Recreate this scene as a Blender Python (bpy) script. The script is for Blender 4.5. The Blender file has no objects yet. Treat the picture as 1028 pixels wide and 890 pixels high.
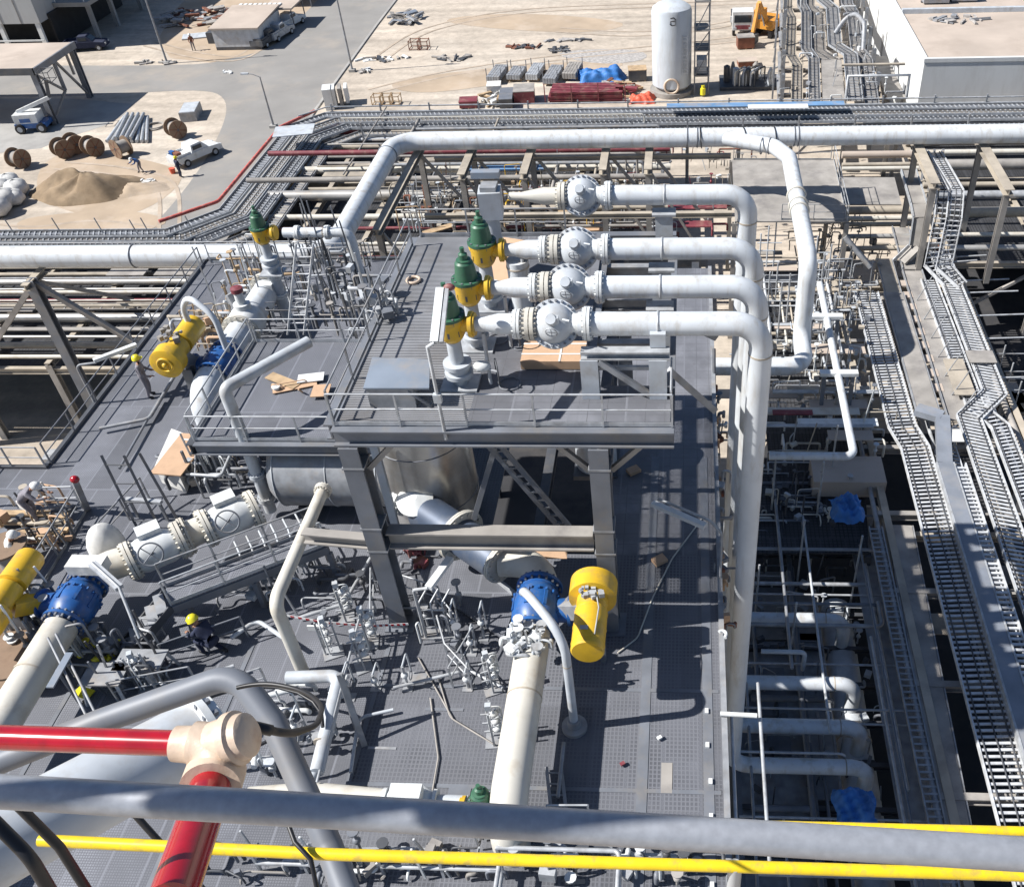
import bpy, bmesh, math, random
from mathutils import Vector as V, Matrix, Quaternion
random.seed(7)
SC = bpy.context.scene; COL = SC.collection
R_ = math.radians
# ------------------------------------------------------------------ camera model (photo pixels -> world)
F, CX, CY, W, H_ = 958.97, 632.63, 473.16, 1028, 890
pt, yw, rl = 0.71929, -0.074405, 0.042509
cp, sp, c_, s_ = math.cos(pt), math.sin(pt), math.cos(yw), math.sin(yw)
FW = V((s_*cp, c_*cp, -sp)); RT = V((c_, -s_, 0)); DN = FW.cross(RT)
R2 = math.cos(rl)*RT + math.sin(rl)*DN; D2 = -math.sin(rl)*RT + math.cos(rl)*DN
EYE = V((0, 0, 23.0))
G, RK, T, T2 = -15.0, -9.0, 7.84, 3.6      # ground, pipe rack, upper platform, side platform heights (main deck = 0)
def ray(x, y): return ((x-CX)*R2 + (y-CY)*D2 + F*FW).normalized()
def A(x, y, z=0.0): d = ray(x, y); return EYE + d*((z-EYE.z)/d.z)
def AY(x, y, Y): d = ray(x, y); return EYE + d*(Y/d.y)
def AD(x, y, dist): return EYE + ray(x, y)*(dist/ray(x, y).dot(FW))
def prj(p):
    q = V(p)-EYE; z = q.dot(FW); return CX+F*q.dot(R2)/z, CY+F*q.dot(D2)/z
def up(b, y):                                  # height on the vertical above b that shows at row y
    lo, hi = -60.0, 22.0
    for _ in range(50):
        m = (lo+hi)/2
        if prj((b[0], b[1], m))[1] > y: lo = m
        else: hi = m
    return m
# ------------------------------------------------------------------ materials
def mat(name, rgb, rough=.6, metal=0., var=.18, scale=1.5, wear=None, wa=.0, wscale=.7, bump=0., streak=False, spec=.5, coat=0.):
    m = bpy.data.materials.new(name); m.use_nodes = True; nt = m.node_tree; N = nt.nodes; L = nt.links
    b = N['Principled BSDF']; b.inputs['Roughness'].default_value = rough; b.inputs['Metallic'].default_value = metal
    b.inputs['Specular IOR Level'].default_value = spec; b.inputs['Coat Weight'].default_value = coat
    tc = N.new('ShaderNodeTexCoord'); n = N.new('ShaderNodeTexNoise'); n.inputs['Scale'].default_value = scale; n.inputs['Detail'].default_value = 6
    geo = N.new('ShaderNodeNewGeometry')
    L.new(geo.outputs['Position'], n.inputs['Vector'])
    cr = N.new('ShaderNodeValToRGB'); e = cr.color_ramp.elements
    e[0].position = .3; e[1].position = .7
    e[0].color = (*[c*(1-var) for c in rgb], 1); e[1].color = (*[min(1, c*(1+var)) for c in rgb], 1)
    L.new(n.outputs['Fac'], cr.inputs['Fac']); out = cr.outputs['Color']
    if wear:
        n2 = N.new('ShaderNodeTexNoise'); n2.inputs['Scale'].default_value = wscale; n2.inputs['Detail'].default_value = 9; n2.inputs['Roughness'].default_value = .65
        if streak:
            mp = N.new('ShaderNodeMapping'); mp.inputs['Scale'].default_value = (2.5, 2.5, .5); L.new(geo.outputs['Position'], mp.inputs['Vector']); L.new(mp.outputs[0], n2.inputs['Vector'])
        else: L.new(geo.outputs['Position'], n2.inputs['Vector'])
        r2 = N.new('ShaderNodeValToRGB'); r2.color_ramp.elements[0].position = .5; r2.color_ramp.elements[1].position = .68
        r2.color_ramp.elements[0].color = (0, 0, 0, 1); r2.color_ramp.elements[1].color = (wa, wa, wa, 1)
        L.new(n2.outputs['Fac'], r2.inputs['Fac'])
        mx = N.new('ShaderNodeMixRGB'); mx.inputs[2].default_value = (*wear, 1); L.new(r2.outputs[0], mx.inputs[0]); L.new(out, mx.inputs[1]); out = mx.outputs[0]
    L.new(out, b.inputs['Base Color'])
    if bump:
        bp = N.new('ShaderNodeBump'); bp.inputs['Strength'].default_value = bump; bp.inputs['Distance'].default_value = .05
        L.new(n.outputs['Fac'], bp.inputs['Height']); L.new(bp.outputs[0], b.inputs['Normal'])
    return m
def grate(name, base, line, px, py, panel=(1.0, 6.0), mort=.022, dirt=.35):
    m = mat(name, base, .62, 0, .3, .4, tuple(c*1.9 for c in base), .5, .55); nt = m.node_tree; N = nt.nodes; L = nt.links; b = N['Principled BSDF']
    src = b.inputs['Base Color'].links[0].from_socket
    geo = N.new('ShaderNodeNewGeometry')
    def brick(w, h, mo, off=0.):
        k = N.new('ShaderNodeTexBrick'); k.inputs['Scale'].default_value = 1; k.inputs['Brick Width'].default_value = w; k.inputs['Row Height'].default_value = h
        k.inputs['Mortar Size'].default_value = mo; k.offset = off; k.inputs['Mortar Smooth'].default_value = .1
        k.inputs['Color1'].default_value = (0, 0, 0, 1); k.inputs['Color2'].default_value = (.5, .5, .5, 1); k.inputs['Mortar'].default_value = (1, 1, 1, 1)
        L.new(geo.outputs['Position'], k.inputs['Vector']); return k
    k1 = brick(px, py, mort); k2 = brick(panel[0], panel[1], .03, .5)
    mx = N.new('ShaderNodeMixRGB'); mx.inputs[2].default_value = (*line, 1); L.new(k1.outputs['Fac'], mx.inputs[0]); L.new(src, mx.inputs[1])
    ml = N.new('ShaderNodeMixRGB'); ml.blend_type = 'MULTIPLY'; ml.inputs[0].default_value = dirt
    mr = N.new('ShaderNodeMapRange'); mr.inputs[3].default_value = .55; mr.inputs[4].default_value = 1.45; mr.inputs[2].default_value = .5
    L.new(k2.outputs['Color'], mr.inputs[0]); L.new(mx.outputs[0], ml.inputs[1]); L.new(mr.outputs[0], ml.inputs[2])
    m3 = N.new('ShaderNodeMixRGB'); m3.inputs[2].default_value = (*[c*1.3 for c in base], 1); L.new(k2.outputs['Fac'], m3.inputs[0]); L.new(ml.outputs[0], m3.inputs[1])
    L.new(m3.outputs[0], b.inputs['Base Color'])
    bp = N.new('ShaderNodeBump'); bp.inputs['Strength'].default_value = .6; bp.inputs['Distance'].default_value = .03; L.new(k1.outputs['Fac'], bp.inputs['Height']); L.new(bp.outputs[0], b.inputs['Normal'])
    return m
DUST = (.36, .29, .21)
M = dict(
 white=mat('pale_pipe_paint', (.60, .63, .655), .42, 0, .08, 1.2, (.40, .36, .30), .62, 1.0, streak=True),
 cream=mat('cream_pipe_paint', (.58, .555, .49), .5, 0, .08, 1.4, (.40, .33, .24), .6, 1.1),
 whitepaint=mat('white_valve_paint', (.66, .68, .68), .4, 0, .07, 2.5, (.40, .38, .33), .5, 1.7),
 ltgrey=mat('light_grey_paint', (.46, .49, .52), .5, 0, .12, 1.8, (.30, .26, .21), .5, 1.2),
 galv=mat('galvanised_steel', (.43, .445, .46), .45, .2, .2, 3.0, (.24, .23, .22), .6, 2.0),
 galvb=mat('bright_galvanised_steel', (.56, .575, .59), .5, .1, .2, 4.0, (.34, .32, .29), .55, 1.3),
 galvd=mat('dull_galvanised_steel', (.28, .29, .305), .55, .15, .25, 2.5, DUST, .4, 1.5),
 steel=mat('grey_painted_steel', (.16, .172, .195), .55, .1, .18, 1.2, (.24, .21, .17), .45, 1.0),
 steeld=mat('dark_painted_steel', (.07, .075, .085), .55, .1, .2, 1.2, (.16, .14, .12), .5, 1.0),
 steelblue=mat('blue_grey_trunking', (.23, .25, .285), .5, .1, .15, 1.0, (.33, .31, .29), .5, .8),
 dusty=mat('dusty_beam', (.40, .35, .28), .8, 0, .2, .8, (.20, .18, .16), .6, .6),
 dustgrey=mat('dusty_grey_steel', (.30, .28, .255), .75, 0, .22, .9, (.15, .14, .14), .6, .7),
 rackpipe=mat('silver_pipe', (.42, .41, .39), .45, .4, .2, .6, DUST, .6, .5),
 rust=mat('rusty_steel', (.19, .075, .045), .85, 0, .35, 2, (.10, .05, .035), .6, 1.5),
 redpipe=mat('red_oxide_paint', (.19, .038, .05), .6, 0, .25, 1.5, DUST, .4, 1.2),
 yellow=mat('actuator_yellow', (.68, .42, .025), .45, 0, .08, 2.0, (.40, .26, .08), .65, 2.6, coat=.15),
 yellowrail=mat('safety_yellow', (.80, .57, .015), .38, 0, .08, 14, (.42, .31, .09), .7, 22),
 blue=mat('valve_blue', (.02, .10, .31), .42, 0, .18, 3, (.12, .14, .18), .5, 3.5, coat=.1),
 tarp=mat('blue_tarpaulin', (.03, .15, .42), .6, 0, .3, 1.5, bump=.6),
 bluelt=mat('blue_grey_sheet', (.19, .225, .275), .55, 0, .15, .8, DUST, .4, .7),
 slate=mat('slate_blue_cladding', (.07, .095, .145), .5, .2, .2, .8, (.2, .2, .2), .4, .9),
 bluebright=mat('blue_cover_sheet', (.13, .25, .42), .6, 0, .2, .8, DUST, .5, .7),
 galvrail=mat('spangled_galvanised_pipe', (.34, .355, .385), .42, .25, .10, 70, (.25, .26, .285), .45, 22),
 green=mat('bonnet_green', (.04, .125, .072), .45, 0, .15, 4, (.03, .07, .05), .6, 4),
 red=mat('gloss_red_pipe', (.36, .004, .012), .2, 0, .2, 14, (.20, .01, .012), .6, 26, coat=.5),
 orange=mat('machine_orange', (.62, .27, .03), .5, 0, .15, 2, (.15, .10, .06), .6, 2),
 tan=mat('tan_plastic', (.57, .45, .345), .42, 0, .1, 12, (.42, .25, .15), .5, 18, bump=.15),
 wood=mat('plank_wood', (.42, .30, .18), .85, 0, .25, 2.5, (.22, .15, .09), .6, 2),
 ply=mat('plywood_sheet', (.50, .33, .21), .8, 0, .15, 2, (.34, .22, .14), .5, 2),
 drum=mat('reel_wood', (.22, .15, .10), .85, 0, .25, 2, (.14, .09, .06), .6, 2),
 black=mat('black_rubber', (.012, .012, .014), .45, 0, .3, 4),
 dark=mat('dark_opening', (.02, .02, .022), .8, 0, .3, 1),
 stainless=mat('stainless_cladding', (.50, .49, .47), .3, .85, .15, 1.2, (.36, .27, .18), .4, .8),
 vessel=mat('vessel_paint', (.50, .54, .58), .5, 0, .06, .6, (.36, .34, .31), .5, .5, streak=True),
 concrete=mat('grey_concrete', (.34, .33, .31), .9, 0, .12, .4, (.22, .21, .2), .5, .3),
 clad=mat('grey_cladding', (.42, .42, .41), .7, 0, .06, .3, (.32, .30, .27), .5, .2, streak=True),
 bldwhite=mat('white_render', (.66, .67, .66), .7, 0, .04, .3, (.50, .49, .46), .5, .3, streak=True),
 roof=mat('dusty_roof', (.44, .37, .31), .9, 0, .12, .25, (.34, .28, .23), .6, .3),
 cloth=mat('pale_cloth', (.62, .61, .58), .9, 0, .15, 3, bump=.4),
 coverall=mat('grey_coverall', (.20, .19, .21), .9, 0, .2, 8),
 navy=mat('navy_coverall', (.02, .026, .055), .9, 0, .25, 8),
 skin=mat('skin', (.30, .16, .10), .6, 0, .1, 10),
 hiyel=mat('helmet_yellow', (.75, .66, .03), .35, 0, .05, 10),
 hiwhite=mat('helmet_white', (.70, .70, .68), .35, 0, .05, 10),
 glass=mat('window_glass', (.03, .04, .05), .1, 0, .2, 2),
 bluewin=mat('blue_glazing', (.05, .16, .36), .3, 0, .2, 1),
 orangered=mat('orange_red_plastic', (.62, .10, .05), .5, 0, .15, 3),
 redtape=mat('red_barrier', (.50, .10, .08), .6, 0, .2, 3, (.5, .35, .3), .6, 3),
 rubble=mat('grey_rubble', (.36, .34, .32), .9, 0, .35, 3),
 deckl=grate('smooth_grating', (.142, .148, .168), (.112, .117, .134), .07, .07, (1.0, 5.0), .012, .35),
 deckr=grate('open_grating', (.098, .102, .116), (.136, .141, .158), .11, .13, (1.0, 3.2), .022, .3),
 plate=grate('platform_plate', (.138, .142, .158), (.115, .118, .13), .5, .5, (1.5, 6.0), .01, .25),
 gratebar=mat('galvanised_grating_bar', (.30, .305, .32), .6, .1, .15, 1.0, (.22, .2, .18), .5, .8),
 under=grate('lower_grating_and_gap_shade', (.045, .046, .05), (.02, .02, .022), .2, .2, (1.2, 3.0), .03),  # near-black: makes the gaps below the rack pipes read as shade
)
def ground_mat():
    m = mat('sand', (.47, .405, .33), .95, 0, .13, .09, (.55, .495, .42), .8, .035, bump=.25); nt = m.node_tree; N = nt.nodes; L = nt.links; b = N['Principled BSDF']
    src = b.inputs['Base Color'].links[0].from_socket; geo = N.new('ShaderNodeNewGeometry')
    n = N.new('ShaderNodeTexNoise'); n.inputs['Scale'].default_value = 1.3; n.inputs['Detail'].default_value = 10; n.inputs['Roughness'].default_value = .7; L.new(geo.outputs['Position'], n.inputs['Vector'])
    mp = N.new('ShaderNodeMapping'); mp.inputs['Scale'].default_value = (.05, .6, 1); mp.inputs['Rotation'].default_value = (0, 0, .35); L.new(geo.outputs['Position'], mp.inputs['Vector'])
    n2 = N.new('ShaderNodeTexNoise'); n2.inputs['Scale'].default_value = 1; n2.inputs['Detail'].default_value = 6; L.new(mp.outputs[0], n2.inputs['Vector'])
    for nn, a, lo, hi in ((n, .5, .5, 1.3), (n2, .5, .55, 1.3)):
        mr = N.new('ShaderNodeMapRange'); mr.inputs[1].default_value = .3; mr.inputs[2].default_value = .7; mr.inputs[3].default_value = lo; mr.inputs[4].default_value = hi; L.new(nn.outputs['Fac'], mr.inputs[0])
        ml = N.new('ShaderNodeMixRGB'); ml.blend_type = 'MULTIPLY'; ml.inputs[0].default_value = a; L.new(src, ml.inputs[1]); L.new(mr.outputs[0], ml.inputs[2]); src = ml.outputs[0]
    L.new(src, b.inputs['Base Color']); return m
M['sand'] = ground_mat()
M['track'] = mat('tyre_worn_sand', (.38, .31, .24), .95, 0, .2, .5, (.47, .40, .33), .8, .8)
M['sand2'] = mat('churned_sand', (.39, .305, .22), .95, 0, .15, .3, (.49, .41, .33), .7, .25, bump=.3)
M['heap'] = mat('sand_heap', (.22, .16, .10), .95, 0, .3, .8, (.31, .235, .155), .6, .6, bump=.5)
M['asphalt'] = mat('dusty_asphalt', (.245, .235, .22), .9, 0, .1, .25, (.35, .305, .255), .7, .12)
M['shadepaint'] = mat('painted_ground_shade', (.035, .035, .038), .9, 0, .25, .4, (.10, .09, .08), .5, .3)  # near-black colour painted in place of ground shade
# ------------------------------------------------------------------ mesh builder
class MB:
    def __init__(s): s.v = []; s.f = []; s.sm = []
    def add(s, vs, fs, smooth=False):
        o = len(s.v); s.v += [V(p) for p in vs]; s.f += [tuple(i+o for i in f) for f in fs]; s.sm += [smooth]*len(fs); return s
    def box(s, x0, x1, y0, y1, z0, z1): return s.hexa([(x0, y0), (x1, y0), (x1, y1), (x0, y1)], z0, z1)
    def hexa(s, pts, z0, z1):                       # prism on an xy polygon (counter-clockwise)
        n = len(pts); vs = [(p[0], p[1], z0) for p in pts]+[(p[0], p[1], z1) for p in pts]
        a = sum(pts[i][0]*pts[(i+1) % n][1]-pts[(i+1) % n][0]*pts[i][1] for i in range(n))
        if a < 0: vs = vs[:n][::-1]+vs[n:][::-1]
        return s.add(vs, [tuple(range(n))[::-1], tuple(range(n, 2*n))]+[(i, (i+1) % n, n+(i+1) % n, n+i) for i in range(n)])
    def obox(s, c, size, rot=None):
        c = V(c); q = rot if rot is not None else Quaternion()
        vs = [c+q @ V((x*size[0]/2, y*size[1]/2, z*size[2]/2)) for z in (-1, 1) for x, y in ((-1, -1), (1, -1), (1, 1), (-1, 1))]
        return s.add(vs, [(3, 2, 1, 0), (4, 5, 6, 7), (0, 1, 5, 4), (1, 2, 6, 5), (2, 3, 7, 6), (3, 0, 4, 7)])
    def bar(s, a, b, w, h=None, upv=(0, 0, 1)):
        a = V(a); b = V(b); h = h or w; d = (b-a).normalized(); u = V(upv)
        if abs(d.dot(u)) > .98: u = V((0, 1, 0))
        r = d.cross(u).normalized(); u = r.cross(d)
        vs = [p+r*x*w/2+u*y*h/2 for p in (a, b) for x, y in ((-1, -1), (1, -1), (1, 1), (-1, 1))]
        return s.add(vs, [(0, 1, 2, 3), (7, 6, 5, 4), (0, 4, 5, 1), (1, 5, 6, 2), (2, 6, 7, 3), (3, 7, 4, 0)])
    def ibeam(s, a, b, w, h, t=.04, upv=(0, 0, 1)):
        a = V(a); b = V(b); d = (b-a).normalized(); u = V(upv)
        if abs(d.dot(u)) > .98: u = V((0, 1, 0))
        r = d.cross(u).normalized(); u = r.cross(d)
        s.bar(a+u*(h-t)/2, b+u*(h-t)/2, w, t, u); s.bar(a-u*(h-t)/2, b-u*(h-t)/2, w, t, u); return s.bar(a, b, t, h-2*t, u)
    def tube(s, path, r, seg=14, fil=0., cap=True, n=6):
        P = [V(p) for p in path]; RR = [r]*len(P) if not isinstance(r, (list, tuple)) else list(r)
        if fil:
            Q = [P[0]]; QR = [RR[0]]
            for i in range(1, len(P)-1):
                a, b, c = P[i-1], P[i], P[i+1]; d1 = (a-b); d2 = (c-b); ang = d1.angle(d2)
                if ang > 3.1: Q.append(b); QR.append(RR[i]); continue
                t = min(fil/math.tan(ang/2), d1.length*.49 if i > 1 else d1.length*.98, d2.length*.49 if i < len(P)-2 else d2.length*.98)
                rad = t*math.tan(ang/2); p1 = b+d1.normalized()*t; p2 = b+d2.normalized()*t
                cen = b+(d1.normalized()+d2.normalized()).normalized()*(rad/math.sin(ang/2))
                e1 = p1-cen; e2 = p2-cen; th = e1.angle(e2)
                for k in range(n+1):
                    f = k/n; Q.append(cen+(e1*math.sin((1-f)*th)+e2*math.sin(f*th))/math.sin(th)); QR.append(RR[i])
            Q.append(P[-1]); QR.append(RR[-1]); P, RR = Q, QR
        d = (P[1]-P[0]).normalized(); x = d.orthogonal().normalized(); rings = []
        for i, p in enumerate(P):
            nd = ((P[min(i+1, len(P)-1)]-p).normalized()+(p-P[max(i-1, 0)]).normalized())
            nd = nd.normalized() if nd.length > 1e-6 else d
            x = (d.rotation_difference(nd) @ x); x = (x-nd*x.dot(nd)).normalized(); d = nd; y = d.cross(x)
            rings.append([p+(x*math.cos(2*math.pi*k/seg)+y*math.sin(2*math.pi*k/seg))*RR[i] for k in range(seg)])
        vs = [q for g in rings for q in g]; m = len(rings)
        s.add(vs, [(i*seg+k, i*seg+(k+1) % seg, (i+1)*seg+(k+1) % seg, (i+1)*seg+k) for i in range(m-1) for k in range(seg)], True)
        if cap: s.add(rings[0], [tuple(range(seg))[::-1]]); s.add(rings[-1], [tuple(range(seg))])
        return s
    def cyl(s, a, b, r, r2=None, seg=16): return s.tube([a, b], [r, r if r2 is None else r2], seg)
    def lathe(s, o, axis, prof, seg=20, flat=False): # prof: (distance along axis, radius)
        o = V(o); d = V(axis).normalized(); x = d.orthogonal().normalized(); y = d.cross(x)
        vs = [o+d*t+(x*math.cos(2*math.pi*k/seg)+y*math.sin(2*math.pi*k/seg))*max(r, .0005) for t, r in prof for k in range(seg)]
        m = len(prof); st = [0]; sg = [V((b[0]-a[0], b[1]-a[1])) for a, b in zip(prof, prof[1:])]
        for i in range(1, m-1):
            if sg[i-1].length > 1e-6 and sg[i].length > 1e-6 and sg[i-1].angle(sg[i]) > .6: st.append(i)
        st.append(m-1)
        for a, b in zip(st, st[1:]): s.add(vs[a*seg:(b+1)*seg], [(i*seg+k, i*seg+(k+1) % seg, (i+1)*seg+(k+1) % seg, (i+1)*seg+k) for i in range(b-a) for k in range(seg)], True)
        s.add(vs[:seg], [tuple(range(seg))[::-1]]); s.add(vs[-seg:], [tuple(range(seg))]); return s
    def disc(s, c, axis, r, t, seg=20): return s.lathe(V(c)-V(axis).normalized()*t/2, axis, [(0, r), (t, r)], seg)
    def bolts(s, c, axis, R, n, r, l):
        d = V(axis).normalized(); x = d.orthogonal().normalized(); y = d.cross(x)
        for k in range(n):
            p = V(c)+(x*math.cos(2*math.pi*k/n)+y*math.sin(2*math.pi*k/n))*R; s.bar(p-d*l/2, p+d*l/2, r*2)
        return s
    def ring(s, c, axis, R, r, seg=24, ts=6):
        d = V(axis).normalized(); x = d.orthogonal().normalized(); y = d.cross(x); vs = []; 
        for i in range(seg):
            e = x*math.cos(2*math.pi*i/seg)+y*math.sin(2*math.pi*i/seg)
            for k in range(ts): vs.append(V(c)+e*(R+r*math.cos(2*math.pi*k/ts))+d*r*math.sin(2*math.pi*k/ts))
        return s.add(vs, [(i*ts+k, ((i+1) % seg)*ts+k, ((i+1) % seg)*ts+(k+1) % ts, i*ts+(k+1) % ts) for i in range(seg) for k in range(ts)], True)
    def ball(s, c, r, seg=16, rings=10):
        r = V(r) if not isinstance(r, (int, float)) else V((r, r, r)); c = V(c)
        vs = [c+V((r.x*math.sin(math.pi*i/rings)*math.cos(2*math.pi*k/seg), r.y*math.sin(math.pi*i/rings)*math.sin(2*math.pi*k/seg), r.z*math.cos(math.pi*i/rings))) for i in range(rings+1) for k in range(seg)]
        return s.add(vs, [(i*seg+k, (i+1)*seg+k, (i+1)*seg+(k+1) % seg, i*seg+(k+1) % seg) for i in range(rings) for k in range(seg)], True)
    def sheet(s, pts): return s.add(pts, [tuple(range(len(pts)))])
    def build(s, name, m, parent=None, loc=None):
        o = wl(parent) if parent else V(loc if loc is not None else (0, 0, 0))
        me = bpy.data.meshes.new(name); me.from_pydata([tuple(p-o) for p in s.v], [], s.f); me.polygons.foreach_set('use_smooth', s.sm); me.update()
        me.materials.append(M[m]); ob = bpy.data.objects.new(name, me); COL.objects.link(ob)
        if parent: ob.parent = parent
        else: ob.location = o
        return ob
def wl(o):
    p = V((0, 0, 0))
    while o: p += o.location; o = o.parent
    return p
def tag(o, label, cat, group=None):
    o['label'] = label; o['category'] = cat
    if group: o['group'] = group
    return o
def thing(name, label, cat, loc=(0, 0, 0), group=None):
    o = bpy.data.objects.new(name, None); COL.objects.link(o); o.location = loc; o.empty_display_size = .2; return tag(o, label, cat, group)
def solo(name, mb, m, label, cat, group=None):
    n = len(mb.v); c = sum(mb.v, V())/n; c.z = min(p.z for p in mb.v); return tag(mb.build(name, m, None, c), label, cat, group)
def struct(name, mb, m):
    o = mb.build(name, m); o['kind'] = 'structure'; return o
def dup(root, loc, rotz=None, label=None, scale=None):
    r = root.copy(); COL.objects.link(r); r.location = loc
    if rotz is not None: r.rotation_euler = (0, 0, rotz)
    if scale: r.scale = (scale,)*3
    if label: r['label'] = label
    for ch in list(root.children):
        c = ch.copy(); COL.objects.link(c); c.parent = r
        for g in list(ch.children):
            d = g.copy(); COL.objects.link(d); d.parent = c
    return r
ORD = 'first second third fourth fifth sixth seventh eighth ninth tenth eleventh twelfth thirteenth fourteenth fifteenth sixteenth'.split()
def flange(mb, c, ax, r, t=.07, n=16, gap=True):
    d = V(ax).normalized()
    for s in ((-1, 1) if gap else (0,)): mb.disc(V(c)+d*s*t*.62, d, r*1.42, t, 24)
    return mb.bolts(c, d, r*1.24, n, r*.07, t*3.6)
def pipe(name, label, path, r, m='white', fil=None, group=None, flanges=(), cat='pipe', seams=(), seg=18, fm='whitepaint'):
    fil = 2.2*(r if not isinstance(r, (list, tuple)) else max(r)) if fil is None else fil
    if not flanges and not seams: return solo(name, MB().tube(path, r, seg, fil), m, label, cat, group)
    t = thing(name, label, cat, V(path[0]), group); MB().tube(path, r, seg, fil).build('pipe_run', m, t)
    for c, ax in flanges: flange(MB(), c, ax, r if not isinstance(r, (list, tuple)) else max(r)).build('flange', fm, t)
    for c, ax in seams: MB().disc(c, ax, (r if not isinstance(r, (list, tuple)) else max(r))*1.03, .05, 24).build('clamp_band', 'dusty', t)
    return t
def guardrail(label, pts, m='galvd', h=1.02, step=1.5, r=.027, group='guardrails round the decks', toe=True, ext=0):
    pts = [V(p) for p in pts]; t = thing('guardrail', label, 'guardrail', pts[0], group); z = V((0, 0, 1))
    MB().tube([p+z*h for p in pts], r, 8, .08, n=3).build('top_rail', m, t)
    MB().tube([p+z*h*.52 for p in pts], r*.85, 8, .08, n=3).build('mid_rail', m, t)
    if toe:
        k = MB()
        for a, b in zip(pts, pts[1:]): k.bar(a+z*.07, b+z*.07, .012, .12)
        k.build('toe_board', m, t)
    for j, (a, b) in enumerate(zip(pts, pts[1:])):
        n = max(1, round((b-a).length/step))
        for i in range(0 if j == 0 else 1, n+1):
            p = a.lerp(b, i/n); MB().bar(p, p+z*h, .05, .05).build('post', m, t)
    return t
def tray(label, path, w, m='galv', rung=.28, rw=.085, side=.14, name='cable_ladder', group='cable ladders of the pipe rack', cables=0, upv=(0, 0, 1), cover=None, floor=None):
    P = [V(p) for p in path]; t = thing(name, label, 'cable ladder', P[0], group); u = V(upv)
    offs = []
    for i, p in enumerate(P):
        d1 = (p-P[i-1]).normalized() if i else None; d2 = (P[i+1]-p).normalized() if i < len(P)-1 else None
        n1 = d1.cross(u).normalized() if d1 and d1.cross(u).length > .05 else None; n2 = d2.cross(u).normalized() if d2 and d2.cross(u).length > .05 else None
        n1 = n1 or n2; n2 = n2 or n1
        if n1 is None: offs.append(offs[-1] if offs else V((1, 0, 0))); continue
        b = (n1+n2).normalized(); offs.append(b/max(.5, b.dot(n1)))
    for s in (-1, 1):
        k = MB()
        for i in range(len(P)-1): k.bar(P[i]+offs[i]*s*w/2, P[i+1]+offs[i+1]*s*w/2, .06, side, u)
        k.build('side_rail', m, t)
    k = MB()
    for i in range(len(P)-1):
        L = (P[i+1]-P[i]).length; n = int(L/rung)
        for j in range(n):
            f = (j+.5)/n; c = P[i].lerp(P[i+1], f); o = offs[i].lerp(offs[i+1], f); k.bar(c-o*(w/2-.035), c+o*(w/2-.035), rw, .05, u)
    k.build('rungs', m, t)
    if floor:
        k = MB()
        for i in range(len(P)-1): a, b, o, q = P[i], P[i+1], offs[i]*w*.46, offs[i+1]*w*.46; k.add([x+u*z for z in (-.06, -.035) for x in (a-o, a+o, b+q, b-q)], [(3, 2, 1, 0), (4, 5, 6, 7), (0, 1, 5, 4), (1, 2, 6, 5), (2, 3, 7, 6), (3, 0, 4, 7)])
        k.build('tray_floor', floor, t)
    if cables:
        k = MB()
        for q in range(cables):
            o = (-.36+.72*q/max(1, cables-1))*w; k.tube([P[i]+offs[i]*o+u*.05 for i in range(len(P))], .035, 6)
        k.build('cables', 'steeld', t)
    if cover:
        k = MB(); a, b = cover; 
        k.bar(P[a]+u*.1, P[b]+u*.1, w*.98, .02, u); k.build('cover_plate', 'dustgrey', t)
    return t
def ladder(name, label, a, b, w, side, m='galv', rung=.32, group=None):
    a = V(a); b = V(b); s = V(side).normalized()*w/2; t = thing(name, label, 'ladder', a, group)
    for q in (-1, 1): MB().bar(a+s*q, b+s*q, .09, .07).build('stile', m, t)
    k = MB(); n = int((b-a).length/rung)
    for i in range(n): c = a.lerp(b, (i+.5)/n); k.tube([c-s*.93, c+s*.93], .026, 6)
    k.build('rungs', m, t); return t
# ================================================================== SETTING
def poly(pxs, z, it=2, closed=True):
    P = [A(x, y, z) for x, y in pxs]
    for _ in range(it):
        Q = []
        for i, p in enumerate(P): q = P[(i+1) % len(P)]; Q += [p.lerp(q, .25), p.lerp(q, .75)]
        P = Q
    return P
struct('ground', MB().sheet([(-900, -300, G), (900, -300, G), (900, 1500, G), (-900, 1500, G)]), 'sand')
road = [(-160, 66), (60, 66), (150, 66), (222, 64), (262, 46), (300, 22), (345, -30), (400, -90), (470, -90), (402, -6), (352, 62), (316, 112), (285, 160), (262, 230), (262, 330), (80, 330), (110, 262), (160, 222), (205, 165), (228, 118), (226, 97), (205, 90), (140, 93), (60, 97), (-160, 97)]
struct('road', MB().sheet(poly(road, G+.012, 2)), 'asphalt')
struct('yard_pavement', MB().sheet(poly([(-120, 99), (138, 99), (118, 122), (62, 140), (34, 152), (-120, 160)], G+.008, 1)), 'concrete')
struct('verge', MB().sheet(poly([(236, 66), (300, 32), (330, -2), (352, -34), (262, -60), (180, 0), (150, 56)], G+.006, 1)), 'sand2')
struct('churned_ground', MB().sheet(poly([(40, 165), (70, 150), (150, 160), (190, 175), (160, 205), (110, 222), (60, 210), (35, 195)], G+.010, 2)), 'sand2')
struct('painted_shadow', MB().sheet([A(x, y, G+.008) for x, y in [(905, 243), (1200, 243), (1300, 520), (1100, 560), (960, 420)]]), 'shadepaint')  # dark sheet painted as the shadow on the ground here
kp = [A(x, y, G) for x, y in [(404, -8), (378, 26), (352, 62), (316, 112), (300, 138)]]
k = MB()
for a, b in zip(kp, kp[1:]): k.bar(a+V((0, 0, .06)), b+V((0, 0, .06)), .3, .16)
struct('road_kerb', k, 'concrete')
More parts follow.
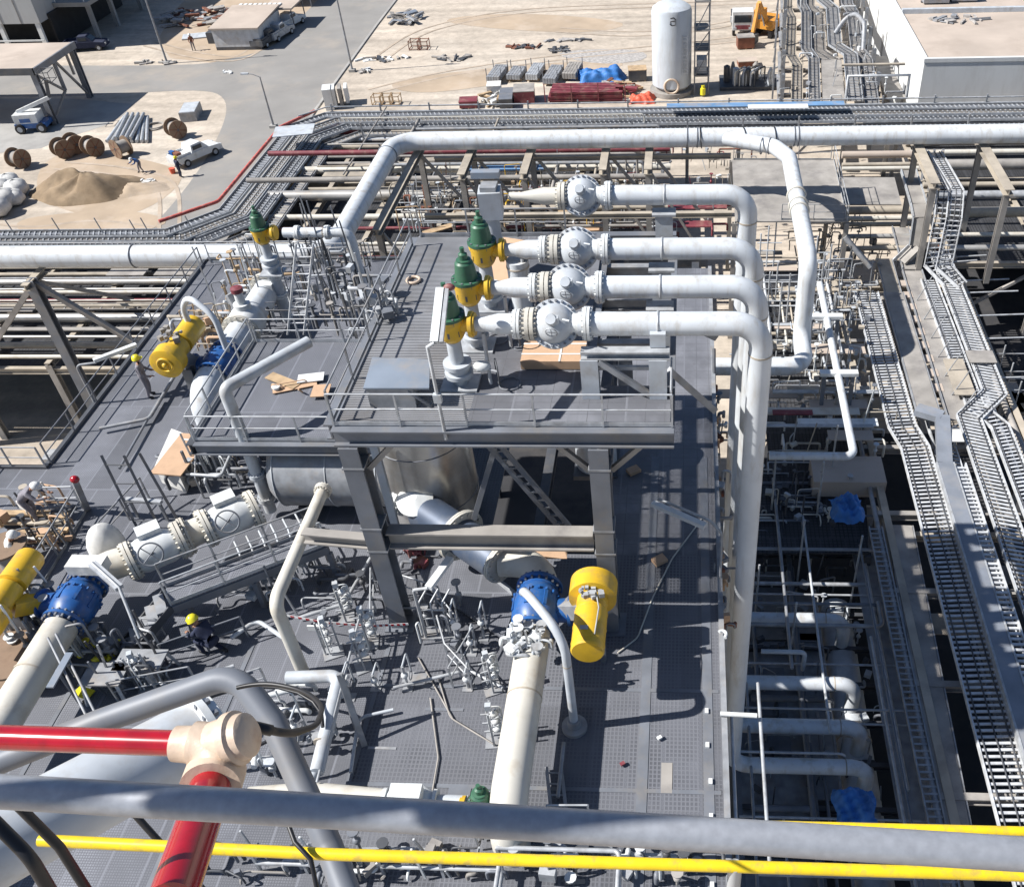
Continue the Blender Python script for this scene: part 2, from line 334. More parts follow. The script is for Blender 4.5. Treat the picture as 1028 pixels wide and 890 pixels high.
for i, (pts, m) in enumerate((([(430, 20), (520, 12), (640, 22), (600, 34), (500, 30)], 'sand2'), ([(380, 84), (470, 70), (600, 60), (640, 66), (520, 82), (420, 96)], 'sand2'), ([(545, 52), (640, 48), (655, 60), (600, 66)], 'rubble'), ([(255, 30), (290, 40), (240, 60), (180, 60)], 'sand2'), ([(10, 222), (60, 214), (130, 210), (180, 222), (120, 238), (30, 240)], 'sand2'))): struct(['churned_ground', 'churned_ground', 'gravel_patch', 'churned_ground', 'churned_ground'][i], MB().sheet(poly(pts, G+.016+.003*i, 2)), m)
for i, pts in enumerate(([(372, 92), (450, 74), (560, 58), (700, 44), (900, 20)], [(380, 60), (430, 30), (520, 12), (640, 6), (760, 2)], [(560, 30), (640, 34), (720, 26), (800, 8)], [(60, 166), (120, 172), (165, 186), (170, 230)], [(150, 232), (90, 226), (30, 232), (-20, 228)], [(150, 44), (200, 56), (240, 58), (268, 40)])):
    P = [A(x, y, G+.03+.002*i) for x, y in pts]; Q = [P[0]]
    for a, b, c, d in zip([P[0]]+P, P, P[1:], P[2:]+[P[-1]]):
        for j in range(1, 7): f = j/6; Q.append(.5*((2*b)+(c-a)*f+(2*a-5*b+4*c-d)*f*f+(3*b-a-3*c+d)*f**3))
    for s in (-.85, .85):
        k = MB(); L_, R__ = [], []
        for j, p in enumerate(Q): dd_ = (Q[min(j+1, len(Q)-1)]-Q[max(j-1, 0)]); nn = V((-dd_.y, dd_.x, 0)).normalized(); L_.append(p+nn*(s-.17)); R__.append(p+nn*(s+.17))
        n = len(Q); k.add(L_+R__, [(j, j+1, n+j+1, n+j) for j in range(n-1)]); struct('tyre_track', k, 'track')
# sand heap
def heap(name, label, c, rx, ry, h, m='heap', n=36, rg=14, seed=1):
    rnd = random.Random(seed); ph = [rnd.uniform(0, 6.28) for _ in range(6)]; k = MB(); vs = []
    for i in range(rg+1):
        for j in range(n):
            a = 2*math.pi*j/n; f = i/rg; rr = f*(1+.14*math.sin(2*a+ph[0])+.09*math.sin(3*a+ph[1])+.05*math.sin(5*a+ph[2]))
            z = h*max(0, (1-f**1.7)*(.82+.3*math.sin(2*a+ph[5])*math.sin(f*3.1)+.12*math.sin(5*a+ph[0])*math.sin(f*3.1)))+rnd.uniform(-.06, .06)*(f < .97)*(1+.25*math.sin(a*2+ph[3])*f)+.06*h*math.sin(7*a+ph[4]+5*f)*math.sin(f*math.pi)
            vs.append((c[0]+rx*rr*math.cos(a), c[1]+ry*rr*math.sin(a), c[2]+z-.03))
    k.add(vs, [(i*n+j, (i+1)*n+j, (i+1)*n+(j+1) % n, i*n+(j+1) % n) for i in range(rg) for j in range(n)], True)
    return solo(name, k, m, label, name.replace('_', ' '))
heap('sand_heap', 'brown sand heap beside the row of wooden cable reels', A(88, 192, G), 4.7, 3.4, 2.2)
heap('spoil_heap', 'low pale spoil heap trailing right of the brown sand heap', A(128, 190, G), 3.6, 2.2, .7, 'sand2', seed=4)
# ------------------------------------------------------------------ warehouse, top left
c0 = A(52, 52, G)
t = thing('warehouse', 'grey clad warehouse with open ground floor at the top left corner', 'building', c0)
k = MB().box(c0.x-60, c0.x, c0.y, c0.y+40, G+3.4, G+14); k.build('wall', 'clad', t)
k = MB()
for i in range(24): k.box(c0.x-60+i*2.5, c0.x-59.9+i*2.5, c0.y-.05, c0.y+.02, G+3.4, G+14)
k.build('cladding_seam', 'dustgrey', t)
MB().box(c0.x-60.2, c0.x+.2, c0.y-.2, c0.y+40.2, G+14, G+14.5).build('roof', 'roof', t)
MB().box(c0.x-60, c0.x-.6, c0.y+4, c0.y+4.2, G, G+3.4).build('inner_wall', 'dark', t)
MB().box(c0.x-60, c0.x-.3, c0.y-.12, c0.y-.04, G+1.3, G+1.5).build('rail', 'bldwhite', t)
for i in range(6): MB().box(c0.x-.8-i*5, c0.x-.25-i*5, c0.y+.1, c0.y+.5, G, G+3.4).build('column', 'bldwhite', t)
MB().box(c0.x+.02, c0.x+.2, c0.y+8, c0.y+12, G+7, G+11).build('window', 'bluewin', t)
MB().box(c0.x+.02, c0.x+.2, c0.y+2, c0.y+5, G+7.5, G+9.5).build('window', 'bluewin', t)
# porch on its right flank
MB().box(c0.x+.02, c0.x+4.6, c0.y+4, c0.y+20, G+4.2, G+4.7).build('porch_slab', 'concrete', t)
for y in (5, 10.5, 18): MB().bar((c0.x+4, c0.y+y, G), (c0.x+4, c0.y+y, G+4.2), .5).build('porch_column', 'concrete', t)
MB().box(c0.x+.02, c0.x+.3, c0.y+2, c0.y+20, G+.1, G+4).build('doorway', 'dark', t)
for y in (4.2, 6.4): MB().tube([(c0.x+.4, c0.y+y, G+4.7), (c0.x+.4, c0.y+y, G+5.8), (c0.x+4.2, c0.y+y, G+5.8), (c0.x+4.2, c0.y+y, G+4.7)], .06, 6).build('porch_rail', 'bldwhite', t)
# ------------------------------------------------------------------ steel canopy, left
b1 = A(55, 125, G); b2 = A(88, 100, G); zc = G+up(b1, 72)-G
t = thing('steel_canopy', 'flat roofed steel canopy on braced trestle legs left of the pipe yard', 'canopy', b1)
x1 = b1.x+.4; y1, y2 = b1.y-.3, b2.y+1
MB().box(x1-40, x1, y1, y2, zc, zc+.35).build('roof', 'roof', t)
MB().box(x1-40, x1+.15, y1-.15, y1-.003, zc-.25, zc+.45).build('fascia_beam', 'steeld', t)
MB().box(x1+.003, x1+.2, y1-.15, y2, zc-.25, zc+.45).build('fascia_beam', 'steel', t)
for i in range(3):
    for y in (y1+.3, y2-.3): MB().ibeam((x1-.3-i*12, y, G), (x1-.3-i*12, y, zc), .55, .55, .1).build('leg', 'steel', t)
ym = (y1+y2)/2; X = x1-.3
MB().bar((X, ym, zc), (X, ym, G+2.2), .3).build('hanger', 'steel', t)
for a, b in (((X, ym, zc), (X, y2-.4, G+.4)), ((X, ym, G+2.2), (X, y1+.4, zc-.3)), ((X, ym, G+2.2), (X, y1+.4, G+.4)), ((X, y2-1.6, zc), (X, y2-1.6, G+3))): MB().bar(a, b, .22).build('brace', 'dustgrey', t)
# ------------------------------------------------------------------ site cabin + shelter
def cabin(label, p, w, d, h, wallm, roofm='roof', slope=.35):
    t = thing('site_cabin', label, 'cabin', p); x, y = p.x, p.y
    MB().box(x, x+w, y, y+d, G+.4, G+h).build('wall', wallm, t)
    MB().add([(x-.2, y-.3, G+h+.02), (x+w+.2, y-.3, G+h+.02), (x+w+.2, y+d+.3, G+h+slope), (x-.2, y+d+.3, G+h+slope), (x-.2, y-.3, G+h+.2), (x+w+.2, y-.3, G+h+.2), (x+w+.2, y+d+.3, G+h+slope+.2), (x-.2, y+d+.3, G+h+slope+.2)], [(3, 2, 1, 0), (4, 5, 6, 7), (0, 1, 5, 4), (1, 2, 6, 5), (2, 3, 7, 6), (3, 0, 4, 7)]).build('roof', roofm, t)
    MB().box(x, x+w, y-.02, y+d, G, G+.39).build('skirt', 'steeld', t)
    MB().box(x-.9, x-.003, y+.1, y+1.6, G+.8, G+2.1).build('cooler', 'steeld', t)
    for i in range(9): MB().box(x+.1+i*w/9, x+.5+i*w/9, y+d+.35, y+d+2.1, G+h+.1, G+h+.25).build('awning_slat', 'bldwhite', t)
    return t
cabin('site cabin with sandy roof and pale blue wall beside the main road', A(218, 51, G), 5.9, 8.2, 2.5, 'ltgrey')
q = A(279, 30, G); t = thing('parking_shelter', 'small flat shelter roof on posts behind the site cabin', 'shelter', q)
MB().box(q.x-1.5, q.x+2.5, q.y, q.y+5, G+2.4, G+2.6).build('roof', 'roof', t)
for dx in (-1.3, 2.3):
    for dy in (.2, 4.8): MB().bar((q.x+dx, q.y+dy, G), (q.x+dx, q.y+dy, G+2.4), .12).build('post', 'steel', t)
q = A(300, 8, G); t = thing('parking_shelter', 'dark sided shelter with pale roof behind the small flat shelter', 'shelter', q)
MB().box(q.x-3, q.x+2, q.y, q.y+6, G+2.4, G+2.6).build('roof', 'roof', t); MB().box(q.x-2.9, q.x-2.7, q.y, q.y+6, G, G+2.4).build('side_wall', 'steeld', t)
for dy in (.2, 5.8): MB().bar((q.x+1.8, q.y+dy, G), (q.x+1.8, q.y+dy, G+2.4), .12).build('post', 'steel', t)
# scrap behind the cabin
def scrap(name, label, c, rx, ry, n, mats, s=.9, h=.35, seed=3, cat='scrap pile'):
    rnd = random.Random(seed); t = thing(name, label, cat, c); ks = {}
    for i in range(n):
        a = rnd.uniform(0, 6.28); r = math.sqrt(rnd.random()); p = V((c[0]+rx*r*math.cos(a), c[1]+ry*r*math.sin(a), c[2]+rnd.uniform(.05, h)))
        q = Quaternion((0, 0, 1), rnd.uniform(0, 3.14)) @ Quaternion((1, 0, 0), rnd.uniform(-.3, .3))
        MB().obox(p, (rnd.uniform(.3, 2)*s, rnd.uniform(.1, .6)*s, rnd.uniform(.05, .3)), q).build('debris_piece', rnd.choice(mats), t)
    return t
scrap('scrap_pile', 'heap of grey broken scrap between warehouse and site cabin', A(202, 20, G), 5.5, 4, 100, ['rubble', 'dustgrey', 'galvd', 'rust'], 1.2, .9)
solo('steel_plate', MB().obox(A(197, 37, G)+V((0, 0, .1)), (3.4, 2.2, .12), Quaternion((0, 0, 1), .3)), 'ltgrey', 'loose grey steel plate lying below the scrap heap', 'plate')
scrap('rubble_patch', 'thin litter of rubble near the foot of the left lamp post', A(160, 63, G), 2.6, .8, 24, ['rubble', 'concrete'], .7, .15)
scrap('litter_patch', 'white paper litter scattered on the road edge', A(229, 73, G), .7, .4, 6, ['bldwhite'], .6, .08)
scrap('litter_patch', 'white litter below the brown sand heap', A(144, 185, G), 1.3, .8, 22, ['bldwhite', 'cloth'], .5, .12, 8, 'litter')
# ------------------------------------------------------------------ lamp posts
def lamp(label, bx, by, ty, arm=-1.2):
    b = A(bx, by, G); zt = up(b, ty); t = thing('street_lamp', label, 'lamp post', b, 'lamp posts along the road')
    MB().cyl(b, (b.x, b.y, zt), .13, .07, 10).build('post', 'galvd', t); MB().tube([(b.x, b.y, zt-.05), (b.x+arm*.6, b.y, zt+.25), (b.x+arm, b.y, zt+.3)], .05, 8).build('arm', 'galvd', t)
    MB().obox((b.x+arm*1.25, b.y, zt+.3), (.8, .25, .15)).build('lamp_head', 'ltgrey', t); MB().box(b.x-.35, b.x+.35, b.y-.35, b.y+.35, G, G+.3).build('footing', 'concrete', t)
lamp('lamp post on the sandy verge between warehouse and site cabin', 168, 64, -60)
lamp('lamp post at the kerb beside the far road', 354, 72, -50)
lamp('shorter lamp post in front of the bent cable ladder', 275, 128, 77)
# thin marker posts along left tray
for i, (x, y) in enumerate([(18, 240), (64, 238), (106, 238), (141, 240), (152, 238), (196, 236), (40, 136+104)][:6]):
    b = A(x, y, -8.4); solo('marker_post', MB().bar(b, b+V((-.25, 0, 1.5)), .06), 'galvd', f'thin leaning scaffold stub, {ORD[i]} from the left along the low cable ladder', 'post', 'scaffold stubs on the left cable ladder')
# ------------------------------------------------------------------ reels
def reel():
    t = thing('cable_reel', 'x', 'cable reel', (0, 0, 0), 'wooden cable reels in the sandy yard'); r = .95
    for s in (-1, 1):
        f = MB().disc((0, s*.62, r), (0, 1, 0), r, .09, 24).build('flange', 'drum', t); MB().disc((0, s*.68, r), (0, 1, 0), .14, .03, 12).build('hub', 'steeld', f)
        k = MB(); 
        for a in (.3, 1.35, 2.4): k.obox((0, s*.675, r), (1.7, .012, .07), Quaternion((0, 1, 0), a))
        k.build('plank_joint', 'rust', f)
    MB().cyl((0, -.57, r), (0, .57, r), .62, None, 20).build('cable', 'dustgrey', t); return t
reels = [(22, 168, 1.2, 'dark cable reel standing alone at the far left in shade'), (66, 158, .9, 'smallest brown cable reel at the left of the row'), (78, 153, .9, 'brown cable reel second from left in the row above the sand heap'), (96, 156, 1.0, 'cable reel third in the row, wound with grey cable'), (125, 157, 2.6, 'cable reel showing its round wooden face beside the pipe stack'), (179, 138, .85, 'lone cable reel with pale core above the white pickup')]
r0 = reel()
for i, (x, y, a, l) in enumerate(reels):
    if i: dup(r0, A(x, y, G), a, l)
    else: pass
r0.location = A(22, 168, G); r0.rotation_euler = (0, 0, 1.2); r0['label'] = reels[0][3]
# pipe stack
a0, a1 = A(108, 144, G), A(148, 144, G); d = (A(132, 119, G)-A(118, 143, G)); 
for i in range(9):
    p = a0.lerp(a1, i/8)+V((0, 0, .22)); q = A(126, 119, G).lerp(A(149, 119, G), i/8)+V((0, 0, .22)); solo('stored_pipe', MB().tube([p, q], .17, 10), 'galv' if i % 3 else 'ltgrey', f'grey pipe lying in the fanned stack, {ORD[i]} from the left', 'pipe', 'grey pipes fanned out on the sand')
for i in range(4):
    p = a0.lerp(a1, (i+2)/8)+V((0, 0, .55)); q = A(130, 119, G).lerp(A(146, 119, G), i/3)+V((0, 0, .55)); solo('stored_pipe', MB().tube([p, q], .17, 10), 'galv', f'grey pipe in the upper layer of the fanned stack, {ORD[i]} from the left', 'pipe', 'upper grey pipes on the fanned stack')
c = A(155, 128, G); solo('hose_coil', MB().ring(c+V((0, 0, .08)), (0, 0, 1), 1.0, .06).ring(c+V((.1, .1, .18)), (0, 0, 1), .9, .06), 'dustgrey', 'loose hose coil lying between pipe stack and lone reel', 'hose')
c = A(193, 117, G); t = thing('steel_cabinet', 'grey steel cabinet lying on the sand near the road bend', 'cabinet', c); MB().obox(c+V((0, 0, .5)), (1.7, 3.2, 1.0), Quaternion((0, 0, 1), .2)).build('body', 'galvd', t); MB().obox(c+V((0, 0, 1.02)), (1.6, 3.0, .03), Quaternion((0, 0, 1), .2)).build('lid', 'ltgrey', t)
# bags at the left edge
for i, (x, y, s) in enumerate([(3, 196, 1.0), (12, 190, 1.0), (20, 196, 1.0), (8, 207, 1.1), (1, 216, 1.1), (17, 205, .9)]):
    c = A(x, y, G); k = MB().ball(c+V((0, 0, .75*s)), (1.05*s, 1.05*s, .8*s), 14, 8)
    for j, v in enumerate(k.v): v += V((math.sin(j*1.7)*.06, math.cos(j*2.3)*.06, math.sin(j*.9)*.05)); v.z = max(v.z, G+.01)
    solo('bulk_bag', k, 'cloth', ['white bulk bag at the back left of the bag pile', 'white bulk bag at the back centre of the bag pile', 'white bulk bag at the right end of the bag pile', 'white bulk bag in the middle of the bag pile', 'white bulk bag nearest the lower left of the pile', 'smaller white bulk bag at the lower right of the pile'][i], 'bag', 'white bulk bags at the left edge')
# ------------------------------------------------------------------ vehicles
def wheel(t, x, y, r, w=.24):
    o = MB().lathe((x, y-w/2, r), (0, 1, 0), [(0, r*.8), (.03, r), (w-.03, r), (w, r*.8)], 18).build('wheel', 'black', t); MB().disc((x, y, r), (0, 1, 0), r*.55, w+.03, 14).build('rim', 'ltgrey', o)
def pickup(label, loc, rz, body='whitepaint', load=True, name='pickup_truck'):
    t = thing(name, label, 'pickup truck', (0, 0, 0))
    def side(prof, w, mname, nm, taper=0.):
        k = MB(); n = len(prof); L = [V((x, -w+taper*(z > 1.2)*.9, z)) for x, z in prof]; Rr = [V((x, w-taper*(z > 1.2)*.9, z)) for x, z in prof]
        k.add(L+Rr, [tuple(range(n)), tuple(range(n, 2*n))[::-1]]+[(i, n+i, n+(i+1) % n, (i+1) % n) for i in range(n)]); return k.build(nm, mname, t)
    side([(-2.6, .45), (-2.6, 1.05), (-.75, 1.1), (-.75, 1.12), (.95, 1.12), (2.35, 1.0), (2.55, .85), (2.6, .45)], .9, body, 'body')
    side([(-.8, 1.1), (-.65, 1.78), (.45, 1.82), (1.15, 1.12)], .84, body, 'cab', .14)
    MB().add([(.62, -.68, 1.7), (1.1, -.74, 1.2), (1.1, .74, 1.2), (.62, .68, 1.7)], [(0, 1, 2, 3)]).build('windscreen', 'glass', t)
    for s in (-1, 1): MB().obox((-.05, s*.79, 1.45), (1.0, .06, .36)).build('side_window', 'glass', t); MB().obox((2.56, s*.66, .8), (.1, .3, .2)).build('headlight', 'ltgrey', t)
    for x in (-1.6, 1.65):
        for s in (-1, 1): wheel(t, x, s*.82, .38)
    k = MB(); k.box(-2.5, -.85, -.8, -.74, 1.05, 1.3).box(-2.5, -.85, .74, .8, 1.05, 1.3).box(-2.5, -2.44, -.8, .8, 1.05, 1.3); k.build('bed_side', body, t)
    if load: MB().box(-2.2, -1.7, -.5, .5, 1.1, 1.45).build('crate', 'rust', t); MB().box(-2.25, -1.9, .2, .75, 1.12, 1.5).build('blue_box', 'blue', t)
    t.location = loc; t.rotation_euler = (0, 0, rz); return t
pickup('white pickup truck with open loaded bed parked at the road edge', A(198, 160, G), R_(58))
pickup('small dark car parked in the shade at the warehouse porch', A(89, 50, G), R_(10), 'navy', False, 'parked_car')['category'] = 'car'
pickup('white car between the two shelters behind the site cabin', A(292, 27, G), R_(75), 'whitepaint', False, 'parked_car')['category'] = 'car'
pickup('dark grey car parked against the site cabin wall', A(269, 44, G), R_(80), 'steeld', False, 'parked_car')['category'] = 'car'
pickup('silver car parked beside the small flat shelter', A(281, 38, G), R_(78), 'galv', False, 'parked_car')['category'] = 'car'
c = A(197, 172, G)
solo('bucket', MB().lathe(A(174, 174, G), (0, 0, 1), [(0, .22), (.5, .3), (.52, .3), (.5, .27)], 14), 'orangered', 'orange red bucket on the ground beside the white pickup', 'bucket')
# boom lift
def lift(loc):
    t = thing('boom_lift', 'white and blue boom lift parked under the steel canopy', 'boom lift', (0, 0, 0))
    MB().box(-1.6, 1.6, -1.0, 1.0, .5, .95).build('chassis', 'blue', t); MB().box(-1.5, .9, -.95, .95, .98, 1.9).build('turret', 'whitepaint', t); MB().box(-.9, .2, -.97, .97, 1.1, 1.5).build('cover', 'blue', t)
    for x in (-1.1, 1.1):
        for s in (-1, 1): wheel(t, x, s*1.05, .5, .4)
    MB().bar((-1.2, 0, 1.95), (2.6, .1, 3.2), .35).build('boom', 'whitepaint', t); MB().bar((2.6, .1, 3.2), (3.0, .1, 5.0), .28).build('boom', 'steeld', t)
    k = MB()
    for z in (4.9, 5.9): k.tube([(2.6, -.7, z), (3.8, -.7, z), (3.8, .9, z), (2.6, .9, z), (2.6, -.7, z)], .04, 6)
    for x, y in ((2.6, -.7), (3.8, -.7), (3.8, .9), (2.6, .9)): k.bar((x, y, 4.9), (x, y, 5.9), .05)
    k.build('basket', 'steeld', t); t.location = loc; t.rotation_euler = (0, 0, .15)
lift(A(37, 130, G))
# white truck and excavator
def lorry(loc):
    t = thing('lorry', 'white lorry facing the camera beside the orange excavator', 'lorry', (0, 0, 0))
    MB().box(-1.25, 1.25, -.2, 1.7, .8, 2.9).build('cab', 'whitepaint', t); MB().box(-1.05, 1.05, -.24, -.21, 1.7, 2.55).build('windscreen', 'glass', t); MB().box(-.9, .9, -.25, -.21, .9, 1.4).build('grille', 'redpipe', t)
    MB().box(-1.2, 1.2, 1.8, 7, 1.0, 1.3).build('bed', 'steeld', t); MB().box(-1.25, 1.25, 1.8, 1.95, 1.3, 2.6).build('headboard', 'whitepaint', t)
    for s in (-1, 1): MB().box(s*1.45-.1, s*1.45+.1, -.1, .1, 1.7, 2.4).build('mirror', 'whitepaint', t); MB().obox((s*.95, -.25, 1.05), (.4, .08, .25)).build('headlight', 'ltgrey', t)
    for y in (.6, 4.6, 5.9):
        for s in (-1, 1):
            MB().lathe((s*1.05-.17, y, .5), (1, 0, 0), [(0, .4), (.04, .5), (.3, .5), (.34, .4)], 18).build('wheel', 'black', t)
    t.location = loc
lorry(A(745, 37, G))
def digger(loc):
    t = thing('excavator', 'orange excavator with folded boom behind the white storage vessel', 'excavator', (0, 0, 0))
    for s in (-1, 1):
        MB().hexa([(s*1.1-.25, -1.7), (s*1.1+.25, -1.7), (s*1.1+.25, 1.7), (s*1.1-.25, 1.7)], .02, .75).build('track', 'black', t)
    MB().box(-1.3, 1.3, -1.4, 1.9, .9, 1.9).build('body', 'orange', t); MB().box(-1.25, -.2, -1.5, .1, 1.92, 3.0).build('cab', 'orange', t); MB().box(-1.15, -.3, -1.53, -1.505, 2.0, 2.85).build('windscreen', 'glass', t)
    MB().bar((.3, -1.2, 1.8), (.2, -3.4, 4.4), .45, .6).build('boom', 'orange', t); MB().bar((.2, -3.4, 4.4), (.2, -4.6, 1.4), .35, .45).build('stick', 'orange', t); MB().hexa([(-.4, -5.2), (.8, -5.2), (.8, -4.2), (-.4, -4.2)], .3, 1.3).build('bucket', 'steeld', t)
    MB().cyl((.3, -1.6, 1.4), (.25, -2.5, 3.0), .09).build('ram', 'galv', t)
    t.location = loc; t.rotation_euler = (0, 0, -.5)
digger(A(770, 34, G))
# ------------------------------------------------------------------ yard stock
def bundle(label, px, m='galvd', w=1.5, L=4.2, h=.6, rz=-.12, posts=True):
    c = A(*px, G); t = thing('steel_bundle', label, 'steel stack', c, 'steel bundles racked in the yard'); q = Quaternion((0, 0, 1), rz)
    for j in range(5): MB().obox(c+q @ V(((j-2)*w/5, 0, .3+h/2)), (w/5-.04, L, h), q).build('bar_bundle', m, t)
    k = MB()
    for y in (-L*.35, L*.35): k.obox(c+q @ V((0, y, .14)), (w+.2, .2, .28), q)
    k.build('bearer', 'wood', t)
    if posts:
        for x in (-1, 1):
            for y in (-1, 1): MB().obox(c+q @ V((x*(w/2+.1), y*L*.35, .8)), (.08, .08, 1.6), q).build('stake', 'steel', t)
bundle('grey steel bundle at the left end of the racked row', (500, 79)); bundle('low grey steel bundle second in the racked row', (519, 78), 'galvd', 1.6, 3.2, .5)
bundle('grey steel bundle third in the racked row', (538, 77), 'galv', 1.4, 4); bundle('grey steel bundle fourth in the racked row', (556, 80), 'galvd', 1.5, 4.6); bundle('grey steel bundle beside the blue tarpaulin', (575, 76), 'dustgrey', 1.6, 4)
def tarp(label, c, rx, ry, h, m='tarp', seed=2, base=None):
    rnd = random.Random(seed); n = 22; vs = []; ph = [rnd.uniform(0, 6) for _ in range(5)]
    for i in range(n+1):
        for j in range(n+1):
            u, v = i/n*2-1, j/n*2-1; e = max(abs(u), abs(v)); z = h*(1-e**4)*(.75+.25*math.sin(3*u+ph[0])*math.cos(2.5*v+ph[1]))+.10*h*math.sin(11*u+ph[2]+4*v)+.07*h*math.sin(15*v-6*u+ph[3])+rnd.uniform(-.03, .03)*h
            vs.append((c[0]+u*rx*(1+.1*math.sin(4*v+ph[3])), c[1]+v*ry*(1+.1*math.sin(4*u+ph[4])), c[2]+max(.02, z)))
    k = MB().add(vs, [(i*(n+1)+j, (i+1)*(n+1)+j, (i+1)*(n+1)+j+1, i*(n+1)+j+1) for i in range(n) for j in range(n)], True)
    return solo('tarpaulin', k, m, label, 'tarpaulin')
tarp('crumpled blue tarpaulin over stored steel in the yard', A(604, 80, G), 2.6, 1.5, 1.5); tarp('blue tarpaulin lying lower to the left of the crumpled one', A(584, 76, G), 1.3, 1.5, .8, seed=5)
tarp('orange tarpaulin heap beside the foot of the white vessel', A(645, 101, G), 1.3, 1.1, .8, 'orangered', 9)
c = A(590, 98, G); t = thing('steel_stack', 'long stack of dark red steel beams in front of the blue tarpaulin', 'steel stack', c)
for i in range(6):
    for j in range(2): MB().ibeam((c.x-4.2+.3*j, c.y-1.2+i*.5, G+.35+j*.5), (c.x+3.9-.4*(i % 3), c.y-1.2+i*.5, G+.35+j*.5), .36, .44, .06).build('beam', 'redpipe', t)
for i in range(4): MB().bar((c.x-4.5+i*2.9, c.y-1.4, G), (c.x-4.5+i*2.9, c.y-1.4, G+2), .1).build('stake', 'redpipe', t)
def crate(label, px, s=(1.4, 1.4, 1.2), m='dustgrey', top='ply', rz=.1, name='crate', cat='crate', group=None, z=G):
    c = A(*px, z); t = thing(name, label, cat, c, group); q = Quaternion((0, 0, 1), rz)
    MB().obox(c+V((0, 0, s[2]/2+.12)), s, q).build('box', m, t); MB().obox(c+V((0, 0, s[2]+.17)), (s[0]*1.04, s[1]*1.04, .08), q).build('lid', top, t)
    k = MB()
    for x in (-.4, 0, .4): k.obox(c+q @ V((x*s[0], 0, .06)), (.12, s[1], .12), q)
    k.build('skid', 'wood', t); return t
crate('square dark crate with dusty lid left of the red steel stack', (527, 101), (2.2, 2.4, 1.2), 'redpipe', 'dustgrey'); crate('low dark green panel stack at the left of the stored crates', (509, 104), (1.4, 3.4, .9), 'steeld', 'steel'); crate('white wrapped crate below the racked bundles', (497, 96), (1.5, 1.6, 1.1), 'bldwhite', 'cloth')
crate('sandy crate left of the white vessel', (640, 80), (2.0, 1.6, 1.1), 'steeld', 'wood'); crate('red crate with posts above the tray corner left of the bundles', (471, 107), (1.9, 1.6, .6), 'redpipe', 'redpipe'); crate('tan crate stood beyond the cluttered pump skid', (748, 48), (2.0, 1.5, 1.2), 'rust', 'dustgrey'); crate('pale pallet of tins beyond the pump skid', (750, 66), (2.2, 1.4, .5), 'rust', 'roof')
for i, x in enumerate((332, 338, 344, 350)):
    c = A(x, 108-i*1.5, G); solo('white_panel', MB().obox(c+V((0, 0, 1.1)), (.35 if i else .9, 1.8, 2.2-.2*i), Quaternion((0, 0, 1), .25)), 'bldwhite' if i != 2 else 'dustgrey', ['thick white panel at the left of the upright panel group', 'upright white panel second in the group by the kerb', 'grey upright panel among the white ones by the kerb', 'short white panel at the right end of the upright group'][i], 'panel', 'upright panels near the kerb')
def frame(label, px, n=3, s=1.2, m='rust'):
    c = A(*px, G); t = thing('stillage', label, 'frame', c)
    for i in range(n):
        x = c.x+i*s*.95; k = MB()
        for z in (.15, 1.0): k.tube([(x, c.y, G+z), (x+s*.85, c.y, G+z), (x+s*.85, c.y+s, G+z), (x, c.y+s, G+z), (x, c.y, G+z)], .05, 5)
        for dx in (0, s*.85):
            for dy in (0, s): k.bar((x+dx, c.y+dy, G), (x+dx, c.y+dy, G+1.1), .08)
        k.build('frame_cell', m, t)
frame('rusty open frame standing alone on the pale sand', (411, 51), 2, 1.3); frame('brown open frame stack near the cable ladder bank', (374, 107), 3, 1.1, 'wood')
scrap('scrap_pile', 'grey plates stacked on the sand at the top centre', A(408, 20, G), 2.2, 2.4, 30, ['bluelt', 'galvd', 'dustgrey'], 1.3, .7, 12); scrap('scrap_pile', 'few flat offcuts strewn on the sand near the kerb lamp', A(388, 60, G), 3.4, .8, 16, ['dustgrey', 'bldwhite', 'steeld'], .9, .12, 13)
scrap('scrap_pile', 'dark bent offcuts on the open pale sand', A(457, 59, G), 2.2, 1.2, 12, ['steeld', 'dustgrey'], 1.1, .15, 14); scrap('scrap_pile', 'string of dark scrap pieces above the racked bundles', A(525, 48, G), 2.4, .7, 18, ['rust', 'steeld'], .8, .2, 15); scrap('scrap_pile', 'small dark scrap cluster above the blue tarpaulin', A(560, 51, G), 1.3, .8, 18, ['steeld', 'galvd'], .8, .3, 16); scrap('scrap_pile', 'pale scrap line at the middle of the sand lot', A(568, 41, G), 2.6, .5, 14, ['rubble', 'steeld'], .8, .1, 17)
scrap('rubble_patch', 'small rubble heap at the foot of the kerb lamp', A(366, 72, G), .9, .6, 14, ['rubble', 'bldwhite'], .6, .25, 18)
scrap('offcut_pile', 'white sacks and offcuts heaped left of the red steel stack', A(499, 103, G), 1.6, 1.6, 30, ['bldwhite', 'cloth', 'wood'], .8, .9, 19); scrap('offcut_pile', 'rusty offcuts round the end of the red steel stack', A(622, 92, G), 2.0, 2.2, 44, ['rust', 'redpipe', 'wood', 'dustgrey'], 1.0, .9, 20)
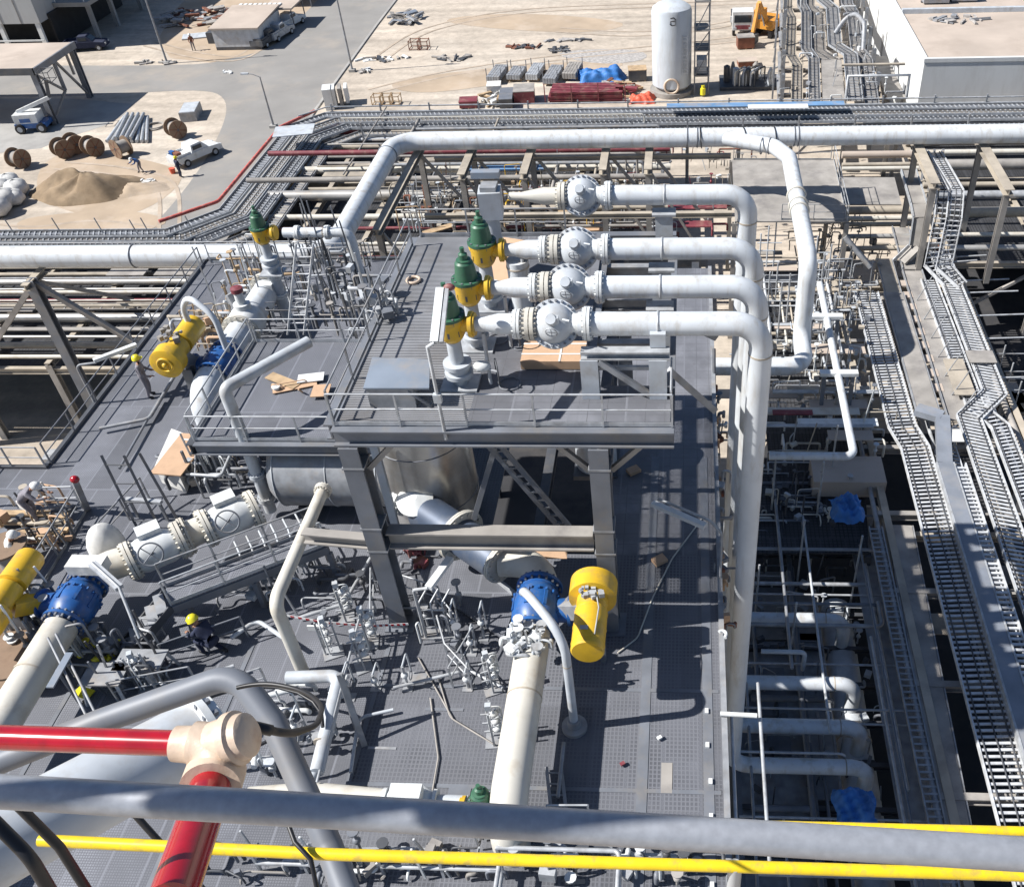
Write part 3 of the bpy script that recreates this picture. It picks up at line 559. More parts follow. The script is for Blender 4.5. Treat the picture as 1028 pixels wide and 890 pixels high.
# ------------------------------------------------------------------ white vessel
vl, vr = A(655, 100, G), A(693.5, 100, G); vc = V(((vl.x+vr.x)/2, vl.y+2.2, G)); vr_ = (vr.x-vl.x)/2*1.02; vh = up((vc.x, vc.y), 5)-G
t = thing('storage_vessel', 'tall white cylindrical vessel standing in the sandy yard', 'vessel', vc)
MB().lathe(vc, (0, 0, 1), [(.8, vr_*.9), (1.0, vr_), (vh-.5, vr_), (vh-.2, vr_*.95), (vh+.1, vr_*.75), (vh+.3, vr_*.4), (vh+.35, .01)], 40).build('shell', 'vessel', t)
MB().lathe(vc, (0, 0, 1), [(0, vr_*1.12), (.5, vr_*1.12), (.55, vr_*.85), (.95, vr_*.85)], 32).build('skirt', 'dustgrey', t)
p = vc+V((0, -vr_*.98, 1.3)); MB().ring(p, (0, 1, 0), .75, .12, 24).build('manway', 'tan', t)
# painted mark near the top
k = MB(); q = vc+V((.15, -vr_-.015, vh-1.1))
for a, b in (((-.25, .35), (.1, .42)), ((.1, .42), (.3, .2)), ((.3, .2), (.25, -.3)), ((.25, -.3), (-.05, -.35)), ((-.05, -.35), (-.3, -.2)), ((-.3, -.2), (-.25, .05)), ((-.25, .05), (.25, .1))): k.bar(q+V((a[0], .02, a[1])), q+V((b[0], .02, b[1])), .03, .11)
k.build('painted_mark', 'steeld', t)
k = MB(); lx = vc.x+vr_*.55
for s in (0, .5): k.bar((lx+s, vc.y-vr_*.86, G+2.4), (lx+s, vc.y-vr_*.86, G+6.4), .07)
for i in range(11): k.bar((lx, vc.y-vr_*.86, G+2.6+i*.36), (lx+.5, vc.y-vr_*.86, G+2.6+i*.36), .05)
k.build('ladder', 'ltgrey', t)
# access tower
tx = vc.x+vr_+.35; t = thing('access_tower', 'caged access tower beside the white vessel', 'tower', (tx, vc.y, G))
for x in (0, 1.5):
    for y in (-1.2, 1.2): MB().bar((tx+x, vc.y+y, G), (tx+x, vc.y+y, G+(12.5 if x == 0 else 12.5)), .13).build('leg', 'steel', t)
for z in (2.0, 4.6, 6.6, 9.4, 11.6):
    MB().box(tx-.1, tx+1.6, vc.y-1.3, vc.y+1.3, G+z, G+z+.12).build('landing', 'dustgrey', t)
    k = MB()
    for zz in (.5, 1.0): k.tube([(tx, vc.y-1.25, G+z+zz), (tx+1.55, vc.y-1.25, G+z+zz), (tx+1.55, vc.y+1.25, G+z+zz)], .045, 6)
    k.build('landing_rail', 'steel', t)
for a, b in ((2.0, 4.6), (4.6, 6.6), (6.6, 9.4)): MB().bar((tx, vc.y-1.2, G+a), (tx+1.5, vc.y-1.2, G+b), .09).build('brace', 'steel', t)
MB().box(tx+.2, tx+1.3, vc.y-.9, vc.y+.8, G+2.2, G+3.6).build('pump_housing', 'ltgrey', t); MB().lathe((tx+.9, vc.y-1.5, G+.2), (0, 0, 1), [(0, .3), (.7, .3), (.75, .2), (1.0, .2)], 14).build('pump', 'hiyel', t)
# pump skid right of the tower
c = A(728, 88, G); t = thing('pump_skid', 'cluttered dark pump skid right of the access tower', 'skid', c); rnd = random.Random(5)
MB().box(c.x-.6, c.x+6, c.y-1, c.y+3, G, G+.35).build('base', 'steeld', t)
for i in range(8): x = c.x+rnd.uniform(0, 5.4); y = c.y+rnd.uniform(-.6, 2.4); MB().lathe((x, y, G+.35), (0, 0, 1), [(0, .35), (rnd.uniform(.8, 1.7), .35), (1.8, .12)], 14).build('pot', rnd.choice(['steeld', 'ltgrey', 'green', 'steeld', 'dustgrey']), t)
for i in range(7): x = c.x+rnd.uniform(0, 5); MB().tube([(x, c.y-.7, G+.4), (x, c.y-.7, G+1.9), (x+1.2, c.y+1, G+1.9), (x+1.2, c.y+1, G+.4)], .09, 8, .2).build('piping', rnd.choice(['steeld', 'cream', 'ltgrey']), t)
c = A(752, 79, G); t = thing('pipe_railing', 'pale pipe handrail fencing the pump skid', 'railing', c)
for z in (.6, 1.2): MB().tube([(c.x-.5, c.y, G+z), (c.x+5.5, c.y, G+z)], .06, 6).build('rail', 'cream', t)
for x in (-.5, 1.5, 3.5, 5.5): MB().bar((c.x+x, c.y, G), (c.x+x, c.y, G+1.25), .08).build('post', 'cream', t)
# ------------------------------------------------------------------ white building right
zb = -7.0; k0 = A(928, 63, zb); x0, y0 = k0.x, k0.y
t = thing('plant_building', 'white walled plant building with flat dusty roof at the top right', 'building', (x0, y0, G))
MB().box(x0, x0+45, y0, y0+45, G, zb).build('wall', 'bldwhite', t)
MB().box(x0+.3, x0+44.7, y0+.3, y0+44.7, zb, zb+.06).build('roof', 'roof', t)
for a, b in (((x0-.06, y0-.06), (x0+45, y0+.3)), ((x0-.06, y0+.31), (x0+.3, y0+45))): MB().box(a[0], b[0], a[1], b[1], zb+.002, zb+.35).build('parapet', 'bldwhite', t)
yy = AY(960, 17, A(960, 17, zb).y).y
MB().box(x0+.35, x0+44, yy+1, yy+1.5, zb+.07, zb+.5).build('roof_upstand', 'ltgrey', t)
for i, (dy, w, z) in enumerate(((6, 1.0, 1.2), (12, 1.2, .2), (20, 1.0, 1.6), (27, 1.2, .3))): MB().box(x0-.05, x0-.01, y0+dy, y0+dy+w, G+z+.3, G+z+2.6).build('door', 'galvd', t)
MB().box(x0-1.8, x0-.07, y0+5, y0+17, G+2.9, G+3.1).build('walkway', 'dustgrey', t)
MB().box(x0+12.5, x0+14, y0-.05, y0-.01, zb-1.1, zb-.7).build('louvre', 'galvd', t)
for i, (x, y) in enumerate(((938, 3), (952, -1), (966, 1))):
    c = A(x, y, zb); t2 = thing('roof_cooling_unit', ['grey roof cooling unit at the left of the roof plant', 'grey roof cooling unit in the middle of the roof plant', 'long grey roof cooling unit at the right of the roof plant'][i], 'cooling unit', (c.x, c.y, zb+.06), 'cooling units on the white building roof')
    MB().box(c.x-1.3, c.x+1.3, c.y-.9, c.y+.9, zb+.2, zb+1.2).build('casing', 'galvd', t2); MB().disc((c.x, c.y, zb+1.22), (0, 0, 1), .7, .06).build('fan', 'steeld', t2); MB().box(c.x-1.4, c.x+1.4, c.y-.2, c.y+.2, zb+.07, zb+.19).build('bearer', 'steeld', t2)
scrap('scrap_pile', 'flat grey sheets strewn on the white building roof', A(962, 20, zb+.07), 2.6, 1.2, 18, ['galvd', 'rubble'], 1.2, .12, 30)
# blue container
c = A(990, 99, G+1); t = thing('blue_container', 'blue container standing before the white building', 'container', (c.x, c.y, G)); bz = up((c.x, c.y), 89)
cw = A(1045, 99, G+1).x-c.x
MB().box(c.x, c.x+cw, c.y, c.y+2.4, G+.2, bz).build('shell', 'bluewin', t); MB().box(c.x-.06, c.x+cw+.05, c.y-.04, c.y+2.45, bz+.002, bz+.12).build('roof_frame', 'blue', t)
k = MB()
for i in range(14): k.box(c.x+.2+i*cw/14, c.x+.35+i*cw/14, c.y-.06, c.y-.004, G+.4, bz-.15)
k.build('corrugation', 'blue', t); k = MB()
for a, b in (((0, 0), (0, .45)), ((0, .45), (.35, .5)), ((.35, .5), (.3, 0)), ((.6, 0), (.75, .5)), ((.75, .5), (1.0, 0)), ((1.2, 0), (1.5, .45))): k.bar((c.x+1.6+a[0]*1.3, c.y-.075, bz-.95+a[1]), (c.x+1.6+b[0]*1.3, c.y-.075, bz-.95+b[1]), .02, .1)
k.build('painted_mark', 'bldwhite', t)
# ================================================================== PIPE RACKS
# left rack (X direction) : Y 46..61 at RK
def rack(name, label, xs, y0, y1, zs, zbot=G, m='dusty', bw=.35, diag=True, plate=True):
    t = thing(name, label, 'pipe rack', (xs[0], y0, zbot))
    for x in xs:
        for y in (y0, y1): MB().ibeam((x, y, zbot), (x, y, zs[-1]-.18), .4, .4, .06).build('column', 'dustgrey', t)
        for z in zs: MB().ibeam((x, y0-.2, z-.22), (x, y1+.2, z-.22), bw, .4, .06).build('cross_beam', m, t)
    for z in zs:
        for y in (y0, (y0+y1)/2, y1): MB().ibeam((xs[0], y, z-.66), (xs[-1], y, z-.66), .3, .4, .05).build('long_beam', m, t)
    if plate: MB().box(min(xs)-.1, max(xs)+.1, y0+.3, y1+.1, zs[0]-1.15, zs[0]-1.1).build('floor_plate', 'under', t)  # plate added to block sun and darken the gaps between pipes
    if diag:
        for a, b in list(zip(xs, xs[1:]))[::2]: MB().bar((a, y0, zbot+1), (b, y0, zs[0]-.9), .2).build('brace', 'dustgrey', t)
    return t
rack('pipe_rack', 'long dusty pipe rack at the left behind the deck', [-80, -72, -64, -56, -50, -44, -38.5, -33, -27.5, -22, -17], 46.2, 61.0, [RK])
rack('pipe_rack', 'broad dusty pipe rack behind the upper platform', [-33, -28, -23, -18, -13, -8.2, -3.5], 60.5, 83.5, [RK])
rack('pipe_rack', 'dusty pipe rack continuing to the right picture edge', [18, 24, 30, 36, 42], 58.5, 84.5, [RK])
# pipes on left rack
LP = [(46.5, .12, 'cream'), (47.6, .2, 'dusty'), (48.7, .1, 'rackpipe'), (49.5, .14, 'dustgrey'), (50.6, .3, 'rackpipe'), (52.0, .22, 'dusty'), (53.0, .12, 'redpipe'), (54.0, .16, 'cream'), (55.2, .24, 'rackpipe'), (56.4, .14, 'dusty'), (57.5, .18, 'galv'), (58.6, .1, 'redpipe'), (59.6, .2, 'dustgrey'), (60.5, .12, 'cream')]
names = dict(cream='cream', dusty='dust coated', rackpipe='silver', dustgrey='dull grey', redpipe='dark red', galv='galvanised', white='white')
for i, (y, r, m) in enumerate(LP):
    pipe('rack_pipe', f'{names[m]} pipe along the left rack, {ORD[i]} from its near edge', [(-85, y, RK+r+.02), (-15, y, RK+r+.02)], r, m, group='pipes along the left rack', seg=12)
# flat trays/planks on the left rack
for i, (x, y, w, d) in enumerate(((-37.5, 56.3, 2.6, 2.4), (-34, 56.2, 3.0, 2.2), (-44, 50.9, 5, .6))):
    solo('scaffold_board', MB().box(x-w/2, x+w/2, y-d/2, y+d/2, RK+.75, RK+.81), 'dustgrey', ['dusty board panel lying left of another on the left rack', 'wider dusty board panel nearest the deck rail on the left rack', 'narrow long board among the left rack pipes'][i], 'board', 'boards lying on the left rack')
k = MB()
tray('dust filled cable ladder among the left rack pipes', [(-85, 57.0, RK+.75), (-42, 57.0, RK+.75)], .9, 'dusty', .8, .085, .12)
tray('second dusty cable ladder nearer the middle of the left rack', [(-85, 51.3, RK+.7), (-16, 51.3, RK+.7)], .7, 'dustgrey', .8, .085, .1)
# trestle supporting the large left pipe
ZP = -2.0
def trestle(label, x, ytop, ybot):
    t = thing('pipe_trestle', label, 'pipe support', (x, ytop, RK), 'braced trestles under the large white pipe')
    MB().ibeam((x, ytop-.2, G), (x, ytop-.2, ZP-.72), .55, .5, .07).build('column', 'steel', t)
    MB().ibeam((x-.05, ytop-.8, ZP-.92), (x-.05, ytop+1.2, ZP-.92), .4, .36, .06).build('cross_beam', 'dusty', t)
    for s in (-1, 1): MB().bar((x, ytop, ZP-1), (x+s*6, ytop, RK+.3), .28).build('brace', 'dustgrey', t)
    MB().bar((x, ytop+.4, ZP-1.2), (x, ytop+7.6, RK+.3), .22).build('brace', 'dustgrey', t)
pl = A(40, 262, ZP)
trestle('dark braced trestle column under the white pipe at far left', A(40, 268, ZP-.6).x, 45.2, 53)
trestle('braced trestle hidden beyond the left picture edge', -48, 45.2, 53)
# ------------------------------------------------------------------ large white pipe (left run, corner, depth run, corner, back run)
yl = A(120, 257, ZP).y; yb = A(560, 140, ZP).y; xd = A(371, 187, ZP).x
big = thing('large_pipe', 'largest white pipe running left, back and across the whole scene', 'pipe', (-60, yl, ZP))
MB().tube([(-95, yl, ZP), (xd, yl, ZP), (xd, yb, ZP), (62, yb, ZP)], .6, 28, 1.7, n=10).build('pipe_run', 'white', big)
for x, y, ax in ((A(136, 256, ZP).x, yl, (1, 0, 0)), (A(690, 138, ZP).x, yb, (1, 0, 0)), (A(700, 138, ZP).x, yb, (1, 0, 0)), (A(797, 136, ZP).x, yb, (1, 0, 0)), (A(801, 136, ZP).x, yb, (1, 0, 0)), (xd, yb-2.2, (0, 1, 0))):
    MB().ring((x, y, ZP), ax, .61, .045, 30, 6).build('weld_band', 'steel', big)
# upper tier under the back pipe
t = thing('pipe_gantry', 'dusty beam gantry carrying the white pipe behind the platform', 'gantry', (-14, 58, RK))
for j, (x, ya) in enumerate(((A(402, 190, -3).x, 50.5), (A(471, 160, -3).x, 58), (A(531, 160, -3).x, 58), (A(608, 155, -3).x, 58.5), (A(652, 152, -3).x, 58.5))):
    MB().ibeam((x, ya, -2.9), (x, yb+1.2, -2.9), .5, .4, .06).build('cross_beam', 'dusty', t)
    for y in (ya+.4, yb+.6): MB().ibeam((x, y, RK-.2), (x, y, -3.12), .35, .35, .05).build('column', 'dustgrey', t)
    MB().bar((x+.2, yb+.3, -3.2), (x+4.2, yb+.3, RK+.6), .18).build('brace', 'dustgrey', t)
    MB().bar((x+.2, ya+.5, -3.2), (x+3.2, ya+.5, RK+.6), .16).build('brace', 'dustgrey', t)
MB().ibeam((-17, 57.2, -5.2), (3, 57.2, -5.2), .35, .35, .05).build('long_beam', 'dusty', t); MB().ibeam((-17, yb+.2, -3.35), (3, yb+.2, -3.35), .3, .3, .05).build('long_beam', 'dusty', t)
t = thing('pipe_gantry', 'dusty beam gantry under the white pipe at the right edge', 'gantry', (18, 58, RK))
for x, ya in ((A(990, 155, -3).x, 55), (A(1080, 155, -3).x, 55), (A(925, 158, -3).x, 56)):
    MB().ibeam((x, ya, -2.9), (x, yb+1.2, -2.9), .6, .4, .06).build('cross_beam', 'dusty', t)
    for y in (ya+.4, yb+.6): MB().ibeam((x, y, RK-.2), (x, y, -3.12), .35, .35, .05).build('column', 'dustgrey', t)
# pipes of the back rack (nearest 58 to far 83)
rnd = random.Random(11); bk = []
y = 58.0; i = 0
mm = ['dusty', 'rackpipe', 'dusty', 'redpipe', 'cream', 'dustgrey', 'rackpipe', 'dusty', 'redpipe', 'cream', 'dustgrey', 'rackpipe', 'dusty', 'galv', 'redpipe', 'cream']
for i in range(16):
    r = [.14, .32, .18, .12, .22, .2, .4, .16, .2, .3, .14, .26, .2, .16, .3, .2][i]; m = mm[i]
    zz = RK+r+.02+(2.2 if i in (2, 5, 8) else 0)
    pipe('rack_pipe', f'{names[m]} pipe crossing the back rack, {ORD[i]} from the platform side', [(-32.5 if i > 2 else -14, y, zz), (-1.2 if i < 13 else 9.5, y, zz)], r, m, group='pipes crossing the back rack', seg=12)
    y += 1.62
# second pipe set to the right
y = 59.2
for i in range(13):
    r = [.2, .16, .34, .14, .3, .2, .4, .12, .22, .3, .16, .24, .2][i]; m = mm[(i*3+1) % 16]; m = {'redpipe': 'dustgrey'}.get(m, m)
    pipe('rack_pipe', f'{names[m]} pipe leaving through the right picture edge, {ORD[i]} from the near side', [(17.8, y, RK+r+.02+(.5 if i % 4 == 2 else 0)), (60, y, RK+r+.02+(.5 if i % 4 == 2 else 0))], r, m, group='pipes leaving at the right edge', seg=12)
    y += 1.95
# boards and clutter on back rack
for i, (px, w, d, rz, m) in enumerate((((505, 168), 6.5, 1.2, 0, 'bluebright'), ((437, 160), 4.5, .7, .1, 'dusty'), ((570, 215), 2.2, 1.6, .3, 'wood'), ((590, 228), 2.6, 1.2, .1, 'ply'), ((440, 230), 2.2, .6, .6, 'wood'), ((470, 215), 2.5, .7, -.3, 'dusty'), ((385, 165), 5.5, .5, .05, 'dusty'), ((350, 175), 4, .8, 0, 'dusty'), ((640, 205), 5, .7, 0, 'redpipe'), ((690, 225), 3.4, .9, 0, 'redpipe'), ((700, 208), 4.2, .6, 0, 'redpipe'), ((660, 236), 3, .8, 0, 'rust'))):
    c = A(*px, RK+1.0); solo('scaffold_board', MB().obox(c+V((0, 0, 0)), (w, d, .07), Quaternion((0, 0, 1), rz)), m, f"{['pale blue', 'sandy', 'short wooden', 'plywood', 'tilted wooden', 'dusty skewed', 'long sandy', 'short sandy', 'dark red', 'deep red', 'dark red narrow', 'rusty'][i]} board {['behind the white pipe end at the top', 'beneath the white pipe elbow', 'behind the farthest block valve', 'beside the farthest block valve', 'behind the platform rail corner', 'left of the tall grey valve', 'left of the white pipe elbow', 'beside the bent cable ladder', 'right of the farthest block valve', 'between the upper two discharge pipes', 'above the second discharge pipe', 'under the second discharge pipe'][i]}", 'board', 'boards lying on the back rack')
def clutter(name, label, pts, n, z, mats, seed, hs=(.2, 1.2), cat='pipework', spread=1.):
    """small fittings: stub pipes, elbows, boxes and valves standing within a polygon of photo points"""
    rnd = random.Random(seed); P = [A(x, y, z) for x, y in pts]; t = thing(name, label, cat, P[0]); ks = {}
    for i in range(n):
        a, b, c, d = P[0], P[1], P[2], P[3]; u, v = rnd.random(), rnd.random(); p = a.lerp(b, u).lerp(d.lerp(c, u), v)
        k = MB(); m = rnd.choice(mats); h = rnd.uniform(*hs); w = rnd.choice([0, 1, 1, 2, 3, 4])
        dx, dy = rnd.uniform(-1.6, 1.6)*spread, rnd.uniform(-.9, .9)*spread
        if w == 0: k.tube([p, p+V((0, 0, h)), p+V((dx, dy*.4, h)), p+V((dx, dy*.4, h*.3))], rnd.uniform(.02, .05), 7, .12, n=3)
        elif w == 1: k.tube([p, p+V((0, 0, h*.4)), p+V((dx*1.6, 0, h*.4)), p+V((dx*1.6, dy, h*.4)), p+V((dx*1.6, dy, 0))], rnd.uniform(.025, .08), 7, .12, n=3)
        elif w == 2: k.obox(p+V((0, 0, h*.5)), (rnd.uniform(.1, .4), rnd.uniform(.1, .4), rnd.uniform(.1, .4)), Quaternion((0, 0, 1), rnd.uniform(0, 1.5)))
        elif w == 3: k.cyl(p, p+V((0, 0, h)), .04, None, 7); k.disc(p+V((0, 0, h)), (0, 0, 1), .15, .04, 10); k.ball(p+V((0, 0, h*.55)), .11, 8, 6)
        else: k.bar(p, p+V((dx*.25, dy*.2, h*1.5)), .05)
        k.build(['bent_tube', 'tube', 'junction_box', 'hand_valve', 'rod'][w], m, t)
    return t
MIX = ['ltgrey', 'galv', 'dusty', 'dustgrey', 'whitepaint', 'steel']
clutter('valve_cluster', 'dense silver fittings behind the upper platform rail', [(385, 238), (520, 238), (510, 190), (400, 190)], 90, RK+.6, MIX+['wood', 'rust'], 21, (.5, 2.2))
clutter('valve_cluster', 'dense fittings between tall grey valve and farthest block valve', [(505, 235), (640, 235), (640, 180), (520, 180)], 90, RK+.6, MIX+['redpipe', 'wood', 'yellow'], 22, (.5, 2.2))
clutter('valve_cluster', 'rack fittings between farthest discharge pipe and branch pipe', [(640, 240), (745, 240), (770, 155), (640, 155)], 60, RK+.6, MIX+['redpipe', 'rust'], 23, (.4, 1.8))
# ------------------------------------------------------------------ cable ladder bank round the back
zt_ = RK+.7; xo = A(243, 186, zt_).x; yA_, yB_ = A(560, 128, zt_).y, A(560, 115, zt_).y; yC_, yD_ = A(100, 247, zt_).y, A(100, 237, zt_).y
xt = xo+4.6; yt = yA_
for i, (f, z, w, m, cb, fl) in enumerate(((.0, -.3, 1.0, 'galvd', 2, 'dustgrey'), (.33, .0, 1.15, 'galv', 3, 'steel'), (.66, .1, 1.15, 'galv', 3, 'dustgrey'), (1.0, .2, 1.0, 'galv', 2, 'steel'))):
    x = xo+.5+(1-f)*3.9; yf_ = yA_+(yB_-yA_)*f; yn = yC_+(yD_-yC_)*f; z0 = zt_+z
    tray(['inner lowest cable ladder wrapping the far corner nearest the pipes', 'second cable ladder wrapping the far corner', 'third cable ladder wrapping the far corner beside the outermost', 'outermost cable ladder wrapping the far corner beside the sandy yard'][i],
         [(-95, yn, z0), (x-3.0, yn, z0), (x, yn+3.4, z0), (x, yf_-2.6, z0), (x+2.2, yf_, z0), (66, yf_, z0)], w, m, .4, .085, .2, cables=cb, floor=fl)
t = thing('ladder_bank_rail', 'long grey handrail along the far cable ladder bank', 'railing', (xo, yB_+1.2, RK))
for z in (.1, .55): MB().tube([(xo+.6, yB_-1, zt_+z), (xo+2.6, yB_+1.1, zt_+z), (66, yB_+1.1, zt_+z)], .06, 6).build('rail', 'galv', t)
for i in range(22): MB().bar((xo+3+i*4.4, yB_+1.1, RK-.5), (xo+3+i*4.4, yB_+1.1, zt_+.8), .12).build('post', 'galvd', t)
for i in range(20): x = xo+7+i*4.6; solo('tray_support', MB().bar((x, yA_-.9, RK-.6), (x, yA_-.9, zt_+1.0), .13).bar((x, yA_-1.0, RK+.25), (x, yB_+.9, RK+.25), .16).bar((x, yB_+.7, G), (x, yB_+.7, RK+.15), .3), 'galvd', f'grey post and bracket under the far cable ladders, {(ORD+["seventeenth", "eighteenth", "nineteenth", "twentieth"])[i]} from the bent corner', 'support', 'brackets under the far cable ladders')
pipe('barrier_hose', 'red striped barrier following the outer edge of the bent cable ladders', [(xo-3.6, yD_+1.4, zt_+.4), (xo-.4, yD_+4.6, zt_+.4), (xo-.35, yB_-3, zt_+.4), (xo+1.6, yB_+.6, zt_+.4)], .13, 'redtape', .8, cat='barrier')
solo('steel_plate', MB().obox(A(295, 131, RK+2.2), (3.2, 2.2, .06), Quaternion((0, 0, 1), .2)), 'ltgrey', 'pale plate lying on the corner of the cable ladders', 'plate')
c = A(758, 105, RK+1.6); solo('cover_sheet', MB().obox(c, (15, .9, .06)), 'bluebright', 'blue cover sheet on the ladder bank right of the vessel', 'sheet'); c = A(781, 107, RK+1.8); solo('cover_sheet', MB().obox(c, (5, .9, .06)), 'bldwhite', 'white cover sheet on the ladder bank right of the blue one', 'sheet')
# ------------------------------------------------------------------ ladder bank running away at the top right
for i, (px, x0_, w, m, z) in enumerate((((800, 100), 0, 1.0, 'dusty', 0), ((817, 100), 0, 1.0, 'galvd', .6), ((836, 100), 0, 1.9, 'dustgrey', .4), ((856, 100), 0, 1.3, 'galv', 1.0), ((873, 100), 0, 1.2, 'galvd', .6))):
    c = A(*px, RK); bend = (.7 if i in (2, 3) else .35)
    tray(['dusty cable ladder at the left of the bank running away', 'second cable ladder from left in the bank running away', 'widest cable ladder of the bank running away, filled with dust', 'raised cable ladder beside the building, jogging sideways', 'rightmost cable ladder of the bank beside the white building'][i], [(c.x+.09*dy-sb*bend, c.y+dy, RK+z) for dy, sb in ((-3, 0), (9, 0), (12, 2.0), (24, 2.0), (27, 3.4), (80, 3.4))], w, m, .4, .085, .2, cables=3, group='cable ladders running away at the top right', cover=((0, 1) if i in (2,) else None), floor='dustgrey')
t = thing('ladder_gantry', 'steel gantry carrying the cable ladders beside the white building', 'gantry', A(800, 110, G))
cl = A(795, 105, RK).x-.8; cr = A(884, 105, RK).x; cy = A(800, 100, RK).y
for i in range(9):
    y = cy+2+i*6.5; sh = .085*(y-cy)
    for x in (cl+sh, cr+sh): MB().ibeam((x, y, G), (x, y, RK+1.6), .35, .35, .05).build('column', 'galvd', t)
    MB().ibeam((cl+sh-.4, y, RK-.35), (cr+sh+.4, y, RK-.35), .3, .36, .05).build('cross_beam', 'dustgrey', t)
    MB().bar((cl+sh, y, G+2), (cl+sh, y+6, RK-.5), .16).build('brace', 'galvd', t)
for i in range(6):
    solo('stanchion', MB().bar((cl-.6+.36*i, cy+3+i*4.2, RK-1), (cl-.6+.36*i, cy+3+i*4.2, RK+2.2), .16).bar((cl-.6+.36*i, cy+3+i*4.2, RK+2.0), (cl-.6+.36*i, cy+4.6+i*4.2, RK+.4), .1), 'galvd', f'galvanised stanchion on the yard side of the receding ladders, {ORD[i]} from near', 'stanchion', 'stanchions beside the receding ladders')
pipe('vent_pipe', 'grey looped pipe arching beside the white building wall', [A(866, 58, RK), A(866, 40, RK+1)+V((0, 0, 1.5)), A(853, 30, RK+1.0)+V((0, 0, 2)), A(838, 34, RK+1)], .22, 'galvd', 1.2)
clutter('valve_cluster', 'jumble of grey fittings around the receding cable ladders', [(790, 108), (900, 108), (850, 10), (800, 10)], 60, RK+.5, ['galv', 'galvd', 'dustgrey', 'ltgrey', 'dusty', 'bldwhite'], 31, (.4, 1.6), spread=.8)
t = thing('portal_frame', 'square galvanised portal frame before the white building', 'frame', A(849, 100, RK)); c = A(849, 100, RK+.8); d = A(910, 100, RK+.8)
MB().tube([c, c+V((0, 0, 2.0)), V((d.x, c.y, c.z+2.0)), V((d.x, c.y, c.z))], .14, 8).build('frame', 'galv', t); MB().tube([c+V((-.3, 2.5, 2.1)), V((d.x, c.y+2.5, c.z+2.1))], .12, 8).build('rail', 'dusty', t)
# ================================================================== RIGHT RACK
def X9(px, py): return A(px, py, RK).x
rack('pipe_rack', 'long rack carrying cable ladders along the right side', [9.8, 18.0], 10.0, 56.0, [RK-.35], diag=False, plate=False)
t = thing('rack_trestle', 'row of cross beams and posts under the right cable ladders', 'pipe rack', (9.8, 20, G))
for y in (14, 19, 24, 29, 34, 39, 44, 49, 53): MB().ibeam((9.4, y, RK-.6), (18.2, y, RK-.6), .3, .4, .05).build('cross_beam', 'dustgrey', t); MB().ibeam((9.6, y+.4, G), (9.6, y+.4, RK-.82), .35, .35, .05).build('post', 'dustgrey', t); MB().ibeam((18.1, y+.4, G), (18.1, y+.4, RK-.82), .35, .35, .05).build('post', 'dustgrey', t)
def yk(px, py): return A(px, py, RK).y
# tray 1
xA, xB = X9(871, 303), X9(917, 448); yj1, yj0 = yk(900, 430), yk(915, 452)
tray('long straight cable ladder, leftmost on the right rack', [(xA, 53.5, RK+.2), (xA, yj1, RK+.2), (xB, yj0, RK+.2), (xB, 10, RK+.2)], 1.45, 'galvb', .28, .11, .2, cables=3)
# plank walkway
def pxy(a, z=RK): return A(a[0], a[1], z)
def strip(name, label, pts, w, m, z=.1, th=.08, cat='walkway', post=False):
    P = [pxy(p) for p in pts]; t = thing(name, label, cat, P[0]); k = MB()
    for a, b in zip(P, P[1:]): k.bar(a+V((0, 0, z)), b+V((0, 0, z)), w, th)
    k.build('deck_board', m, t)
    k = MB()
    for a, b in zip(P, P[1:]):
        d = (b-a).normalized(); n = d.cross(V((0, 0, 1)))
        for s in (-1, 1): k.bar(a+n*s*(w/2+.05)+V((0, 0, z+.06)), b+n*s*(w/2+.05)+V((0, 0, z+.06)), .06, .2)
    k.build('edge_channel', 'galvd', t)
    return t
strip('cable_duct', 'closed dusty duct between the first ladder and the notched beam', [(896, 300), (932, 425)], 1.1, 'dustgrey', .35, .3, 'duct')
strip('cable_duct', 'upper closed dusty duct leading to the blue grey conduit', [(887, 265), (896, 299)], .9, 'dusty', .25, .3, 'duct')
t = thing('notched_beam', 'dusty beam with square notches between the two dusty walkways', 'beam', pxy((905, 285))); a, b = pxy((903, 282)), pxy((940, 400))
k = MB(); n = 9
for i in range(n): p = a.lerp(b, (i+.25)/n); q = a.lerp(b, (i+.75)/n); k.bar(p+V((0, 0, .2)), q+V((0, 0, .2)), .9, .12)
k.build('cross_plate', 'roof', t); k = MB(); o = V((.5, 0, 0))
k.bar(a-o, b-o, .12, .4).bar(a+o, b+o, .12, .4); k.build('flange_edge', 'dusty', t)
strip('plate_walkway', 'dusty plate walkway beside the double cable ladders', [(915, 275), (963, 425)], 1.15, 'dustgrey', .2, .08)
pw0, pw1 = pxy((904, 255)), pxy((968, 410))
strip('plate_walkway', 'upper dusty plate walkway below the vertical ladder drop', [(903, 232), (914, 274)], 1.0, 'dustgrey', .25, .08)
# scaffold poles standing over the walkway
for i in range(7):
    c = A(918+i*7, 305+i*19, RK); solo('scaffold_pole', MB().tube([c, c+V((.75, 0, 1.9))], .035, 6), 'galvd', f'thin dark scaffold pole leaning over the plate walkway, {ORD[i]} from the far end', 'pole', 'poles leaning over the plate walkway')
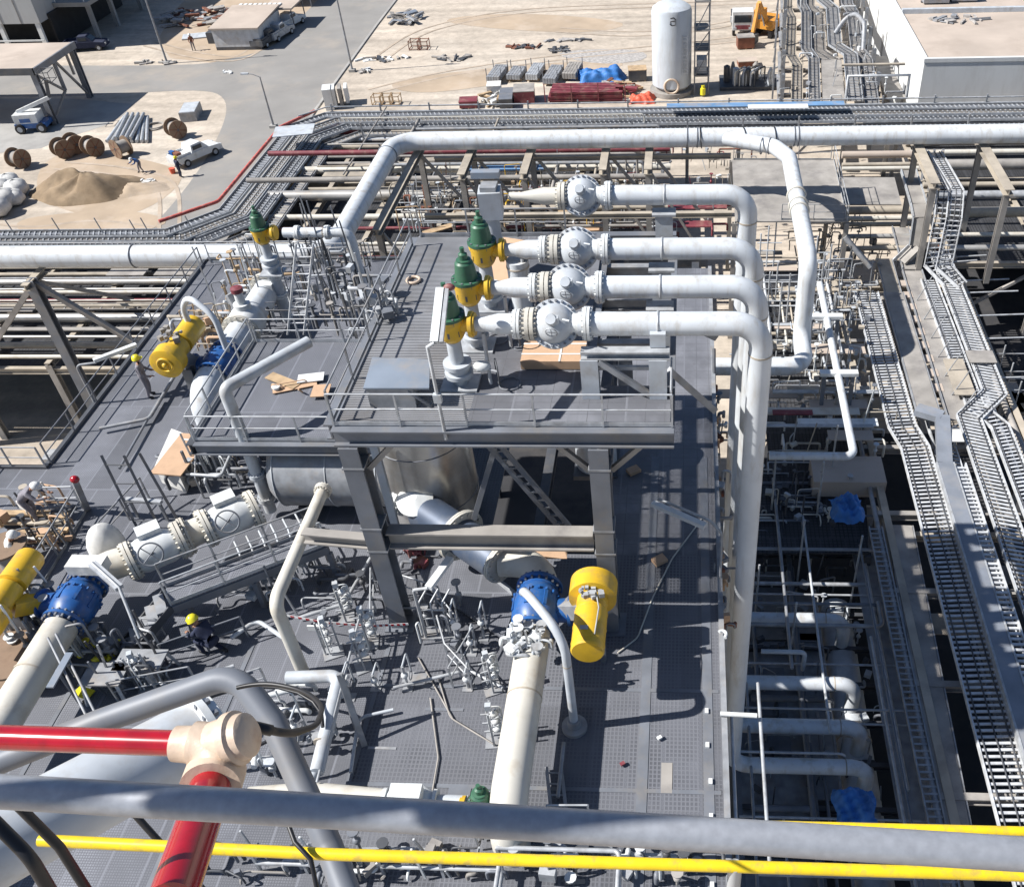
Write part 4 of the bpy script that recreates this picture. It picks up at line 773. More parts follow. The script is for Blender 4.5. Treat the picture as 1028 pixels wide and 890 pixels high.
# big grey-blue conduit
cp0 = [(940, 424), (948, 470), (962, 530), (985, 610), (1012, 690), (1060, 830)]
P = [A(x, y, RK+.3) for x, y in cp0]; xm = sum(p.x for p in P)/len(P)
t = thing('cable_trunking', 'wide blue grey cable trunking curving down the right rack', 'trunking', P[0])
q = [V((P[0].x-1.0, P[0].y+.6, RK+.7)), V((P[0].x+.2, P[0].y-.1, RK+.75)), V((xm, P[1].y, RK+.55)), V((xm, 10, RK+.5))]
k = MB()
for a, b in zip(q, q[1:]): k.bar(a, b, .72, .35)
k.build('trunking', 'steelblue', t)
for s in (-1, 1): MB().bar((xm+s*.41, P[1].y, RK+.6), (xm+s*.41, 10, RK+.6), .08, .25).build('edge_rail', 'galv', t)
k = MB()
for i in range(96): y = P[1].y-.3-i*.28; k.box(xm+.46, xm+.98, y-.06, y+.06, RK+.55, RK+.62)
k.build('rungs', 'galvb', t); MB().bar((xm+1.0, P[1].y, RK+.6), (xm+1.0, 10, RK+.6), .06, .2).build('edge_rail', 'galvb', t)
# trays 2..4
x2, x3 = X9(955, 350), X9(973, 350); x4 = X9(1012, 560)
tray('narrow cable ladder right of the plate walkway', [(X9(931, 285), yk(931, 285), RK+.3), (x2, yk(955, 350), RK+.3), (x2, yk(968, 412), RK+.3), (x2+.9, yk(986, 432), RK+.3), (x2+.9, 10, RK+.3)], .95, 'galvb', .28, .11, .2, cables=2)
tray('rightmost long cable ladder on the right rack', [(X9(950, 280), yk(950, 280)+3, RK+.4), (X9(985, 370), yk(985, 400), RK+.4), (x4+.3, yk(1008, 425), RK+.4), (x4+.3, 10, RK+.4)], 1.2, 'galvb', .28, .11, .2, cables=2)
tray('slim cable ladder squeezed between the two right ladders', [(x3-.3, yk(968, 340), RK+.15), (x3-.3, yk(980, 415), RK+.15), (x4-1.05, yk(998, 440), RK+.15), (x4-1.05, 10, RK+.15)], .5, 'galvb', .28, .1, .16)
solo('cover_plate', MB().obox(A(985, 358, RK+.6), (1.5, 1.2, .05)), 'dustgrey', 'small dusty plate lying across the rightmost cable ladder', 'plate'); solo('cover_plate', MB().obox(A(963, 378, RK+.6), (1.1, 3.4, .05)), 'dusty', 'sandy plate bridging the narrow ladder and the plate walkway', 'plate')
solo('cover_plate', MB().obox(A(955, 437, RK+.75), (1.1, 1.0, .05)), 'cloth', 'pale plate on the bend of the cable ladders', 'plate')
# vertical ladder drops
for i, (a, b, c_, w) in enumerate((((925, 153), (948, 190), (943, 262), .9), ((938, 153), (960, 192), (956, 262), .9), ((912, 172), (922, 205), (905, 262), .75))):
    zt = RK+5.5 if i < 2 else RK+3.5; p = A(*a, zt); q = A(*b, zt); 
    z2 = RK+.4; r = A(*c_, z2); y2 = q.y-1.2
    if i < 2: tray(['left twin cable ladder dropping steeply from the white pipe', 'right twin cable ladder dropping steeply from the white pipe'][i], [p, q, V((q.x-.1, q.y-1.0, zt-1.3)), V((q.x-.3, q.y-1.6, z2+.8)), V((r.x, min(r.y, q.y-2.6), z2))], w, 'galvb', .3, .1, .22, cables=3, group='cable ladders dropping at the right')
    else:
        t = thing('cable_chute', 'smooth dusty chute curving down left of the twin ladders', 'chute', p); k = MB(); Q = [p, q, q+V((.1, -.9, -.5)), q+V((0, -1.5, -2.2)), V((r.x, r.y, z2))]
        for aa, bb in zip(Q, Q[1:]): k.bar(aa, bb, w*1.25, .14)
        k.build('chute', 'dustgrey', t)
        for s in (-1, 1):
            k = MB()
            for aa, bb in zip(Q, Q[1:]): k.bar(aa+V((s*w*.68, 0, .05)), bb+V((s*w*.68, 0, .05)), .08, .25)
            k.build('edge_rail', 'galv', t)
t = thing('upright_gantry', 'braced upright frame between chute and twin ladders', 'frame', A(925, 220, RK)); c = A(926, 215, RK)
for i in range(3): MB().bar(c+V((-.4+i*.6, 0, 0)), c+V((-.2+i*.6, 1.4, 4.2)), .16).build('upright', 'galvd', t)
for i in range(5): MB().bar(c+V((-.4, i*.3, .6+i*.8)), c+V((1.0, i*.3, .9+i*.8)), .1).build('tie', 'dusty', t)
# poles sticking out to the right
for i, (x, y, L) in enumerate(((958, 258, 3.4), (956, 263, 2.6), (962, 282, 5.2), (968, 294, 5.4), (978, 317, 5.6), (985, 340, 6.0), (1004, 379, 6.5))):
    c = A(x, y, RK-.2); solo('scaffold_tube', MB().tube([c, c+V((L*.62, .05, .1))], .055, 7), 'galv', f'galvanised scaffold tube jutting right over the dark ground, {ORD[i]} from the far end', 'scaffold tube', 'tubes jutting out over the dark ground')
for i, (x, y) in enumerate(((1015, 395), (1024, 405), (1012, 404))): c = A(x, y, RK-2.2); solo('scaffold_board', MB().obox(c, (1.3, 2.0, .07), Quaternion((0, 0, 1), .1)), ['roof', 'wood', 'dusty'][i], ['pale scaffold board on the tower at the right edge', 'wooden scaffold board at the very right edge', 'sandy scaffold board nearest the right cable ladder'][i], 'board', 'boards on the right edge scaffold')
t = thing('scaffold_tower', 'galvanised scaffold tower standing at the right picture edge', 'scaffold', A(1010, 400, G)); c = A(1008, 398, RK-2.4)
for dx in (0, 2.4):
    for dy in (-1.8, 0, 1.8): MB().tube([(c.x+dx, c.y+dy, G), (c.x+dx, c.y+dy, RK)], .045, 6).build('standard', 'galv', t)
for z in (-11.4, -13, -9.6):
    for dy in (-1.8, 0, 1.8): MB().tube([(c.x-.4, c.y+dy, z), (c.x+2.9, c.y+dy, z)], .04, 6).build('ledger', 'galvd', t)
scrap('scrap_pile', 'scattered dark red scrap on the shadowed ground at the right', A(1000, 250, G), 5, 2.4, 40, ['redpipe', 'dusty', 'rust', 'steeld'], 1.2, .3, 41)
# ------------------------------------------------------------------ branch pipe
zb1 = ZP; p0 = A(722, 139, zb1); p1 = A(776, 149, zb1); p2 = A(796, 172, zb1); xb = (A(806, 230, zb1).x)
p3 = A(812, 262, zb1); yv = p3.y; zlo = up((xb, yv), 340); pe = A(801, 368, zlo)
br = thing('branch_pipe', 'white branch pipe stepping down from the large pipe to the left', 'pipe', (xb, yv, zlo))
MB().tube([V((p0.x, yb, zb1)), V((p1.x+.1, yb-1.6, zb1)), V((xb, yb-3.4, zb1)), V((xb, yv, zb1)), V((xb, yv, zlo)), V((xb, pe.y, zlo)), V((A(716, 375, zlo).x-3, pe.y, zlo))], .48, 24, 1.1, n=8).build('pipe_run', 'white', br)
for y in (196, 206, 212): MB().ring((xb, A(804, y, zb1).y, zb1), (0, 1, 0), .52, .07, 24).build('clamp_band', 'cream', br)
for px in (770, 778): MB().ring((A(px, 150, zb1).x-.3, yb-1.5, zb1), (1, -.3, 0), .49, .04, 24).build('weld_band', 'steel', br)
# loose hose hung over the pipe near the tee
k = MB(); 
for dx, ph in ((-1.2, 0), (1.6, 1), (3.6, .5)): k.ring((A(722, 138, ZP).x+dx, yb, ZP), (1, .25*ph, .1), .66, .035, 28, 6)
solo('sling_rope', k, 'black', 'black ropes looped round the white pipe at the branch tee', 'rope')
# platform under the branch pipe
pf = [A(x, y, -6.0) for x, y in ((738, 222), (852, 222), (838, 160), (735, 160))]
t = thing('access_platform', 'grey access platform below the white branch pipe', 'platform', pf[0])
MB().hexa([(p.x, p.y) for p in pf], -6.1, -6.0).build('floor', 'dustgrey', t)
for p in pf: MB().ibeam((p.x*.99, p.y, G), (p.x*.99, p.y, -6.11), .3, .3, .05).build('column', 'dustgrey', t)
guardrail('long rail on the right edge of the branch pipe platform', [pf[1]+V((-.1, 0, 0)), pf[2]+V((-.1, 0, 0))], 'galv', 1.1, 2.5)
guardrail('rail across the back of the branch pipe platform', [pf[2]+V((-.3, -.1, 0)), pf[3]+V((.1, -.1, 0))], 'galvd', 1.1, 2.2)
guardrail('short rail at the front of the branch pipe platform', [pf[0]+V((3, .1, 0)), pf[1]+V((-.2, .1, 0))], 'galvd', 1.1, 2)
pipe('brace_tube', 'green grey brace tube falling right from the branch platform', [A(848, 238, -7), A(874, 268, RK+.2)], .2, 'galvd', cat='brace')
clutter('valve_cluster', 'dark fittings under the branch pipe platform', [(820, 290), (900, 290), (880, 225), (820, 225)], 70, RK-1, ['galv', 'dustgrey', 'steeld', 'steel', 'dusty'], 51, (.4, 1.8))
pf2 = [A(x, y, RK+.6) for x, y in ((845, 205), (905, 205), (898, 178), (840, 178))]
solo('floor_panel', MB().hexa([(p.x, p.y) for p in pf2], RK+.5, RK+.6), 'dustgrey', 'grey floor panel between branch platform and dusty chute', 'panel')
for i, (y, m) in enumerate(((158, 'roof'), (168, 'dusty'), (172, 'cream'), (214, 'dusty'), (222, 'cream'), (228, 'dusty'), (240, 'rackpipe'), (252, 'dusty'))):
    c = A(845, y, RK); d = A(915 if i > 2 else 925, y, RK); pipe('rack_beam', f'{["wide sandy", "dusty", "cream", "thick dusty", "bright cream", "dusty lower", "silver", "nearest dusty"][i]} beam left of the twin ladder drop', [V((c.x, c.y, RK+.2)), V((d.x, c.y, RK+.2))], .3 if i in (0, 3) else .17, m, group='beams left of the twin ladder drop', cat='beam', seg=8)
# white inclined pole-like pipe
pz = RK+2.2; a, b = A(822, 285, pz), A(859, 458, pz); xx = (a.x+b.x)/2
pipe('utility_pipe', 'slim white pipe running towards the camera, turning left at its end', [V((xx, a.y, pz)), V((xx, b.y, pz)), V((A(772, 456, pz).x, b.y, pz))], .2, 'white', .5)
# sand filled gravel strip left of scaffolds is plain ground. Scaffold frames
def tframe(label, px, pz_, w=2.0, h=2.6):
    c = A(*px, pz_); t = thing('trestle_frame', label, 'frame', c, 'white topped trestle frames')
    MB().box(c.x-w/2, c.x+w/2, c.y-.2, c.y+.2, c.z, c.z+.2).build('top_beam', 'whitepaint', t)
    for s in (-1, 1): MB().bar((c.x+s*(w/2-.25), c.y, c.z-.003), (c.x+s*(w/2-.25), c.y-.2, c.z-h), .2).build('leg', 'steel', t)
    MB().bar((c.x-w/2+.3, c.y-.1, c.z-.9), (c.x+w/2-.3, c.y-.1, c.z-.9), .12).build('tie', 'galvd', t)
tframe('far white topped trestle frame left of the slim white pipe', (828, 319), -6.8); tframe('near white topped trestle frame behind the slim white pipe', (842, 376), -6.8)
for i, (x0_, x1_, y, m, h) in enumerate(((800, 868, 352, 'roof', .5), (720, 800, 398, 'roof', .4), (790, 880, 395, 'dusty', .3), (812, 870, 410, 'roof', .4), (770, 862, 418, 'cream', .3), (800, 880, 430, 'whitepaint', .3), (775, 815, 421, 'redpipe', .2), (830, 875, 445, 'roof', .4), (775, 880, 402, 'galv', .15), (760, 875, 437, 'galv', .12))):
    c = A(x0_, y, RK); d = A(x1_, y, RK); solo('scaffold_plank', MB().box(c.x, d.x, c.y-h, c.y+h, RK+.1+i*.06, RK+.16+i*.06), m, f"{['wide sandy', 'pale sandy', 'long dusty', 'short sandy', 'long cream', 'white', 'narrow red', 'stubby sandy', 'thin galvanised', 'lower thin galvanised'][i]} plank {['at the level of the near trestle frame', 'beside the lower elbow of the branch pipe', 'in front of the near trestle frame', 'in the middle of the scaffold area', 'left of the slim white pipe foot', 'under the slim white pipe', 'at the left of the scaffold planks', 'nearest the first cable ladder', 'crossing the sandy planks', 'in front of the white plank'][i]}", 'plank', 'planks by the slim white pipe')
clutter('scaffold_fittings', 'bright scaffold tubes and fittings around the slim white pipe', [(735, 470), (880, 470), (870, 330), (800, 330)], 100, RK-.6, ['galv', 'ltgrey', 'whitepaint', 'dusty', 'steel', 'cream'], 61, (.5, 2.2), spread=1.2)
clutter('scaffold_fittings', 'fine tubes below the slim white pipe end', [(745, 540), (850, 540), (850, 470), (745, 470)], 80, RK-1.5, ['galv', 'steel', 'steeld', 'cream'], 62, (.4, 1.8))
clutter('scaffold_fittings', 'upright tubes between branch pipe and far trestle frame', [(790, 330), (870, 330), (860, 275), (815, 275)], 80, RK-1, ['galv', 'steel', 'ltgrey', 'dusty'], 63, (.6, 2.4))
# lower floor in shade
lf = [A(x, y, RK-1.2) for x, y in ((735, 555), (872, 555), (868, 468), (770, 468))]
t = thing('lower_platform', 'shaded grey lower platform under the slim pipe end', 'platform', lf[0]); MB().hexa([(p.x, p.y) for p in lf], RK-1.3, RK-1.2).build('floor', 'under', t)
for p in lf: MB().bar((p.x, p.y, G), (p.x, p.y, RK-1.31), .3).build('column', 'steeld', t)
solo('ribbed_box', MB().obox(A(850, 478, RK-.6), (3.6, 2.0, 1.0)), 'roof', 'sandy ribbed box lit by a sun patch above the hanging blue tarpaulin', 'box')
t = thing('floor_frame', 'dark open steel floor frame under the four elbow pipes', 'frame', (3, 12, -12.5))
MB().box(2.4, 5.2, 10, 33, -12.7, -12.6).build('floor_panel', 'galvd', t)
for y in range(10, 36, 2): MB().ibeam((2.2, y, -12.4), (9.4, y, -12.4), .2, .3, .04).build('joist', 'steeld', t)
for x in (2.3, 5.3, 8.9): MB().ibeam((x, 9, -12.2), (x, 36, -12.2), .22, .3, .04).build('bearer', 'steel', t)
pipe('header_pipe', 'dark wide header pipe under the four elbow pipes', [(7.35, 8, -13.0), (7.35, 31, -13.0)], .75, 'ltgrey', cat='pipe', seams=[((7.35, y, -13.0), (0, 1, 0)) for y in (12, 16, 19.5, 23.5, 26)])
for i, (x, y0_, y1_, z, m) in enumerate(((8.5, 9, 34, -11.0, 'galv'), (9.1, 9, 38, -11.4, 'galvd'), (8.2, 9, 27, -10.2, 'galv'), (5.7, 9, 24, -11.6, 'steel'))): pipe('long_tube', f'{["thin bright", "thin dull", "short bright", "dark"][i]} tube running along the shaded header pipe', [(x, y0_, z), (x, y1_, z)], .07, m, cat='tube', group='tubes along the header pipe', seg=8)
for i, y in enumerate((12.5, 15.5, 18.8, 23, 26, 30)): pipe('cross_tube', f'thin tube crossing the shaded floor frame, {ORD[i]} from the camera', [(2.2, y, -10.9), (9.2, y, -10.9)], .05, 'galv', cat='tube', group='thin tubes across the floor frame', seg=8)
strip('cable_duct', 'pale closed duct left of the first ladder in sun and shade', [(905, 520), (962, 830)], 1.1, 'dustgrey', -.6, .3, 'duct')
tarp('blue tarpaulin hanging over the lower platform rail', A(850, 513, RK+.3), .75, .85, .8, seed=21); tarp('blue tarpaulin slung under the lowest elbow pipe', A(858, 812, -9.5), .75, .8, .6, seed=22)
clutter('shaded_fittings', 'dark fittings on the shaded floor beside the downcomers', [(745, 830), (900, 830), (870, 560), (745, 560)], 90, -12.5, ['steel', 'steeld', 'galvd', 'ltgrey'], 71, (.3, 1.5))

struct('painted_rack_shade', MB().sheet([(2.2, 2, G+.02), (26, 2, G+.02), (26, 47, G+.02), (5.5, 47, G+.02), (2.2, 38, G+.02)]), 'shadepaint')  # near-black sheet paints in the shade under the right rack
t = thing('lower_walkway', 'dark grating walkway between header pipe and cable ladders in shade', 'walkway', (9.2, 12, RK-1.9)); MB().box(8.2, 10.0, 8, 36, RK-1.95, RK-1.9).build('floor', 'galvd', t)
for y in (9, 16, 23, 30): MB().bar((9.9, y, G), (9.9, y, RK-1.96), .2).build('post', 'steeld', t)
for i, (x0_, x1_, y0_, y1_, m) in enumerate(((2.3, 4.6, 22.5, 27, 'steel'), (2.3, 5.4, 17.5, 20, 'galvd'), (2.4, 4.4, 12, 15.6, 'steel'), (5.3, 6.4, 20.5, 29, 'galvd'), (2.3, 6.4, 28.6, 31.5, 'dustgrey'))): solo('floor_panel', MB().box(x0_, x1_, y0_, y1_, -12.55, -12.5), m, f'{["large dull", "wide dusty", "nearest dark", "long narrow", "farthest dusty"][i]} panel on the shaded floor beside the downcomers', 'panel', 'panels on the shaded floor')

# under-layer of the right rack : dusty panels, pipes and beams glimpsed between the ladders
rnd = random.Random(19)
for i in range(14):
    y = 12+i*3.0; x0_ = rnd.choice([9.6, 12.4, 14.5]); w_ = rnd.uniform(1.2, 3.4); solo('grating_panel', MB().box(x0_, x0_+w_, y, y+rnd.uniform(1.0, 2.4), RK-1.0, RK-.95), rnd.choice(['dustgrey', 'galvd', 'steel', 'dusty']), f'panel glimpsed beneath the right cable ladders, {ORD[i]} from the camera', 'panel', 'panels beneath the right cable ladders')
for i, (x, r, m) in enumerate(((12.6, .16, 'dustgrey'), (13.1, .1, 'galv'), (15.2, .2, 'dusty'), (16.9, .12, 'galv'), (17.6, .18, 'dustgrey'), (9.3, .12, 'galvd'))): pipe('rack_pipe', f'{["dull grey", "thin bright", "thick dusty", "slim galvanised", "grey outermost", "slender dull"][i]} pipe running under the right cable ladders', [(x, 9, RK-.5), (x, 54, RK-.5)], r, m, group='pipes under the right cable ladders', seg=10)
ml = ['galvd', 'steel', 'ltgrey', 'galvd', 'steel', 'galv', 'galvd', 'steel', 'ltgrey', 'galvd', 'steel', 'galv', 'galvd', 'steel', 'galvd', 'steel']
for i in range(16):
    y = 13.6+i*1.55+rnd.uniform(-.3, .3); z = rnd.choice([-11.6, -10.9, -10.2, -9.7]); r = rnd.choice([.05, .07, .1, .14]); a_ = rnd.uniform(2.2, 3.4); b_ = rnd.choice([5.2, 6.4, 8.8, 9.4])
    pipe('service_pipe', f'thin service pipe over the shaded floor, {ORD[i]} from the camera', [(a_, y, z), (b_, y, z), (b_, y+.01, z-1.2)] if i % 3 else [(a_, y, z), (b_, y, z), (b_, y+1.4, z)], r, ml[i], .25, group='service pipes over the shaded floor', seg=10)
for i in range(10):
    x = [2.7, 3.3, 3.9, 4.6, 5.1, 5.9, 6.3, 8.3, 8.7, 9.4][i]; z = [-10.4, -11.8, -11.2, -9.9, -11.5, -10.1, -11.7, -9.6, -10.8, -9.9][i]; y0_ = [12, 18, 10, 25, 14, 22, 9, 12, 20, 9][i]; L = [16, 14, 9, 12, 18, 13, 22, 20, 16, 30][i]
    pipe('service_pipe', f'service pipe running away over the shaded floor, {ORD[i]} from the downcomers', [(x, y0_, z), (x, y0_+L, z)], [.06, .1, .05, .08, .12, .06, .07, .05, .08, .06][i], ml[i+3], group='service pipes running away over the shaded floor', seg=10)
for i in range(9):
    x, y = [(2.6, 33), (4.4, 35), (5.6, 32), (3.4, 29.5), (6.6, 34.5), (8.1, 31), (4.9, 27.5), (7.5, 37), (2.9, 37)][i]
    solo('scaffold_standard', MB().tube([(x, y, G), (x, y, [-7.5, -7, -8, -8.4, -6.6, -8, -8.6, -6.4, -6.9][i])], .05, 7), 'galv', f'upright scaffold tube by the slim pipe end, number {ORD[i]} from the left'.replace('number ', ''), 'scaffold tube', 'upright scaffold tubes by the slim pipe end')

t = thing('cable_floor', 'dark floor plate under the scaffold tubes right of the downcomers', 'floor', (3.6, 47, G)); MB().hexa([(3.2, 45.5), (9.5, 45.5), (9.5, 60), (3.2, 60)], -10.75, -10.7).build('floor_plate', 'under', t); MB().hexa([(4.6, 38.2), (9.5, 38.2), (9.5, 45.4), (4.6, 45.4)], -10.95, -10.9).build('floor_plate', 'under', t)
for x in (3.4, 6.4, 9.3):
    for y in (46, 53, 59.5): MB().bar((x, y, G), (x, y, -10.76), .25).build('post', 'steeld', t)
rnd = random.Random(29); mz = ['dusty', 'galv', 'dustgrey', 'ltgrey', 'cream', 'galvd', 'dusty', 'galvb', 'dustgrey', 'cream', 'galv', 'dusty', 'galvd', 'ltgrey', 'dusty', 'galvb']
for i in range(16):
    y = 46.0+i*.85; r = [.08, .14, .06, .1, .18, .07, .12, .05, .16, .09, .06, .13, .08, .2, .07, .1][i]; z = [-9.6, -10.2, -9.2, -10.4, -9.8, -9.0, -10.3, -8.8, -10.0, -9.4, -8.6, -10.2, -9.1, -9.9, -8.7, -9.5][i]
    pipe('cross_pipe', f'pipe crossing between downcomers and first cable ladder, {ORD[i]} from the near side', [(3.0+(i % 3)*.5, y, z), (9.3-(i % 4)*.4, y, z)], r, mz[i], group='pipes crossing behind the downcomers', seg=10)
for i in range(12):
    x = 3.6+i*.5; y0_ = 45.6+(i*37 % 9)*.5; pipe('run_pipe', f'thin pipe running away behind the downcomers, {ORD[i]} from the left', [(x, y0_, -9.3+.2*(i % 4)), (x, y0_+5+(i*13 % 7), -9.3+.2*(i % 4))], [.05, .07, .06, .09][i % 4], mz[(i*5) % 16], group='thin pipes running away behind the downcomers', seg=8)
for i in range(16):
    x, y = 3.3+(i*29 % 60)/10, 46.2+(i*41 % 130)/10; h = 2.2+(i*17 % 20)/10
    solo('scaffold_standard', MB().tube([(x, y, -10.7), (x, y, -10.7+h+1.2)], .05, 7).tube([(x-.7, y, -10.7+h), (x+.9, y, -10.7+h)], .04, 6), 'galv' if i % 3 else 'ltgrey', f'cross shaped scaffold tube pair behind the downcomers, {ORD[i]} in the thicket', 'scaffold tube', 'scaffold tubes behind the downcomers')
for i, (x0_, x1_, y, m) in enumerate(((3.4, 6.2, 47.4, 'dusty'), (5.4, 8.8, 49.6, 'roof'), (3.4, 5.6, 52.4, 'dustgrey'), (6.0, 9.2, 54.0, 'dusty'), (4.2, 7.4, 56.6, 'roof'), (3.3, 6.6, 58.8, 'dustgrey'))): solo('scaffold_plank', MB().box(x0_, x1_, y, y+.5, -9.0, -8.94), m, f'{["sandy", "wide pale", "dull short", "long sandy", "pale", "dull long"][i]} plank in the thicket behind the downcomers, {ORD[i]} from near', 'plank', 'planks behind the downcomers')

rnd = random.Random(44); mx_ = ['dusty', 'dustgrey', 'rackpipe', 'galvd', 'dusty', 'cream', 'dustgrey', 'galvd']
for i in range(14):
    y = 58.6+i*1.7; z = RK+[1.1, 1.5, .9, 2.6, 1.3, 1.0, 3.0, 1.6, .8, 2.2, 1.2, 1.7, .9, 1.4][i]; a_ = -30+rnd.uniform(0, 8) if i > 4 else -13+rnd.uniform(0, 3); b_ = -1.6-rnd.uniform(0, 5)
    pipe('upper_rack_pipe', f'thin upper pipe over the back rack, {ORD[i]} from the platform side', [(a_, y, z), (b_, y, z), (b_, y+.02, RK)], [.07, .1, .06, .12, .08, .05, .09, .14, .06, .1, .07, .12, .08, .06][i], mx_[i % 8], .3, group='thin upper pipes over the back rack', seg=8)
for i in range(12):
    x = [-13, -11.6, -9.9, -8.4, -6.9, -5.2, -3.9, -2.4, -16, -19.5, -23, -26.5][i]; y0_ = 58.5+(i*31 % 70)/10 if i < 8 else 66+(i*17 % 50)/10
    pipe('crossing_pipe', f'pipe running away over the back rack, {ORD[i]} of those crossing the others', [(x, y0_, RK+1.0+.1*(i % 3)), (x, y0_+9+(i*7 % 6), RK+1.0+.1*(i % 3))], [.1, .07, .14, .06][i % 4], mx_[(i*3) % 8], group='pipes running away over the back rack', seg=8)
for i in range(11):
    y = 47.1+i*1.22; pipe('upper_rack_pipe', f'thin upper pipe over the left rack, {ORD[i]} from its near edge', [(-85, y, RK+.75+.12*(i % 4)), (-18-(i*7 % 9), y, RK+.75+.12*(i % 4))], [.05, .08, .06, .1][i % 4], mx_[(i*5+1) % 8], group='thin upper pipes over the left rack', seg=8)
tray('extra narrow cable ladder left of the first long one', [(9.15, 12, RK-.4), (9.15, 33, RK-.4)], .6, 'galvd', .3, .08, .14)
tray('lower cable ladder glimpsed between trunking and narrow ladder', [(12.55, 10, RK-.2), (12.55, 37, RK-.2)], .7, 'galvd', .3, .1, .14)
# ================================================================== MAIN DECK (z = 0)
XE, XL = 1.1, -24.0
yc = A(68, 471).y
dk = thing('process_deck', 'wide dark grating deck filling the middle of the scene', 'deck', (-12, 12, 0))
def slab(pts, m, nm, z0=-.08, z1=0): return MB().hexa(pts, z0, z1).build(nm, m, dk)
# hole under the upper platform X -6.3..-2.6, Y 21.5..28
hx0, hx1, hy0, hy1 = -6.6, -2.55, 22.0, 29.0
slab([(-40, 6), (-9, 6), (-9, yc), (-27, yc), (-27, yc+.001), (-40, yc+.001)], 'deckl', 'left_grating')
slab([(XL, yc+.002), (-9, yc+.002), (-9, 42), (XL, 42)], 'deckl', 'rear_grating')
slab([(-8.99, 6), (XE, 6), (XE, hy0), (-8.99, hy0)], 'deckr', 'open_grating')
slab([(-8.99, hy0+.001), (hx0, hy0+.001), (hx0, 41), (-8.99, 41)], 'deckr', 'open_grating')
slab([(hx1, hy0+.001), (XE, hy0+.001), (XE, 41), (hx1, 41)], 'plate', 'side_plating')
slab([(hx0+.001, hy1), (hx1-.001, hy1), (hx1-.001, 41), (hx0+.001, 41)], 'deckr', 'open_grating')
MB().box(XE+.002, XE+.16, 6, 41, -.5, .12).build('edge_beam', 'galvd', dk); MB().box(XL-.16, XL-.002, yc, 42, -.5, .1).build('edge_beam', 'steeld', dk); MB().box(XL-3.2, XL-.165, yc+.01, yc+.15, -.5, .1).build('edge_beam', 'steeld', dk)
MB().box(XL, XE, 42.003, 42.2, -.5, .1).build('edge_beam', 'steeld', dk)
for x in (-23, -17, -11, -5, .5): MB().ibeam((x, 6, -.35), (x, 41.8, -.35), .35, .5, .05).build('girder', 'steeld', dk)
for y in (8, 14, 20.8, 30, 36, 41): MB().ibeam((-24, y, -.36), (1, y, -.36), .3, .44, .05).build('cross_girder', 'steeld', dk)
for x in (-23, -11, .3):
    for y in (8, 20.8, 30, 41): MB().ibeam((x, y, G), (x, y, -.62), .5, .5, .07).build('column', 'steeld', dk)
# plain strips over the gratings
for x in (-1.05, .72): MB().box(x-.14, x+.14, 6, 27, .004, .02).build('cover_strip', 'steel', dk)
for y in (10.2, 13.4, 16.6): MB().box(-8.9, XE-.05, y-.06, y+.06, .004, .016).build('joint_strip', 'steel', dk)
for x in (-8.95, -13.2, -18.1): MB().box(x-.07, x+.07, 6, 18, .004, .02).build('joint_strip', 'steel', dk)
k = MB(); rnd = random.Random(3)
for y in (9.2, 10.9, 11.8, 12.7, 13.7, 14.8, 15.9): k.obox((.75+rnd.uniform(-.06, .06), y, .05), (.1, .16, .07))
k.build('fixing_lug', 'bldwhite', dk)
struct('painted_deck_shade', MB().sheet([(-26, 5, G+.03), (1.2, 5, G+.03), (1.2, 57, G+.03), (-26, 57, G+.03)]), 'shadepaint')  # near-black sheet paints in the shade below the deck
# ------------------------------------------------------------------ UPPER PLATFORM (z = T)
PX0, PX1, PY0, PY1 = -9.05, -.3, 19.05, 29.3
C1, C2 = -8.75, -2.2
up_ = thing('upper_platform', 'raised grey steel platform carrying the four discharge lines', 'platform', (-4.6, 24, 0))
CUT = -2.75
GX = -5.6
MB().box(GX, CUT, PY0, PY1, T-.06, T).build('floor_plate', 'plate', up_)
k = MB(); n = int((PY1-PY0)/.08)
for i in range(n): y = PY0+(i+.5)*.08; k.box(PX0, GX-.002, y-.021, y+.021, T-.05, T)
k.build('open_bar_grating', 'gratebar', up_)
for x in (-8.0, -7.0, -6.2): MB().box(x-.03, x+.03, PY0, PY1, T-.12, T-.052).build('grating_bearer', 'steel', up_)
MB().hexa([(CUT+.002, PY0), (PX1, PY0), (PX1, 20.75), (CUT+.002, 20.75)], T-.06, T).build('floor_plate', 'plate', up_)
MB().ibeam((PX0-.05, PY0-.13, T-.28), (PX1+.05, PY0-.13, T-.28), .32, .5, .05).build('edge_beam', 'steel', up_)
MB().ibeam((PX0-.17, PY0, T-.28), (PX0-.17, PY1, T-.28), .3, .5, .05).build('edge_beam', 'steel', up_)
MB().ibeam((PX0, PY1+.15, T-.28), (PX1, PY1+.15, T-.28), .3, .5, .05).build('edge_beam', 'steel', up_)
MB().ibeam((PX1-.1, PY0, T-.33), (PX1-.1, PY1, T-.33), .3, .5, .05).build('edge_beam', 'steel', up_)
MB().ibeam((CUT+.1, 20.8, T-.33), (CUT+.1, PY1, T-.33), .3, .5, .05).build('edge_beam', 'steel', up_)
for y in (20.85, 23.2, 25.6, 27.6): MB().ibeam((CUT+.2, y, T-.4), (PX1-.2, y, T-.4), .26, .4, .05).build('cross_beam', 'galvd', up_)
for x in (-7, -5): MB().ibeam((x, PY0, T-.35), (x, PY1, T-.35), .2, .4, .04).build('joist', 'steeld', up_)
for y in (21.5, 24, 26.5): MB().ibeam((PX0, y, T-.36), (CUT, y, T-.36), .2, .4, .04).build('joist', 'steeld', up_)
